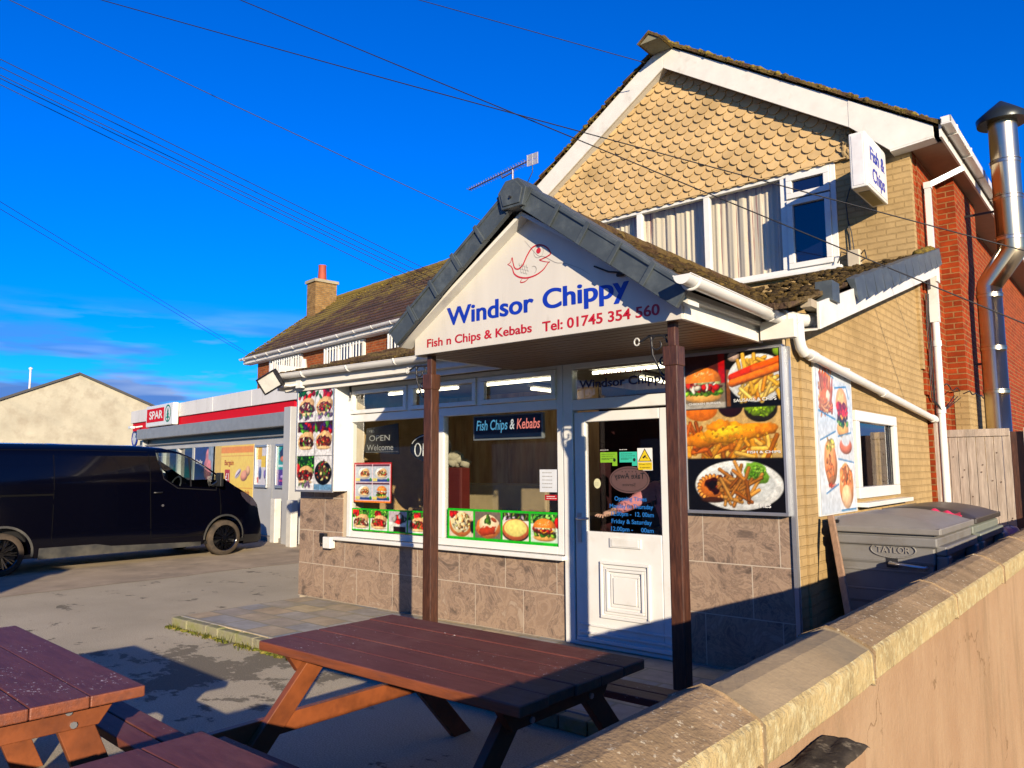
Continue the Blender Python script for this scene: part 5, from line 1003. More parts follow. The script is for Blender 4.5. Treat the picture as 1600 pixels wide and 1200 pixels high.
skin_body('top', [P[i] for i in (0, 1, 2, 6, 7)]+[(bx-.465, by-.295, bz+1.165)]+[P[10], P[11], (bx+.205, by-.03, bz+.93)], [(0, 1), (1, 2), (2, 3), (3, 4), (4, 5), (2, 6), (6, 7), (7, 8)], [.175, .155, .165, .08, .07, .055, .08, .065, .055], pink, pe)
skin_body('trousers', [P[i] for i in (0, 13, 14, 15, 17, 18, 19)], [(0, 1), (1, 2), (2, 3), (0, 4), (4, 5), (5, 6)], [.165, .105, .078, .065, .105, .078, .065], black, pe)
h0 = Vector(P[9])
for k in range(5):
    a = (-.028+.014*k, -.05-.006*(k in (1, 2)), .008-.004*k) if k < 4 else (.028, -.028, .012)
    s_ = h0+Vector((-.022+.013*k if k < 4 else .018, -.01, 0)); m_ = s_+Vector(a)*.55; e_ = s_+Vector(a)+Vector((0, .012, -.022))
    skin_body('finger', [s_, m_, e_], [(0, 1), (1, 2)], [.011, .009, .008], skin, pe)
b = MB(M('dark_hair', (.02, .012, .008), .7)); b.blob((bx, by+.02, bz+1.72), .115, 3, 1.1, 14); b.build('hair', pe)

# ================================================================== THE NEIGHBOURING SHOP (grey shopfront, red band) — local frame: x to the right along its front, y into depth
RZ7 = -math.atan2(.134, .991)
sg = thing('corner_shop', 'low flat roofed convenience shop with a white fascia, red band and grey shutter box', 'shop', (-15.0, 10.1, 0), RZ7)
fasc = M('stained_white_fascia', (.74, .73, .70), .5, var=.08, vs=1.2, bump=.03, c2=(.42, .39, .33), cs=2.5, ca=.55, cb=.85, stretch=(1, 1, .35))
crim = M('crimson_band', (.66, .006, .022), .75, bump=0, var=.04); gpan = M('grey_shopfront', (.52, .53, .53), .45, .1, var=.08, vs=1.5, bump=.02); gdk = M('shutter_grey', (.32, .34, .355), .45, .2, bump=.02)
b = MB(far_brick, fasc); b.box(-10.9, .45, .35, 12, 0, 2.9); b.cur = 1; b.box(-11.7, .42, .12, 12, 2.9, 3.2); b.build('building_shell', sg, local=True)
b = MB(fasc)
for a, c in ((-11.78, -9.6), (-9.6, -7.1), (-7.1, -4.6), (-4.6, -2.1), (-2.1, .42)): b.box(a, c-.008, -.02, .15, 3.20, 3.60)
b.build('fascia', sg, local=True, bevel=.006)
MB(crim).box(-11.70, .10, .03, .12, 2.93, 3.20).build('red_band', sg, local=True)
b = MB(gdk); b.box(-10.42, .12, -.22, .12, 2.60, 2.925); b.box(-11.1, .1, .0, .1, 2.40, 2.44); b.build('shutter_box', sg, local=True, bevel=.02)
b = MB(black, gdk); b.box(-11.1, .1, .1, .34, 2.44, 2.60); 
b.build('shutter_gap', sg, local=True)
MB(gpan).box(.10, .42, -.22, .35, 0, 3.02).build('column', sg, local=True, bevel=.01)
MB(gpan).box(-10.40, -10.28, -.05, .35, 0, 2.6).build('column', sg, local=True, bevel=.01)
b = MB(gpan); b.box(-10.8, .1, .10, .30, 2.26, 2.40); b.box(-10.8, -2.05, .10, .30, 0, .55)
for x in (-10.8, -8.9, -7.6, -6.3, -4.62): b.box(x, x+.14, .10, .30, .55, 2.26)
b.build('window_frame', sg, local=True)
MB(glass_mat('shop_glass', (.25, .27, .3), .9, .6, (.012, .014, .02))).add([(-10.8, .2, .55), (-4.6, .2, .55), (-4.6, .2, 2.26), (-10.8, .2, 2.26)], [(0, 1, 2, 3)]).build('pane', sg, local=True)
b = MB(gpan); b.box(-2.05, .10, .06, .30, 0, 2.26); b.build('grey_panel', sg, local=True); MB(gdk).box(-1.02, -1.0, .05, .06, .1, 2.2).build('panel_joint', sg, local=True)
MB(M('step_grey', (.3, .28, .25), .9)).box(-11, .1, -.12, .1, 0, .10).build('plinth', sg, local=True)
# window graphics
C = Canvas(2.0, 1.70, (1., .86, .36), 60); C.rect(0, 2, 1.42, 1.43, (.85, .45, .1)); C.rect(0, 2, .62, .63, (.85, .45, .1)); C.rect(0, 2, 1.50, 1.66, (.97, .60, .15)); C.rect(.28, .60, .70, 1.08, (.75, .02, .08))
C.ell(1.10, .98, .20, .085, (.90, .86, .88), .5, .3); C.ell(1.12, .98, .16, .02, (.35, .2, .5), .5, 0); C.ell(1.48, .93, .22, .13, (.93, .62, .5), .2, .5); C.ell(1.70, 1.05, .12, .12, (.95, .70, .5), 0, .5); C.grain(.04, 3)
yp = C.build('yellow_poster', sg, (-4.05, .05, .55), X, Z, .002, local=True)
rtx = M('maroon_print', (.42, .05, .04), .5, bump=0)
def ltext(tx, x, z, y, mat, wd, h, bold=.02): return text_mesh(tx, 'lettering', sg, mat, (x, y, z), X, Z, width=wd, height=h, bold=bold, local=True)
MB(M('poster_backing', (.7, .5, .15), .6)).box(-4.48, -4.05, .052, .30, .55, 2.26).box(-4.05, -2.05, .052, .30, .55, 2.26).build('poster_backing', sg, local=True)
ltext('Bargain', -3.80, 1.75, .045, rtx, .58, .13); ltext('£1', -3.72, 1.36, .042, whitetxt, .22, .18); ltext('Breakfast Rolls', -3.0, 1.02, .045, rtx, .78, .10); ltext('Hot & Snacks', -3.0, .84, .045, rtx, .78, .10)
C = Canvas(1.35, 1.7, (.12, .14, .42), 60); C.ell(1.05, 1.15, .30, .42, (.75, .45, .45), 0, .4, .2); C.rect(1.0, 1.35, .9, 1.7, (.55, .60, .66)); C.ell(1.05, 1.05, .22, .28, (.85, .5, .5), 0, .4, .2); C.rect(0, 1.35, .0, .75, (.05, .35, .42)); C.grain(.15, 4)
C.build('blue_poster', sg, (-6.05, .09, .56), X, Z, .002, local=True)
ltext('Deliveroo'[:5], -5.95, 1.80, .085, whitetxt, .5, .11)
def slim(x0, x1, nm, bgc, paint, loc, lab):
    t_ = thing('poster_case', lab, 'poster case', (-15, 10.1, 0), RZ7)
    b = MB(alu)
    for q in ((x0, x1, 1.20, 1.27), (x0, x1, 2.17, 2.22), (x0, x0+.055, 1.27, 2.17), (x1-.055, x1, 1.27, 2.17)): b.box(q[0], q[1], 0.0, .059, q[2], q[3])
    b.build('frame', t_, local=True, bevel=.008)
    C = Canvas(x1-x0-.11, .90, bgc, 80); paint(C, x1-x0-.11); C.grain(.05, 3); C.build('poster', t_, (x0+.055, .04, 1.27), X, Z, .002, local=True)
def pa(C, w_): C.rect(0, w_*.5, .6, .9, (.93, .72, .05)); C.rect(w_*.45, w_, .42, .68, (.95, .8, .1)); C.ell(w_*.35, .28, .08, .15, (.3, .35, .6)); C.ell(w_*.8, .25, .06, .1, (.5, .4, .7)); C.rect(.03, .12, .05, .18, (.75, .1, .15))
def pc(C, w_): C.rect(0, w_, 0, .36, (.28, .08, .55)); C.ell(w_*.5, .72, .15, .13, (.10, .12, .28), wob=.3); C.ell(w_*.55, .60, .16, .07, (.85, .45, .3)); C.rect(.06, w_-.06, .42, .47, (.9, .95, .95)); C.ell(w_*.5, .2, .12, .04, (.7, .6, .85)); C.rect(.1, w_-.1, .09, .13, (.75, .2, .5))
slim(-1.88, -1.20, 'a', (.86, .85, .88), pa, None, 'slim framed poster with yellow blocks on the grey panel of the low shop'); slim(-.76, -.10, 'b', (.10, .62, .62), pc, None, 'slim framed turquoise and purple poster nearest the grey column of the low shop')
# box sign
ss = thing('shop_box_sign', 'white and red SPAR box sign with a green fir emblem on the low fascia', 'sign', (-15, 10.1, 0), RZ7)
MB(white).box(-9.60, -7.15, -.20, -.03, 2.96, 3.62).build('case', ss, local=True, bevel=.03)
MB(crim).box(-9.50, -7.92, -.206, -.202, 3.10, 3.52).build('panel', ss, local=True); text_mesh('SPAR', 'lettering', ss, whitetxt, (-9.25, -.208, 3.20), X, Z, width=1.22, height=.24, bold=.03, local=True)
dg = M('fir_green', (.0, .22, .10), .4, bump=0); b = MB(dg); o_ = arc(-7.58, 3.31, .24, .24, 0, 360, 40); line(b, o_, .045, -.206, False)
for z, s_ in ((3.42, .07), (3.33, .11), (3.23, .145)): b.add([(-7.58-s_, -.206, z-.06), (-7.58+s_, -.206, z-.06), (-7.58, -.206, z+.08)], [(0, 1, 2)])
b.add([(-7.61, -.206, 3.10), (-7.55, -.206, 3.10), (-7.55, -.206, 3.18), (-7.61, -.206, 3.18)], [(0, 1, 2, 3)]); b.build('emblem', ss, local=True)
cc = thing('security_camera', 'small white security camera on the red band left of the box sign', 'camera', (-15, 10.1, 0), RZ7); MB(white).box(-10.9, -10.6, -.35, -.22, 2.97, 3.05).tube([(-10.7, -.28, 3.0), (-10.7, .03, 3.06)], .03, 8).build('camera_body', cc, local=True, bevel=.01)
rsn = thing('round_wall_sign', 'round white sign with a blue rim at the far end of the low shop', 'sign', (-15, 10.1, 0), RZ7)
b = MB(M('rim_blue', (.01, .03, .28), .4)); ri = [(x, .15, z) for x, z in arc(-11.85, 2.70, .25, .25, 0, 360, 32)[:-1]]; b.tube(ri, .035, 8, closed=True); b.tube([(-11.55, .25, 2.6), (-11.3, .3, 2.6)], .02, 6); b.build('rim', rsn, local=True)
b = MB(M('round_face', (.62, .64, .66), .3)); b.prism(arc(-11.85, 2.70, .24, .24, 0, 360, 32)[:-1], 'y', .14, .17); b.build('face', rsn, local=True)
for i, (p, lab) in enumerate((((-15.35, 10.0, 0), 'white square bollard further from the chip shop wall'), ((-14.22, 9.66, 0), 'white square bollard closer to the chip shop wall'))):
    bo = thing('bollard', lab, 'bollard', p, RZ7, 'white bollards in front of the low shop')
    MB(M('bollard_white', (.66, .65, .60), .6, var=.1, bump=.1, c2=(.35, .31, .25), cs=4, ca=.55, cb=.8)).box(-.11, .11, -.08, .08, 0, .98).build('post', bo, local=True, bevel=.015)

# ================================================================== LONG BRICK BUILDING behind
lg = thing('brick_terrace', 'long red brick building with a mossy brown tiled roof behind the low shop', 'building', (-15.0, 10.1, 0), RZ7)
e0 = 3.5; b = MB(far_brick); b.box(-10.2, 6, e0+.2, e0+6.4, 2.5, 5.6); b.prism([(e0+.2, 5.6), (e0+6.4, 5.6), (e0+3.3, 8.1)], 'x', -10.2, -9.95); b.build('wall', lg, local=True)
tr_ = NT('mossy_brown_tiles'); tr_.set(Roughness=.95)
bk = tr_.n("ShaderNodeTexBrick", i_Color1=(.105, .042, .024, 1), i_Color2=(.065, .028, .018, 1), i_Mortar=(.02, .012, .008, 1), i_Scale=1., i_Mortar_Size=.012, i_Brick_Width=.26, i_Row_Height=.20); tr_.l(tr_.tc.outputs['UV'], bk.inputs['Vector'])
sp3 = tr_.n("ShaderNodeSeparateXYZ"); tr_.l(tr_.tc.outputs['Object'], sp3.inputs[0]); nn1 = tr_.noise(.9, 10, .7); nn2 = tr_.noise(14, 6, .7)
hz_ = tr_.rng(sp3.outputs[2], 5.6, 8.1, -.02, .22); ad_ = tr_.n("ShaderNodeMath", operation='ADD'); tr_.l(hz_, ad_.inputs[0]); tr_.l(nn1.outputs[0], ad_.inputs[1])
lf_ = tr_.rng(sp3.outputs[0], -10.6, -6.5, .14, -.02); ad2 = tr_.n("ShaderNodeMath", operation='ADD'); tr_.l(ad_.outputs[0], ad2.inputs[0]); tr_.l(lf_, ad2.inputs[1])
ad3 = tr_.n("ShaderNodeMath", operation='MULTIPLY_ADD'); ad3.inputs[1].default_value = .35; tr_.l(nn2.outputs[0], ad3.inputs[0]); tr_.l(ad2.outputs[0], ad3.inputs[2])
tr_.col(tr_.mix(tr_.rng(ad3.outputs[0], .74, .92), bk.outputs[0], (.25, .175, .025))); inv = tr_.n("ShaderNodeMath", operation='SUBTRACT'); inv.inputs[0].default_value = 1; tr_.l(bk.outputs['Fac'], inv.inputs[1]); pb1 = tr_.bump(inv.outputs[0], .8, .03); tr_.bump(nn2.outputs[0], .5, .03, pb1)
D_ = 3.4; b = MB(tr_.m)
ns = 16
for i in range(ns):
    ya, yb = e0-.1+(D_+.1)*i/ns, e0-.1+(D_+.1)*(i+1)/ns+.04; za, zb = 5.62+2.65*i/ns, 5.62+2.65*(i+1)/ns; vs = [(-10.8, ya, za+.04), (6, ya, za+.04), (6, yb, zb+.01), (-10.8, yb, zb+.01), (-10.8, ya, za), (6, ya, za)]; b.add(vs, [(0, 1, 2, 3), (4, 5, 1, 0)])
b.add([(-10.8, e0+D_*2, 5.62), (6, e0+D_*2, 5.62), (6, e0+D_, 8.28), (-10.8, e0+D_, 8.28)], [(3, 2, 1, 0)]); b.add([(-10.8, e0-.1, 5.58), (6, e0-.1, 5.58), (6, e0+D_, 8.24), (-10.8, e0+D_, 8.24)], [(3, 2, 1, 0)])
rr_ = random.Random(3); x = -10.8
while x < 5.9: b.tube([(x, e0+D_, 8.29+rr_.uniform(-.01, .01)), (x+.43, e0+D_, 8.29)], [.12, .11], 8); x += .45
b.build('roof', lg, local=True)
b = MB(moss)
for i in range(700):
    t_ = rr_.random(); x = -10.8+abs(rr_.gauss(0, .12)) if i % 4 else rr_.uniform(-10.8, 2); t_ = t_ if i % 2 else 1-abs(rr_.gauss(0, .12)); t_ = max(0, min(1, t_)); b.blob((x, e0-.1+(D_+.1)*t_, 5.66+2.65*t_), rr_.uniform(.02, .045), i, .5, 6)
b.build('roof_moss', lg, kind='stuff', local=True)
b = MB(white, offwhite); gutter(b, (-10.85, e0-.17, 5.60), (3, e0-.17, 5.58), .07); b.cur = 1; b.box(-10.8, 6, e0-.09, e0-.06, 5.42, 5.6); b.box(-10.8, 6, e0-.06, e0+.2, 5.40, 5.42); gt = b.build('eaves_gutter', lg, local=True)
b = MB(white)
for x in np.arange(-10.5, 2.5, .95): bracket(b, (x, e0-.17, 5.59), X, .078)
build_each(b, 'gutter_bracket', gt, local=True)
ch = MB(yellow_brick, M('stone_cap', (.42, .36, .24), .9, bump=.5)); ch.box(-10.68, -10.0, e0+2.3, e0+3.2, 7.1, 8.75); ch.cur = 1; ch.box(-10.74, -9.94, e0+2.24, e0+3.26, 8.75, 8.86); ch.box(-10.70, -9.97, e0+2.28, e0+3.22, 7.0, 7.15); ch = ch.build('chimney', lg, local=True)
MB(M('red_pot', (.42, .07, .03), .7)).tube([(-10.34, e0+2.75, 8.86), (-10.34, e0+2.75, 8.95), (-10.34, e0+2.75, 9.42), (-10.34, e0+2.75, 9.5)], [.19, .17, .145, .16], 14).build('chimney_pot', ch, local=True)
for i, (x0, x1) in enumerate(((-8.75, -6.75), (-5.15, -2.90), (-1.6, .8))):
    wf_ = MB(offwhite); wf_.box(x0, x1, e0+.12, e0+.22, 5.28, 5.38).box(x0, x1, e0+.12, e0+.22, 4.2, 4.3)
    for k in range(4): xx = x0+(x1-x0-.09)*k/3; wf_.box(xx, xx+.09, e0+.12, e0+.22, 4.3, 5.28)
    wf_ = wf_.build('window', lg, local=True); MB(blueglass).add([(x0, e0+.18, 4.3), (x1, e0+.18, 4.3), (x1, e0+.18, 5.28), (x0, e0+.18, 5.28)], [(0, 1, 2, 3)]).build('pane', wf_, local=True)
    b = MB(white)
    for xx in np.arange(x0+.1, x1, .17): b.box(xx, xx+.035, e0+.02, e0+.05, 4.1, 5.32)
    b.box(x0, x1, e0+.0, e0+.03, 4.45, 4.5); b.build('window_bars', wf_, local=True)
    # dark strip of shade under the eaves comes from the real overhang
MB(M('white_flue_cowl', (.7, .68, .62), .5)).cyl((-6.2, e0-.05, 4.55), (-6.2, e0-.05, 5.12), .16, .08, 10).build('vent_cowl', lg, local=True)
MB(white).box(-9.10, -8.98, e0+.12, e0+.2, 3.4, 5.4).build('corner_downpipe', lg, local=True)
sd_ = thing('white_alarm_box', 'small white rounded box at the left foot of the porch gable', 'box', (-4.86, 4.45, 2.66)); MB(white).box(-4.93, -4.81, 4.36, 4.52, 2.70, 2.80).build('box', sd_, bevel=.03)

# far gable end house
fh = thing('gable_end_house', 'cream rendered gable end of a house with a dark verge beyond the black van', 'house', (-45, 16.8, 0), R_(-20))
ren = M('weathered_render', (.46, .43, .34), .95, var=.16, vs=.6, bump=.4, bs=8, c2=(.34, .30, .23), cs=1.0, ca=.48, cb=.72, bd=.03)
b = MB(ren); b.prism([(-5.2, 0), (5.2, 0), (5.2, 4.56), (0, 6.84), (-5.2, 4.56)], 'x', -12, 0); b.build('wall', fh, local=True)
b = MB(M('dark_verge', (.03, .03, .035), .7))
for s_ in (-1, 1): b.prism([(0, 6.95), (s_*5.6, 6.95-.44*5.6), (s_*5.6, 6.82-.44*5.6), (0, 6.82)], 'x', -.02, .14)
b.build('verge', fh, local=True); b = MB(rust)
for s_ in (-1, 1): b.prism([(0, 6.94), (s_*5.6, 6.94-.44*5.6), (s_*5.6, 6.84-.44*5.6), (0, 6.84)], 'x', -12, -.02)
b.build('roof', fh, local=True)
fpo = thing('flagpole', 'thin pale pole standing behind the cream gable end', 'pole', (-46, 14.6, 0)); MB(offwhite).tube([(-50, 16.0, 0), (-50, 16.0, 7.45)], [.09, .05], 8).blob((-50, 16, 7.5), .10, 1).build('pole', fpo)
# low brick outbuilding behind the viewer's left (unseen, added to shade the van's tail and darken the glass reflections)
hb = thing('added_outbuilding', 'unseen long low brick building added behind the viewer to cast shade and darken reflections', 'building', (-18, -5, 0))
MB(far_brick).box(-34, -4.35, -9, -2.1, 0, 2.95).build('wall', hb); MB(offwhite).box(-34.1, -4.25, -9.1, -2.02, 2.95, 3.12).build('roof_edge', hb)
for x in (-32, -28, -24, -20, -16, -12, -8): wq = MB(white).box(x, x+2.3, -2.1, -2.05, .1, 2.2).build('garage_door', hb)

# ================================================================== VAN
van = thing('van', 'black panel van with black alloy wheels parked nose to the low shop', 'van', (-14.88, 6.0, 0))
vp = NT('van_paint'); vp.col((.0012, .0014, .005)); vp.set(Roughness=.14, Coat_Weight=.2, Coat_Roughness=.03); vp.b.inputs['Specular IOR Level'].default_value = .25; nvp = vp.noise(1.2, 3); vp.bump(nvp.outputs[0], .05, .03)
vd = NT('road_dirt'); nn = vd.noise(3, 8); vd.col(vd.mix(vd.rng(nn.outputs[0], .4, .7), (.03, .032, .035), (.10, .095, .08))); vd.set(Roughness=.6)
CX = -14.88
def VS(y, z):
    w_ = .985
    if z > 1.22: w_ -= .17*((z-1.22)/.85)**1.6
    if z > 1.92: w_ -= .16*((z-1.92)/.16)**2
    if z < .55: w_ -= .05*((.55-z)/.4)**2
    if z > 1.10 and z < 1.34: w_ -= .012*math.sin((z-1.1)/.24*math.pi)
    if y > 7.55: w_ -= .30*((y-7.55)/1.35)**2.2
    if y < 3.2: w_ -= .08*((3.2-y)/.3)**2
    return max(w_, .1)
wf, wr, wz, wR = 7.96, 4.20, .335, .42
out = [(2.92, .30), (2.90, 1.2), (2.96, 1.85), (3.10, 2.03), (3.6, 2.075), (5.0, 2.085), (6.3, 2.075), (6.75, 2.045), (7.04, 1.97), (7.28, 1.86), (7.55, 1.70), (7.85, 1.50), (8.15, 1.32), (8.40, 1.20), (8.62, 1.08), (8.77, .93), (8.84, .70), (8.90, .55), (8.93, .30), (8.88, .17), (8.45, .17)]
out += [(wf+wR*math.cos(R_(a)), wz+wR*math.sin(R_(a))) for a in range(0, 181, 12)][0:] 
out += [(7.5, .24), (6.0, .22), (4.68, .24)]+[(wr+wR*math.cos(R_(a)), wz+wR*math.sin(R_(a))) for a in range(0, 181, 12)]+[(3.70, .28)]
def side(poly, off, mat, name, parent, both=True, thick=0):
    o = None
    for sgn in ((1, -1) if both else (1,)):
        bm = bmesh.new(); vs = [bm.verts.new((0, p[0], p[1])) for p in poly]; f = bm.faces.new(vs)
        for z in [.3, .42, .55, .7, .85, 1.0, 1.12, 1.22, 1.32, 1.45, 1.6, 1.75, 1.88, 1.93, 1.97, 2.0, 2.03, 2.055]: bmesh.ops.bisect_plane(bm, geom=bm.verts[:]+bm.edges[:]+bm.faces[:], plane_co=(0, 0, z), plane_no=(0, 0, 1))
        for y in [3.0, 3.2, 3.6, 4.2, 5, 6, 7, 7.55, 7.75, 7.95, 8.1, 8.25, 8.4, 8.55, 8.7, 8.8]: bmesh.ops.bisect_plane(bm, geom=bm.verts[:]+bm.edges[:]+bm.faces[:], plane_co=(0, y, 0), plane_no=(0, 1, 0))
        bmesh.ops.triangulate(bm, faces=[f for f in bm.faces if len(f.verts) > 4])
        for v in bm.verts: v.co.x = CX+sgn*(VS(v.co.y, v.co.z)+off)
        if thick: bmesh.ops.solidify(bm, geom=bm.faces[:], thickness=thick)
        bmesh.ops.recalc_face_normals(bm, faces=bm.faces[:])
        inv = FR[parent.name].inverted(); bm.transform(inv); me = bpy.data.meshes.new(name)
        for f in bm.faces: f.smooth = True
        bm.to_mesh(me); bm.free(); me.materials.append(mat); q = link(bpy.data.objects.new(name, me)); q.parent = parent; FR[q.name] = FR[parent.name]
        if o is None: o = q
    return o
win = [(6.60, 1.95), (6.63, 1.78), (6.70, 1.58), (6.80, 1.45), (6.98, 1.35), (7.72, 1.29), (7.73, 1.53), (7.55, 1.68), (7.30, 1.83), (7.10, 1.92), (6.9, 1.955)]
# body side with the door window cut out: polygon bridged to the hole
bod = list(out); iTop = min(range(len(bod)), key=lambda i: abs(bod[i][0]-6.75)+abs(bod[i][1]-2.045)); hole = win[::-1]; hs_ = min(range(len(hole)), key=lambda i: abs(hole[i][0]-6.9)+abs(hole[i][1]-1.955))
def body_side(sgn):
    bm = bmesh.new(); vo = [bm.verts.new((0, p[0], p[1])) for p in out]; vh = [bm.verts.new((0, p[0], p[1])) for p in win]
    eo = [bm.edges.new((vo[i], vo[(i+1) % len(vo)])) for i in range(len(vo))]; eh = [bm.edges.new((vh[i], vh[(i+1) % len(vh)])) for i in range(len(vh))]
    bmesh.ops.triangle_fill(bm, use_beauty=True, edges=eo+eh, normal=(1, 0, 0))
    for z in [.3, .42, .55, .7, .85, 1.0, 1.12, 1.22, 1.32, 1.45, 1.6, 1.75, 1.88, 1.93, 1.97, 2.0, 2.03, 2.055]: bmesh.ops.bisect_plane(bm, geom=bm.verts[:]+bm.edges[:]+bm.faces[:], plane_co=(0, 0, z), plane_no=(0, 0, 1))
    for y in [3.0, 3.2, 3.6, 4.2, 5, 6, 7, 7.55, 7.75, 7.95, 8.1, 8.25, 8.4, 8.55, 8.7, 8.8]: bmesh.ops.bisect_plane(bm, geom=bm.verts[:]+bm.edges[:]+bm.faces[:], plane_co=(0, y, 0), plane_no=(0, 1, 0))
    for v in bm.verts: v.co.x = CX+sgn*VS(v.co.y, v.co.z)
    return bm
bm = body_side(1); b2 = body_side(-1); tmp = bpy.data.meshes.new('t'); b2.to_mesh(tmp); b2.free(); bm.from_mesh(tmp); bpy.data.meshes.remove(tmp)
# roof, bonnet, rear and floor strips between the two sides, crowned
dense = []
for i in range(len(out)):
    a, c = Vector(out[i]), Vector(out[(i+1) % len(out)]); n_ = max(1, int((c-a).length/.12))
    dense += [a.lerp(c, k/n_) for k in range(n_)]
prev = None; rows = []
for p in dense:
    hw = VS(p[0], p[1]); wsx = 1 if (6.9 < p[0] < 8.3 and p[1] > 1.2) else 0; row = []
    for k in range(9): u = -1+2*k/8; row.append(bm.verts.new((CX+u*hw, p[0]+(.10*(1-u*u) if p[0] > 7.3 and p[1] > .4 else 0), p[1]+(.03*(1-u*u) if p[1] > .9 else 0))))
    rows.append(row)
n_ = len(rows); wsf = []
for i in range(n_):
    for k in range(8):
        p, q = dense[i], dense[(i+1) % n_]
        f = bm.faces.new((rows[i][k], rows[i][k+1], rows[(i+1) % n_][k+1], rows[(i+1) % n_][k]))
        if 7.0 < (p[0]+q[0])/2 < 7.95 and p[1] > 1.38 and 0 < k < 7: wsf.append(f)
        if 0 < k < 7 and p[0] < 3.0 and 1.3 < (p[1]+q[1])/2 < 1.8: wsf.append(f)
bmesh.ops.delete(bm, geom=wsf, context='FACES')
bmesh.ops.remove_doubles(bm, verts=bm.verts[:], dist=.0008)
bmesh.ops.recalc_face_normals(bm, faces=bm.faces[:]); bm.transform(FR[van.name].inverted()); me = bpy.data.meshes.new('body')
for f in bm.faces: f.smooth = True
bm.to_mesh(me); bm.free(); me.materials.append(vp.m); vb_ = link(bpy.data.objects.new('body', me)); vb_.parent = van; FR[vb_.name] = FR[van.name]
es = vb_.modifiers.new('es', 'EDGE_SPLIT'); es.split_angle = R_(38)
b = MB(vanglass)
b.grid(lambda u, v: (CX+(-.84+1.68*u)*(1-.0*v), 7.02+.95*v+.10*(1-(2*u-1)**2)*v, 2.0-.60*v+.03*(1-(2*u-1)**2)), 8, 6); b.build('windscreen', van)
side([(p[0]+(6.95-p[0])*.02, p[1]+(1.6-p[1])*.02) for p in win], -.012, vanglass, 'side_window', van)
side([(7.20, 1.88), (7.235, 1.87), (7.245, 1.33), (7.215, 1.33)], .004, black, 'window_divider', van)
wf2 = [(6.57, 1.985), (6.60, 1.76), (6.67, 1.56), (6.78, 1.42), (6.96, 1.32), (7.75, 1.255), (7.77, 1.54), (7.58, 1.715), (7.32, 1.87), (7.10, 1.955), (6.9, 1.99)]
for i in range(0): pass
b = MB(M('seat_fabric', (.03, .03, .035), .9), M('dash_plastic', (.02, .02, .02), .6)); b.box(CX-.75, CX-.25, 6.45, 6.9, .9, 1.35).box(CX-.75, CX-.25, 6.4, 6.6, 1.35, 1.85).box(CX+.25, CX+.75, 6.45, 6.9, .9, 1.3).box(CX+.25, CX+.75, 6.38, 6.52, 1.3, 1.72).box(CX-.82, CX+.82, 6.30, 6.34, .5, 1.95)
b.cur = 1; b.box(CX-.85, CX+.85, 7.35, 7.75, .8, 1.28); b.tube([(CX+.48+.18*math.cos(a), 7.18+.06*math.sin(a), 1.34+.17*math.sin(a)) for a in np.arange(0, 6.28, .4)], .014, 6, closed=True); b.build('cab_interior', van)
# lower skirt, wheel arch trims, door shut lines, trim, lamp, mirror
side([(4.72, .40), (5.60, .40), (5.85, .35), (7.47, .30), (7.47, .22), (4.72, .22)], .012, vd.m, 'skirt', van)
def strip_line(pts, wd, off, mat, name):
    for i in range(len(pts)-1):
        pass
    P = []; Q = []
    for i, p in enumerate(pts):
        a = pts[max(0, i-1)]; c = pts[min(len(pts)-1, i+1)]; L = math.hypot(c[0]-a[0], c[1]-a[1]); nx, nz = -(c[1]-a[1])/L*wd/2, (c[0]-a[0])/L*wd/2; P.append((p[0]+nx, p[1]+nz)); Q.append((p[0]-nx, p[1]-nz))
    for sgn in (1, -1):
        b = MB(mat)
        for i in range(len(pts)-1): b.add([(CX+sgn*(VS(*q)+off), q[0], q[1]) for q in (P[i], P[i+1], Q[i+1], Q[i])], [(0, 1, 2, 3)])
        b.build(name, van)
seam = M('panel_gap', (.001, .001, .001), .9, bump=0); dens = lambda pts, n=8: [(pts[i][0]+(pts[i+1][0]-pts[i][0])*k/n, pts[i][1]+(pts[i+1][1]-pts[i][1])*k/n) for i in range(len(pts)-1) for k in range(n)]+[pts[-1]]
strip_line(dens([(6.47, 2.02), (6.48, 1.2), (6.52, .42), (7.50, .42)]), .012, .002, seam, 'door_gap'); strip_line(dens([(7.79, 1.50), (7.83, 1.1), (7.85, .77)]), .012, .002, seam, 'door_gap'); strip_line(dens([(3.3, 1.97), (5.2, 1.985), (6.45, 1.97)]), .008, .002, seam, 'roof_seam')
strip_line(dens([(4.9, 1.90), (4.9, .5)]), .010, .002, seam, 'door_gap'); strip_line(dens([(3.1, 1.25), (4.9, 1.25)]), .03, .003, seam, 'door_rail')
strip_line(dens([(4.9, .62), (7.4, .56)]), .03, .006, vp.m, 'rubbing_strip')
for w_ in (wf, wr): strip_line([(w_+(wR+.012)*math.cos(R_(a)), wz+(wR+.012)*math.sin(R_(a))) for a in range(-8, 190, 9)], .035, .006, vd.m, 'arch_trim')
side([(8.30, 1.20), (8.45, 1.165), (8.60, 1.085), (8.74, .96), (8.74, .90), (8.60, .92), (8.45, 1.01), (8.33, 1.12)], .006, M('smoked_lamp', (.06, .05, .07), .12, coat=1, bump=0), 'headlight', van)
side([(8.42, .36), (8.88, .34), (8.90, .28), (8.86, .19), (8.42, .20)], .02, black, 'bumper', van)
MB(black).box(CX-.55, CX+.55, 8.6, 8.93, .55, .85).box(CX-.62, CX+.62, 8.5, 8.97, .2, .36).build('grille', van, bevel=.03)
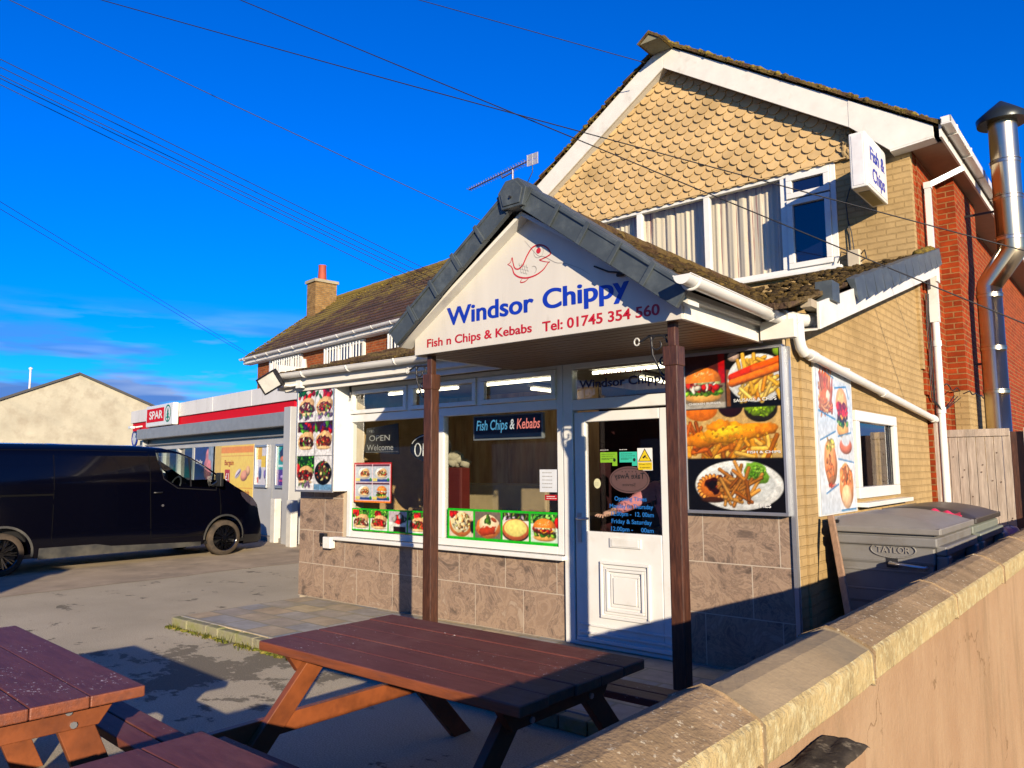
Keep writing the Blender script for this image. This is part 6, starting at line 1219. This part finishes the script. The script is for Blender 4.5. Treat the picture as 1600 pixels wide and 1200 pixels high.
for s_ in (1, -1):
    mb_ = MB(black); mb_.box(CX+s_*1.10-.09, CX+s_*1.10+.09, 7.70, 7.77, 1.32, 1.58).tube([(CX+s_*.93, 7.70, 1.34), (CX+s_*1.08, 7.72, 1.40)], .035, 8); mb_.build('wing_mirror', van, bevel=.035)
    MB(black, vp.m).tube([(CX+s_*.99, 6.54, 1.235), (CX+s_*1.015, 6.57, 1.235), (CX+s_*1.015, 6.66, 1.235), (CX+s_*.99, 6.69, 1.235)], .014, 6).build('door_handle', van)
MB(M('badge_grey', (.3, .3, .32), .3, .8)).prism(arc(6.71, 1.0, .022, .022, 0, 360, 16)[:-1], 'x', CX+.98, CX+.992).build('fuel_lock', van)
MB(black).box(CX-.9, CX+.9, 3.2, 8.4, .24, .30).build('underside', van)
MB(black).box(CX-.78, CX+.78, 3.0, 6.3, .5, 1.9).build('load_bulkhead', van)
gloss_blk = M('black_alloy', (.006, .006, .008), .15, .4, bump=0, coat=1)
for yy in (wf, wr):
    for s_ in (1, -1):
        xo = CX+s_*.90; t = MB(rubber); t.tube([(xo-s_*.13, yy, wz), (xo-s_*.13, yy, wz), (xo-s_*.115, yy, wz), (xo+s_*.03, yy, wz), (xo+s_*.06, yy, wz), (xo+s_*.07, yy, wz)], [.24, .31, .335, .335, .32, .245], 40, cap=False); wh = t.build('wheel', van)
        r_ = MB(gloss_blk); r_.tube([(xo-s_*.12, yy, wz), (xo+s_*.0, yy, wz), (xo+s_*.06, yy, wz), (xo+s_*.068, yy, wz)], [.22, .22, .235, .248], 32, cap=False); r_.cyl((xo-s_*.10, yy, wz), (xo-s_*.09, yy, wz), .22, n=32)
        r_.cyl((xo+s_*.03, yy, wz), (xo+s_*.055, yy, wz), .055, .045, 16)
        for k in range(10):
            a = 2*math.pi*k/10; ca, sa = math.cos(a), math.sin(a)
            for d in (-.10, .10): r_.beam((xo+s_*.035, yy+.04*ca, wz+.04*sa), (xo+s_*.052, yy+.228*math.cos(a+d), wz+.228*math.sin(a+d)), .018, .02, (1, 0, 0))
        r_.build('rim', wh)
side([(6.66, .93), (6.72, .93), (6.72, .80), (6.66, .80)], .0005, seam, 'panel_mark', van) if False else None
strip_line(dens([(6.62, 2.0), (6.72, 1.48), (6.98, 1.305), (7.74, 1.25), (7.76, 1.52)]), .016, .004, black, 'window_rubber')
strip_line(dens([(4.9, 1.0), (6.4, .98)]), .010, .004, vp.m, 'crease'); strip_line(dens([(3.2, 1.72), (6.4, 1.74)]), .012, .003, vp.m, 'crease')
side([(7.84, 1.0), (7.86, .96), (7.86, .80), (7.84, .78)], .001, seam, 'wing_gap', van)

# ================================================================== PICNIC TABLES (long side along X)
def picnic(x0, x1, yc, hw, hs, label, rz=0., planks=5, seat_in=.60, seat_w=.25, seatx=(0, 0), far_seat=True, name='picnic_table', zt=.76, top=None):
    t_ = thing(name, label, 'picnic table', ((x0+x1)/2, yc, 0), rz, 'wooden picnic tables'); L = (x1-x0)/2; rd = random.Random(int(x0*100))
    b = MB(tabletop_m, tablewood); wd = 2*hw/planks
    for i in range(planks):
        a = -hw+wd*i; e0_, e1_ = rd.uniform(-.006, .006), rd.uniform(-.006, .006); b.box(-L+e0_, L+e1_, a+.0015, a+wd-.0015, zt-.045+rd.uniform(-.002, 0), zt+rd.uniform(-.0015, .0015))
    tt = b.build('tabletop', t_, local=True, bevel=.006)
    tt.data.materials[0] = top or tabletop_m
    for p in tt.data.polygons:
        c_ = p.center
        p.material_index = 1 if (abs(p.normal.z) < .5 and (abs(c_.x) > L-.03 or abs(c_.y) > hw-.01)) else 0
    for s_ in (-1, 1):
        if s_ > 0 and not far_seat: continue
        b = MB(tabletop_m); y0_ = s_*(seat_in) if s_ > 0 else -seat_in-seat_w
        for k in range(2): b.box(-L+seatx[0], L-seatx[1], y0_+k*seat_w/2+.003, y0_+(k+1)*seat_w/2-.003, .415, .455)
        b.build('seat', t_, local=True, bevel=.006)
    for xe in (-L+.16, L-.16):
        sx = 1 if xe < 0 else -1
        b = MB(legwood); c_ = .10; b.prism([(-hw+.05, zt-.045), (hw-.05, zt-.045), (hw-.13, zt-.155), (-hw+.13, zt-.155)], 'x', xe-.022, xe+.022); b.build('top_bearer', t_, local=True, bevel=.004)
        MB(legwood).box(xe-.022, xe+.022, -seat_in-seat_w+.02, seat_in+(seat_w if far_seat else 0)-.02, .32, .415).build('seat_bearer', t_, local=True, bevel=.004)
        for s_ in (-1, 1): b = MB(legwood); xx = xe+sx*.046; b.prism([(s_*(hw*.42+.07), zt-.045), (s_*(hw*.42-.07), zt-.045), (s_*(seat_in-.06), 0), (s_*(seat_in+.09), 0)], 'x', xx-.022, xx+.022); lg_ = b.build('leg', t_, local=True, bevel=.004); b = MB(alu); [b.cyl((xe-sx*.024, s_*(hw*.42)+s_*.02*k, zt-.08-.055*k), (xe-sx*.032, s_*(hw*.42)+s_*.02*k, zt-.08-.055*k), .014, n=8) for k in (0, 1)]; build_each(b, 'bolt', lg_, local=True)
    return t_
picnic(-3.69, -1.92, 2.785, .465, .8, 'brown painted picnic table beside the terrace, half of its top in shadow', seat_in=.84, seatx=(.35, .1))
picnic(-5.20, -3.34, 1.185, .43, .8, 'worn brown picnic table with white flakes at the left edge of the photo', rz=R_(-3), planks=4, seat_in=.46, seat_w=.24, top=flecked)
picnic(-2.60, -.98, 1.00, .43, .8, 'brown picnic table nearest the viewer, only a corner of its planks showing', planks=4, seat_in=.62)

# ================================================================== BOUNDARY WALL
def wall_render_mat():
    t = NT('pink_tan_render'); t.set(Roughness=.95); t.b.inputs['Specular IOR Level'].default_value = .1
    a = t.noise(1.6, 9, .7); st = t.noise(2.6, 7, .68, stretch=(1, 1.6, .34)); fine = t.noise(38, 6, .7); cr_ = t.noise(1.9, 5, .6)
    c = t.mix(t.rng(a.outputs[0], .35, .65), (.455, .31, .185), (.39, .245, .14)); c = t.mix(t.rng(st.outputs[0], .54, .70, 0, .6), c, (.27, .185, .105)); c = t.mix(t.rng(st.outputs[0], .44, .34, 0, .35), c, (.52, .37, .22))
    vo = t.n("ShaderNodeTexVoronoi", feature='DISTANCE_TO_EDGE', i_Scale=1.7); wv = t.n("ShaderNodeMixRGB", blend_type='ADD'); wv.inputs[0].default_value = .35; n0 = t.noise(5, 6); t.l(t.tc.outputs['Object'], wv.inputs[1]); t.l(n0.outputs['Color'], wv.inputs[2]); t.l(wv.outputs[0], vo.inputs['Vector'])
    k = t.n("ShaderNodeMath", operation='MULTIPLY'); t.l(t.rng(vo.outputs['Distance'], .012, .002), k.inputs[0]); t.l(t.rng(cr_.outputs[0], .56, .62), k.inputs[1])
    c = t.mix(k.outputs[0], c, (.22, .135, .07)); t.col(c); sp_ = t.noise(60, 5, .8); c = t.mix(t.rng(sp_.outputs[0], .62, .70, 0, .5), c, (.26, .17, .10)); t.col(c); p = t.bump(fine.outputs[0], .6, .008); t.bump(a.outputs[0], .4, .03, p); return t.m
pinkr = wall_render_mat()
cop1 = M('pebbled_coping', (.34, .235, .13), .95, var=.3, vs=6, bump=.6, bs=75, c2=(.66, .57, .40), cs=55, ca=.59, cb=.65, bd=.008)
cop2 = M('plain_coping', (.37, .28, .165), .9, var=.22, vs=3, bump=.35, bs=70, c2=(.23, .19, .13), cs=2.2, bd=.006)
copf = M('yellow_coping_face', (.48, .37, .18), .95, var=.25, vs=9, bump=.9, bs=50, c2=(.58, .50, .28), cs=30, ca=.5, cb=.62, bd=.012)
bw = thing('boundary_wall', 'pink rendered garden wall with a weathered stone coping running beside the viewer', 'wall', (-.8, 5, 0))
XL, XR = -.868, -.66
MB(pinkr).box(XL+.04, XR-.028, -3, 10.82, 0, 1.06).build('wall_body', bw)
ys = [-3, .3, .9, 1.58, 2.37, 3.55, 4.75, 6.0, 7.3, 8.7, 10.84]
rw = random.Random(12)
for i in range(len(ys)-1):
    a, c = ys[i]+.006, ys[i+1]-.006; o1, o2 = rw.uniform(-.004, .004), rw.uniform(-.004, .004); pl2 = (i == 3); b = MB(cop2 if pl2 else cop1, copf)
    nseg = max(6, int((c-a)/.06)); prof = [(XL, 1.055), (XL, 1.148), (XL+.08, 1.186), (XR-.085, 1.178), (XR-.010, 1.142), (XR, 1.132), (XR, 1.052)]
    if pl2: prof = [(p[0], p[1]-.003) for p in prof]
    V = []
    for j in range(nseg+1):
        y = a+(c-a)*j/nseg; V += [(p[0]+o1+rw.uniform(-.001, .001), y, p[1]+o2+rw.uniform(-.0013, .0013)) for p in prof]
    m_ = len(prof); F1 = []; 
    for j in range(nseg):
        for k in range(m_): F1.append((j*m_+k, j*m_+(k+1) % m_, (j+1)*m_+(k+1) % m_, (j+1)*m_+k))
    F1.append(tuple(range(m_))); F1.append(tuple(nseg*m_+k for k in range(m_))[::-1]); F1 = [f[::-1] for f in F1]; b.add(V, F1)
    for q in range(nseg): b.m[q*m_+5] = 1; b.m[q*m_+4] = 1
    b.build('coping_stone', bw, bevel=.005, label='smooth plain grey brown coping stone' if pl2 else 'rough coping stone with pale pebbles')
pr = MB(M('black_mossy_cap', (.075, .060, .042), .95, var=.6, vs=14, bump=.8, bs=40, c2=(.30, .25, .17), cs=24, ca=.56, cb=.66, bd=.004))
def capf(u, v):
    x = XR-.02+(.10)*u; y = 1.1+.93*v; return (x, y, 1.003+.0015*math.sin(17*u+5*v)+.002*math.sin(23*v+9*u)+rw.uniform(-.0010, .0010)-.010*max(0, u-.85)/.15-.012*max(0, v-.97)/.03)
pr.grid(capf, 10, 60, True); b = pr; b.build('pier_cap', bw)
MB(pinkr).box(XR-.028, XR+.072, 1.1, 2.022, 0, .992).build('pier', bw, bevel=.012)
b = MB(M('crack', (.03, .02, .015), 1, bump=0)); yy, zz = 2.7, 1.0; 
for i in range(26): y2, z2 = yy+rw.uniform(-.02, .025), zz-rw.uniform(.02, .05); b.add([(XR-.029, yy, zz), (XR-.029, yy+.004, zz), (XR-.029, y2+.004, z2), (XR-.029, y2, z2)], [(0, 1, 2, 3)]); yy, zz = y2, z2
b.build('wall_crack', bw)

# ================================================================== FENCE
fwd_ = M('weathered_fence_board', (.50, .42, .35), .85, var=.3, vs=3, bump=.4, bs=14, c2=(.36, .28, .22), cs=2.2, ca=.5, cb=.72, stretch=(9, 9, .9), bd=.01)
fn = thing('fence', 'weathered grey brown close board fence beyond the bins', 'fence', (-1.6, 10.86, 0)); rfn = random.Random(14)
b = MB(fwd_, M('knot', (.10, .05, .03), .9)); x = -2.08
while x < -1.34:
    wd = .093+rfn.uniform(-.005, .006); b.cur = 0; b.box(x+.003, x+wd-.003, 10.86+rfn.uniform(-.004, .004), 10.885, .05, 2.06+rfn.uniform(-.004, .004)); b.cur = 1
    for k in range(2):
        kx, kz = x+wd*rfn.uniform(.3, .7), rfn.uniform(.9, 2.0); b.prism(arc(kx, kz, .005, .008, 0, 360, 8)[:-1], 'y', 10.850, 10.858)
    x += wd
b.build('boards', fn, bevel=.003)
b = MB(fwd_); x = -1.20
while x < 2.4: wd = .095+rfn.uniform(-.005, .006); b.box(x+.003, x+wd-.003, 10.80+rfn.uniform(-.004, .004), 10.83, .05, 2.09); x += wd
b.build('boards', fn, bevel=.003)
MB(darkwood).box(-1.335, -1.205, 10.86, 10.96, 0, 2.05).build('post', fn)
MB(fwd_).box(-2.06, -1.34, 10.84, 10.86, 2.0, 2.09).box(-2.09, -.8, 10.89, 10.93, .4, .5).build('rail', fn, bevel=.004)
MB(fwd_).box(-2.075, -2.015, 10.36, 10.42, .05, 2.16).box(-2.10, -2.03, 10.83, 10.90, .05, 2.12).build('gate_post', fn, bevel=.004)

# ================================================================== BINS
def bin_(y0, y1, body_c, lid_c, label, x0=-1.97, x1=-1.29, H=1.16, logo=True):
    t_ = thing('wheeled_bin', label, 'bin', ((x0+x1)/2, (y0+y1)/2, 0), 0, 'large wheeled bins by the side wall'); b = MB(body_c); n = 8
    def ring(z, k): return [(x0+k, y0+k, z), (x1-k, y0+k, z), (x1-k, y1-k, z), (x0+k, y1-k, z)]
    zs = [(.16, .10), (.20, .08), (.62, .035), (.64, .025), (.92, .010), (.94, .0), (H-.10, -.0), (H-.10, -.025), (H-.03, -.025), (H-.03, 0), (H, 0)]
    for z, k in zs: b.v += ring(z, k)
    for i in range(len(zs)-1):
        for k in range(4): b.f.append((i*4+k, i*4+(k+1) % 4, (i+1)*4+(k+1) % 4, (i+1)*4+k)); b.m.append(0); b.smooth.append(False)
    b.f.append((3, 2, 1, 0)); b.m.append(0); b.smooth.append(False); b.build('body', t_, bevel=.018)
    lid = MB(lid_c); nu, nv = 14, 12; LX0, LX1, LY0, LY1 = x0-.03, x1+.05, y0-.035, y1+.035
    def lf(u, v):
        e = min(1, min(v, 1-v)/.10, (1-u)/.12); e = max(0, e); return (LX0+(LX1-LX0)*u, LY0+(LY1-LY0)*v, H+.028+.10*(math.sin(math.pi*min(1, u*.72+.22)))*(e**.5)*1.0-.02*0+(.006 if .25 < v < .75 and .3 < u < .8 else 0))
    lid.grid(lf, nu, nv); lid.sm = False
    lid.box(LX0, LX1, LY0-.004, LY0+.02, H-.01, H+.035).box(LX0, LX1, LY1-.02, LY1+.004, H-.01, H+.035).box(LX1-.02, LX1+.004, LY0+.02, LY1-.02, H-.01, H+.04).box(LX0, LX0+.02, LY0+.02, LY1-.02, H-.01, H+.10)
    lid.build('lid', t_, bevel=.008)
    b = MB(body_c); b.box(x1-.0, x1+.075, y0+.02, y1-.02, H-.16, H-.09).box(x1, x1+.05, y0+.05, y1-.05, H-.28, H-.25)
    for q in (y0+.02, y1-.14): b.box(x1, x1+.085, q, q+.12, H-.30, H-.16)
    b.build('lifting_comb', t_, bevel=.012)
    b = MB(darkmetal, alu); yq = y0-.005; b.box(x1-.33, x1-.25, yq, y0+.02, .90, .97); b.cur = 1; b.tube([(x1-.30, yq-.01, .935), (x1-.30, yq-.05, .935), (x1-.06, yq-.05, .915), (x1-.06, yq-.0, .915)], .014, 8); b.build('handle', t_)
    b = MB(body_c); b.box(x0+.03, x1-.02, y0+.005, y0+.03, .985-.12, .99-.11); b.box(x0+.05, x1-.04, y0+.015, y0+.035, .72, .735); b.box(x0+.03, x1-.02, y0-.002, y0+.02, .945, .955); b.build('moulded_rib', t_, bevel=.004)
    for xx in (x0+.1, x1-.1):
        for y in (y0+.12, y1-.12): MB(black).cyl((xx-.025, y, .08), (xx+.025, y, .08), .08, n=14).box(xx-.03, xx+.03, y-.03, y+.03, .1, .2).build('caster', t_)
    b = MB(black); b.tube([(x0-.0, y0+.0, H+.06), (x0-.0, y1-.0, H+.06)], .018, 8); b.box(x0-.06, x0+.05, y0+.3, y0+.42, H-.02, H+.09).box(x0-.06, x0+.05, y1-.42, y1-.3, H-.02, H+.09); b.build('lid_hinge', t_)
    if logo:
        b = MB(body_c); o = arc(x0+.40, 1.03-.0, .155, .058, 0, 360, 40)[:-1]; b.tube([(p[0], y0-.004, p[1]-.0) for p in o], .006, 6, closed=True); b.build('oval_rim', t_)
        text_mesh('TAYLOR', 'lettering', t_, M('raised_grey', (.30, .28, .25), .5, bump=0), (x0+.285, y0-.006, 1.008), X, Z, width=.235, height=.045, bold=.02)
    fw_ = M('dark_bin_print', (.42, .43, .46), .6, bump=0); b = MB(fw_)
    for q in (y0+.30, y0+.86): b.box(x1-.008, x1-.002, q, q+.012, .70, .86).box(x1-.008, x1-.002, q+.05, q+.062, .70, .86).box(x1-.008, x1-.002, q, q+.062, .86, .872).box(x1-.008, x1-.002, q, q+.062, .69, .70)
    b.build('label_mark', t_); text_mesh('TROLLEY', 'lettering', t_, fw_, (x1-.003, y0+.42, .79), Y, Z, width=.34, height=.045); text_mesh('BIN ONLY', 'lettering', t_, fw_, (x1-.003, y0+.44, .72), Y, Z, width=.30, height=.045)
    return t_
bg_ = M('bin_grey', (.225, .22, .21), .5, var=.08, bump=.1, bs=90, c2=(.17, .155, .135), cs=3); bgl = M('bin_lid_grey', (.25, .235, .215), .45, var=.1, bump=.15, bs=90); bd_ = M('bin_lid_dark', (.055, .048, .042), .4, var=.1, bump=.1)
bin_(6.30, 7.56, bg_, bgl, 'large grey wheeled bin with an oval TAYLOR badge and grey lid, nearest the viewer')
bin_(7.72, 8.98, M('bin_green_grey', (.21, .235, .20), .5, var=.08, bump=.1), bd_, 'large grey wheeled bin with a black lid, behind the grey lidded one', logo=False)
for z in (0,):
    bb_ = thing('bin_bag', 'crumpled pink and white plastic bag beside the far bin', 'bag', (-1.35, 9.5, .85)); b = MB(M('pink_bag', (.50, .20, .27), .4, c2=(.7, .66, .68), cs=9, bump=.8, bs=18)); rb_ = random.Random(2)
    for i in range(9): b.blob((-1.38+rb_.uniform(-.12, .12), 9.5+rb_.uniform(-.15, .15), .90+rb_.uniform(-.06, .08)), .12, i, .8, 9)
    b.build('bag', bb_)
    cr_ = thing('crate', 'dark plastic crate under the pink bag', 'crate', (-1.38, 9.5, 0)); b = MB(black); b.box(-1.65, -1.1, 9.2, 9.8, 0, .80); b.box(-1.68, -1.07, 9.17, 9.83, .74, .78); b.build('crate_body', cr_, bevel=.02)
bb2 = thing('red_bag', 'bright pink red plastic bag edge poking out from under the bin lid', 'bag', (-1.4, 7.63, 1.2)); b = MB(M('hot_pink_plastic', (.62, .03, .10), .35, bump=.4, bs=20)); b.grid(lambda u, v: (-1.56+.22*u, 7.58+.07*v+.01*math.sin(9*u), 1.245+.03*math.sin(6*v)+.012*math.sin(14*u)-.03*u), 14, 6); b.box(-1.56, -1.34, 7.60, 7.66, 1.12, 1.225); b.build('bag', bb2)
bh = thing('broom_handle', 'pale wooden pole leaning on the wall beside the near bin', 'pole', (-1.6, 5.95, 0)); MB(M('pole_wood', (.33, .20, .12), .7, var=.25, stretch=(8, 8, 1))).beam((-1.62, 5.60, .05), (-1.985, 6.22, 1.27), .05, .028, (0, 1, 0)).build('pole', bh, bevel=.006)
# pots, cloth and slat things in the shade are too dark to see

# ================================================================== FLUE
fl_ = thing('extractor_flue', 'shiny stainless steel extractor flue with a dark conical cowl rising beside the brick wall', 'flue', (-1.5, 12.0, 0)); FYY = 12.0
b = MB(steel); lx, ux = -1.595, -1.30
b.tube([(lx, FYY, 0.2), (lx, FYY, 4.05), (lx+.004, FYY, 4.07), (ux-.004, FYY, 4.50), (ux, FYY, 4.52), (ux, FYY, 6.36)], [.15, .15, .15, .168, .172, .172], 28); b.build('pipe', fl_)
b = MB(steel)
for x, z, r_ in ((lx, 2.62, .157), (lx, 3.20, .157), (lx, 3.92, .157), (ux, 4.66, .180), (ux, 5.22, .180), (ux, 5.72, .180)): b.tube([(x, FYY, z-.02), (x, FYY, z+.02)], r_, 28); b.tube([(x, FYY, z+.026), (x, FYY, z+.034)], r_+.006, 28)
build_each(b, 'joint_band', fl_)
b = MB(M('cowl_dark', (.035, .045, .05), .35, .5)); b.tube([(ux, FYY, 6.28), (ux, FYY, 6.36), (ux, FYY, 6.48), (ux, FYY, 6.60)], [.30, .31, .17, .02], 28)
for k in range(4): a = k*1.57; b.beam((ux+.14*math.cos(a), FYY+.14*math.sin(a), 6.2), (ux+.18*math.cos(a), FYY+.18*math.sin(a), 6.36), .02, .006)
b.build('cowl', fl_); b = MB(darkmetal); b.box(-2.05, lx-.1, FYY-.01, FYY+.02, 3.0, 3.03).box(-1.84, ux-.12, FYY+.1, FYY+.12, 5.1, 5.13); b.build('bracket', fl_)

# ================================================================== AERIAL AND OVERHEAD CABLES
ae = thing('tv_aerial', 'television aerial with many short rods and a grid reflector above the porch ridge', 'aerial', (-7.5, 9.0, 5.5)); b = MB(M('aerial_metal', (.20, .19, .25), .4, .6))
A0 = Vector((-8.45, 9.0, 6.24)); A1 = Vector((-7.17, 9.0, 6.40)); b.tube([A0, A1], .012, 6)
for k in range(24): p = A0.lerp(A1, k/24+.01); h = .055+.03*(k/24); b.tube([p+Vector((0, -h*1.2, 0)), p+Vector((0, h*1.2, 0))], .005, 5); b.tube([p+Vector((0, 0, -h*.25)), p+Vector((0, 0, h*.5))], .004, 5)
b.tube([(-7.50, 9.0, 4.6), (-7.50, 9.0, 6.37)], .018, 8).tube([(-7.5, 9, 6.30), (-7.72, 9, 6.26), (-7.74, 9, 6.36)], .014, 6); b.build('boom_and_mast', ae)
b = MB(M('reflector_pale', (.6, .6, .66), .4, .3))
for s_ in (-1, 1):
    for k in range(5): z = 6.40+s_*(.012+.018*k); b.box(-7.20, -6.99, 8.99, 9.0, z-.006, z+.006)
for x in (-7.20, -7.10, -7.0): b.box(x, x+.012, 8.985, 9.0, 6.31, 6.49)
b.build('reflector', ae); MB(black).tube([(-7.10, 9.0, 6.32), (-7.10, 9, 6.20), (-7.2, 9, 6.06), (-7.48, 9, 6.02)], .007, 5).build('cable', ae)
wire = M('cable_black', (.006, .006, .010), .6, bump=0)
def cable(a, c, sag, label, r=.0065, n=24):
    a = Vector(a); c = Vector(c); a = a+(a-c).normalized()*16; n = 48; pts = [a.lerp(c, i/n)-Vector((0, 0, sag*2*(i/n)*(1-i/n))) for i in range(n+1)]
    t_ = tag(MB(wire).tube(pts, r, 6).build('overhead_cable', origin=tuple(a)), label, 'cable', 'overhead cables'); return t_
cable((-9.38, 7.38, 9.5), (-5.41, 9.55, 7.61), 0.05, 'highest cable, crossing the top of the sky to the gable apex')
cable((-12.16, 4.11, 9.0), (-0.64, 8.6, 3.58), 0.22, 'overhead cable running past the gable below its apex and over the upstairs window')
cable((-10.61, 5.23, 9.0), (-0.65, 8.2, 2.8), 0.06, 'overhead cable crossing the gable and the upstairs panes down to the side roof')
cable((-13.12, 2.97, 9.0), (-8.2, 9.4, 5.64), 0.12, 'lone overhead cable that ends behind the porch ridge')
cable((-12.99, 2.83, 8.0), (-11.55, 12.26, 5.61), 0.1, 'highest of the five close cables falling to the mossy roof')
cable((-13.25, 2.9, 8.0), (-11.55, 12.26, 5.48), 0.1, 'second highest of the five close cables falling to the mossy roof')
cable((-13.52, 2.97, 8.0), (-11.55, 12.26, 5.38), 0.1, 'middle of the five close cables falling to the mossy roof')
cable((-13.63, 2.99, 8.0), (-11.55, 12.26, 5.29), 0.1, 'second lowest of the five close cables falling to the mossy roof')
cable((-13.84, 3.05, 8.0), (-11.55, 12.26, 5.1), 0.1, 'lowest of the five close cables falling to the mossy roof')
cable((-17.65, 4.02, 7.5), (-24.62, 14.73, 5.75), 0.06, 'upper of the two cables meeting at the far eaves corner of the brick terrace')
cable((-18.17, 4.15, 7.5), (-24.62, 14.73, 5.66), 0.06, 'lower of the two cables meeting at the far eaves corner of the brick terrace')
# the picture is exposed about a stop up (low winter sun), so all paint and masonry sit at the dark end of their range
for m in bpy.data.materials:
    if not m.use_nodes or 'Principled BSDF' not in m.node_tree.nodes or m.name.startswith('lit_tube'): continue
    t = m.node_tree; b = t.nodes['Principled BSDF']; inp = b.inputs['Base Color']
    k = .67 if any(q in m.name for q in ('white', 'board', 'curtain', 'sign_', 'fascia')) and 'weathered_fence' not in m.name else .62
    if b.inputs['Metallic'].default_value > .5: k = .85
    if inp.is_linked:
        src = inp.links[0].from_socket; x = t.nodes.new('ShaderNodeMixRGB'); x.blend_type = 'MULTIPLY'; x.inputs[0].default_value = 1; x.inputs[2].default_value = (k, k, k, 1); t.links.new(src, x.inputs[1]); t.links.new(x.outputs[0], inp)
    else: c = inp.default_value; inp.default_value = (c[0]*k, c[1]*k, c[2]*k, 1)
# ================================================================== END
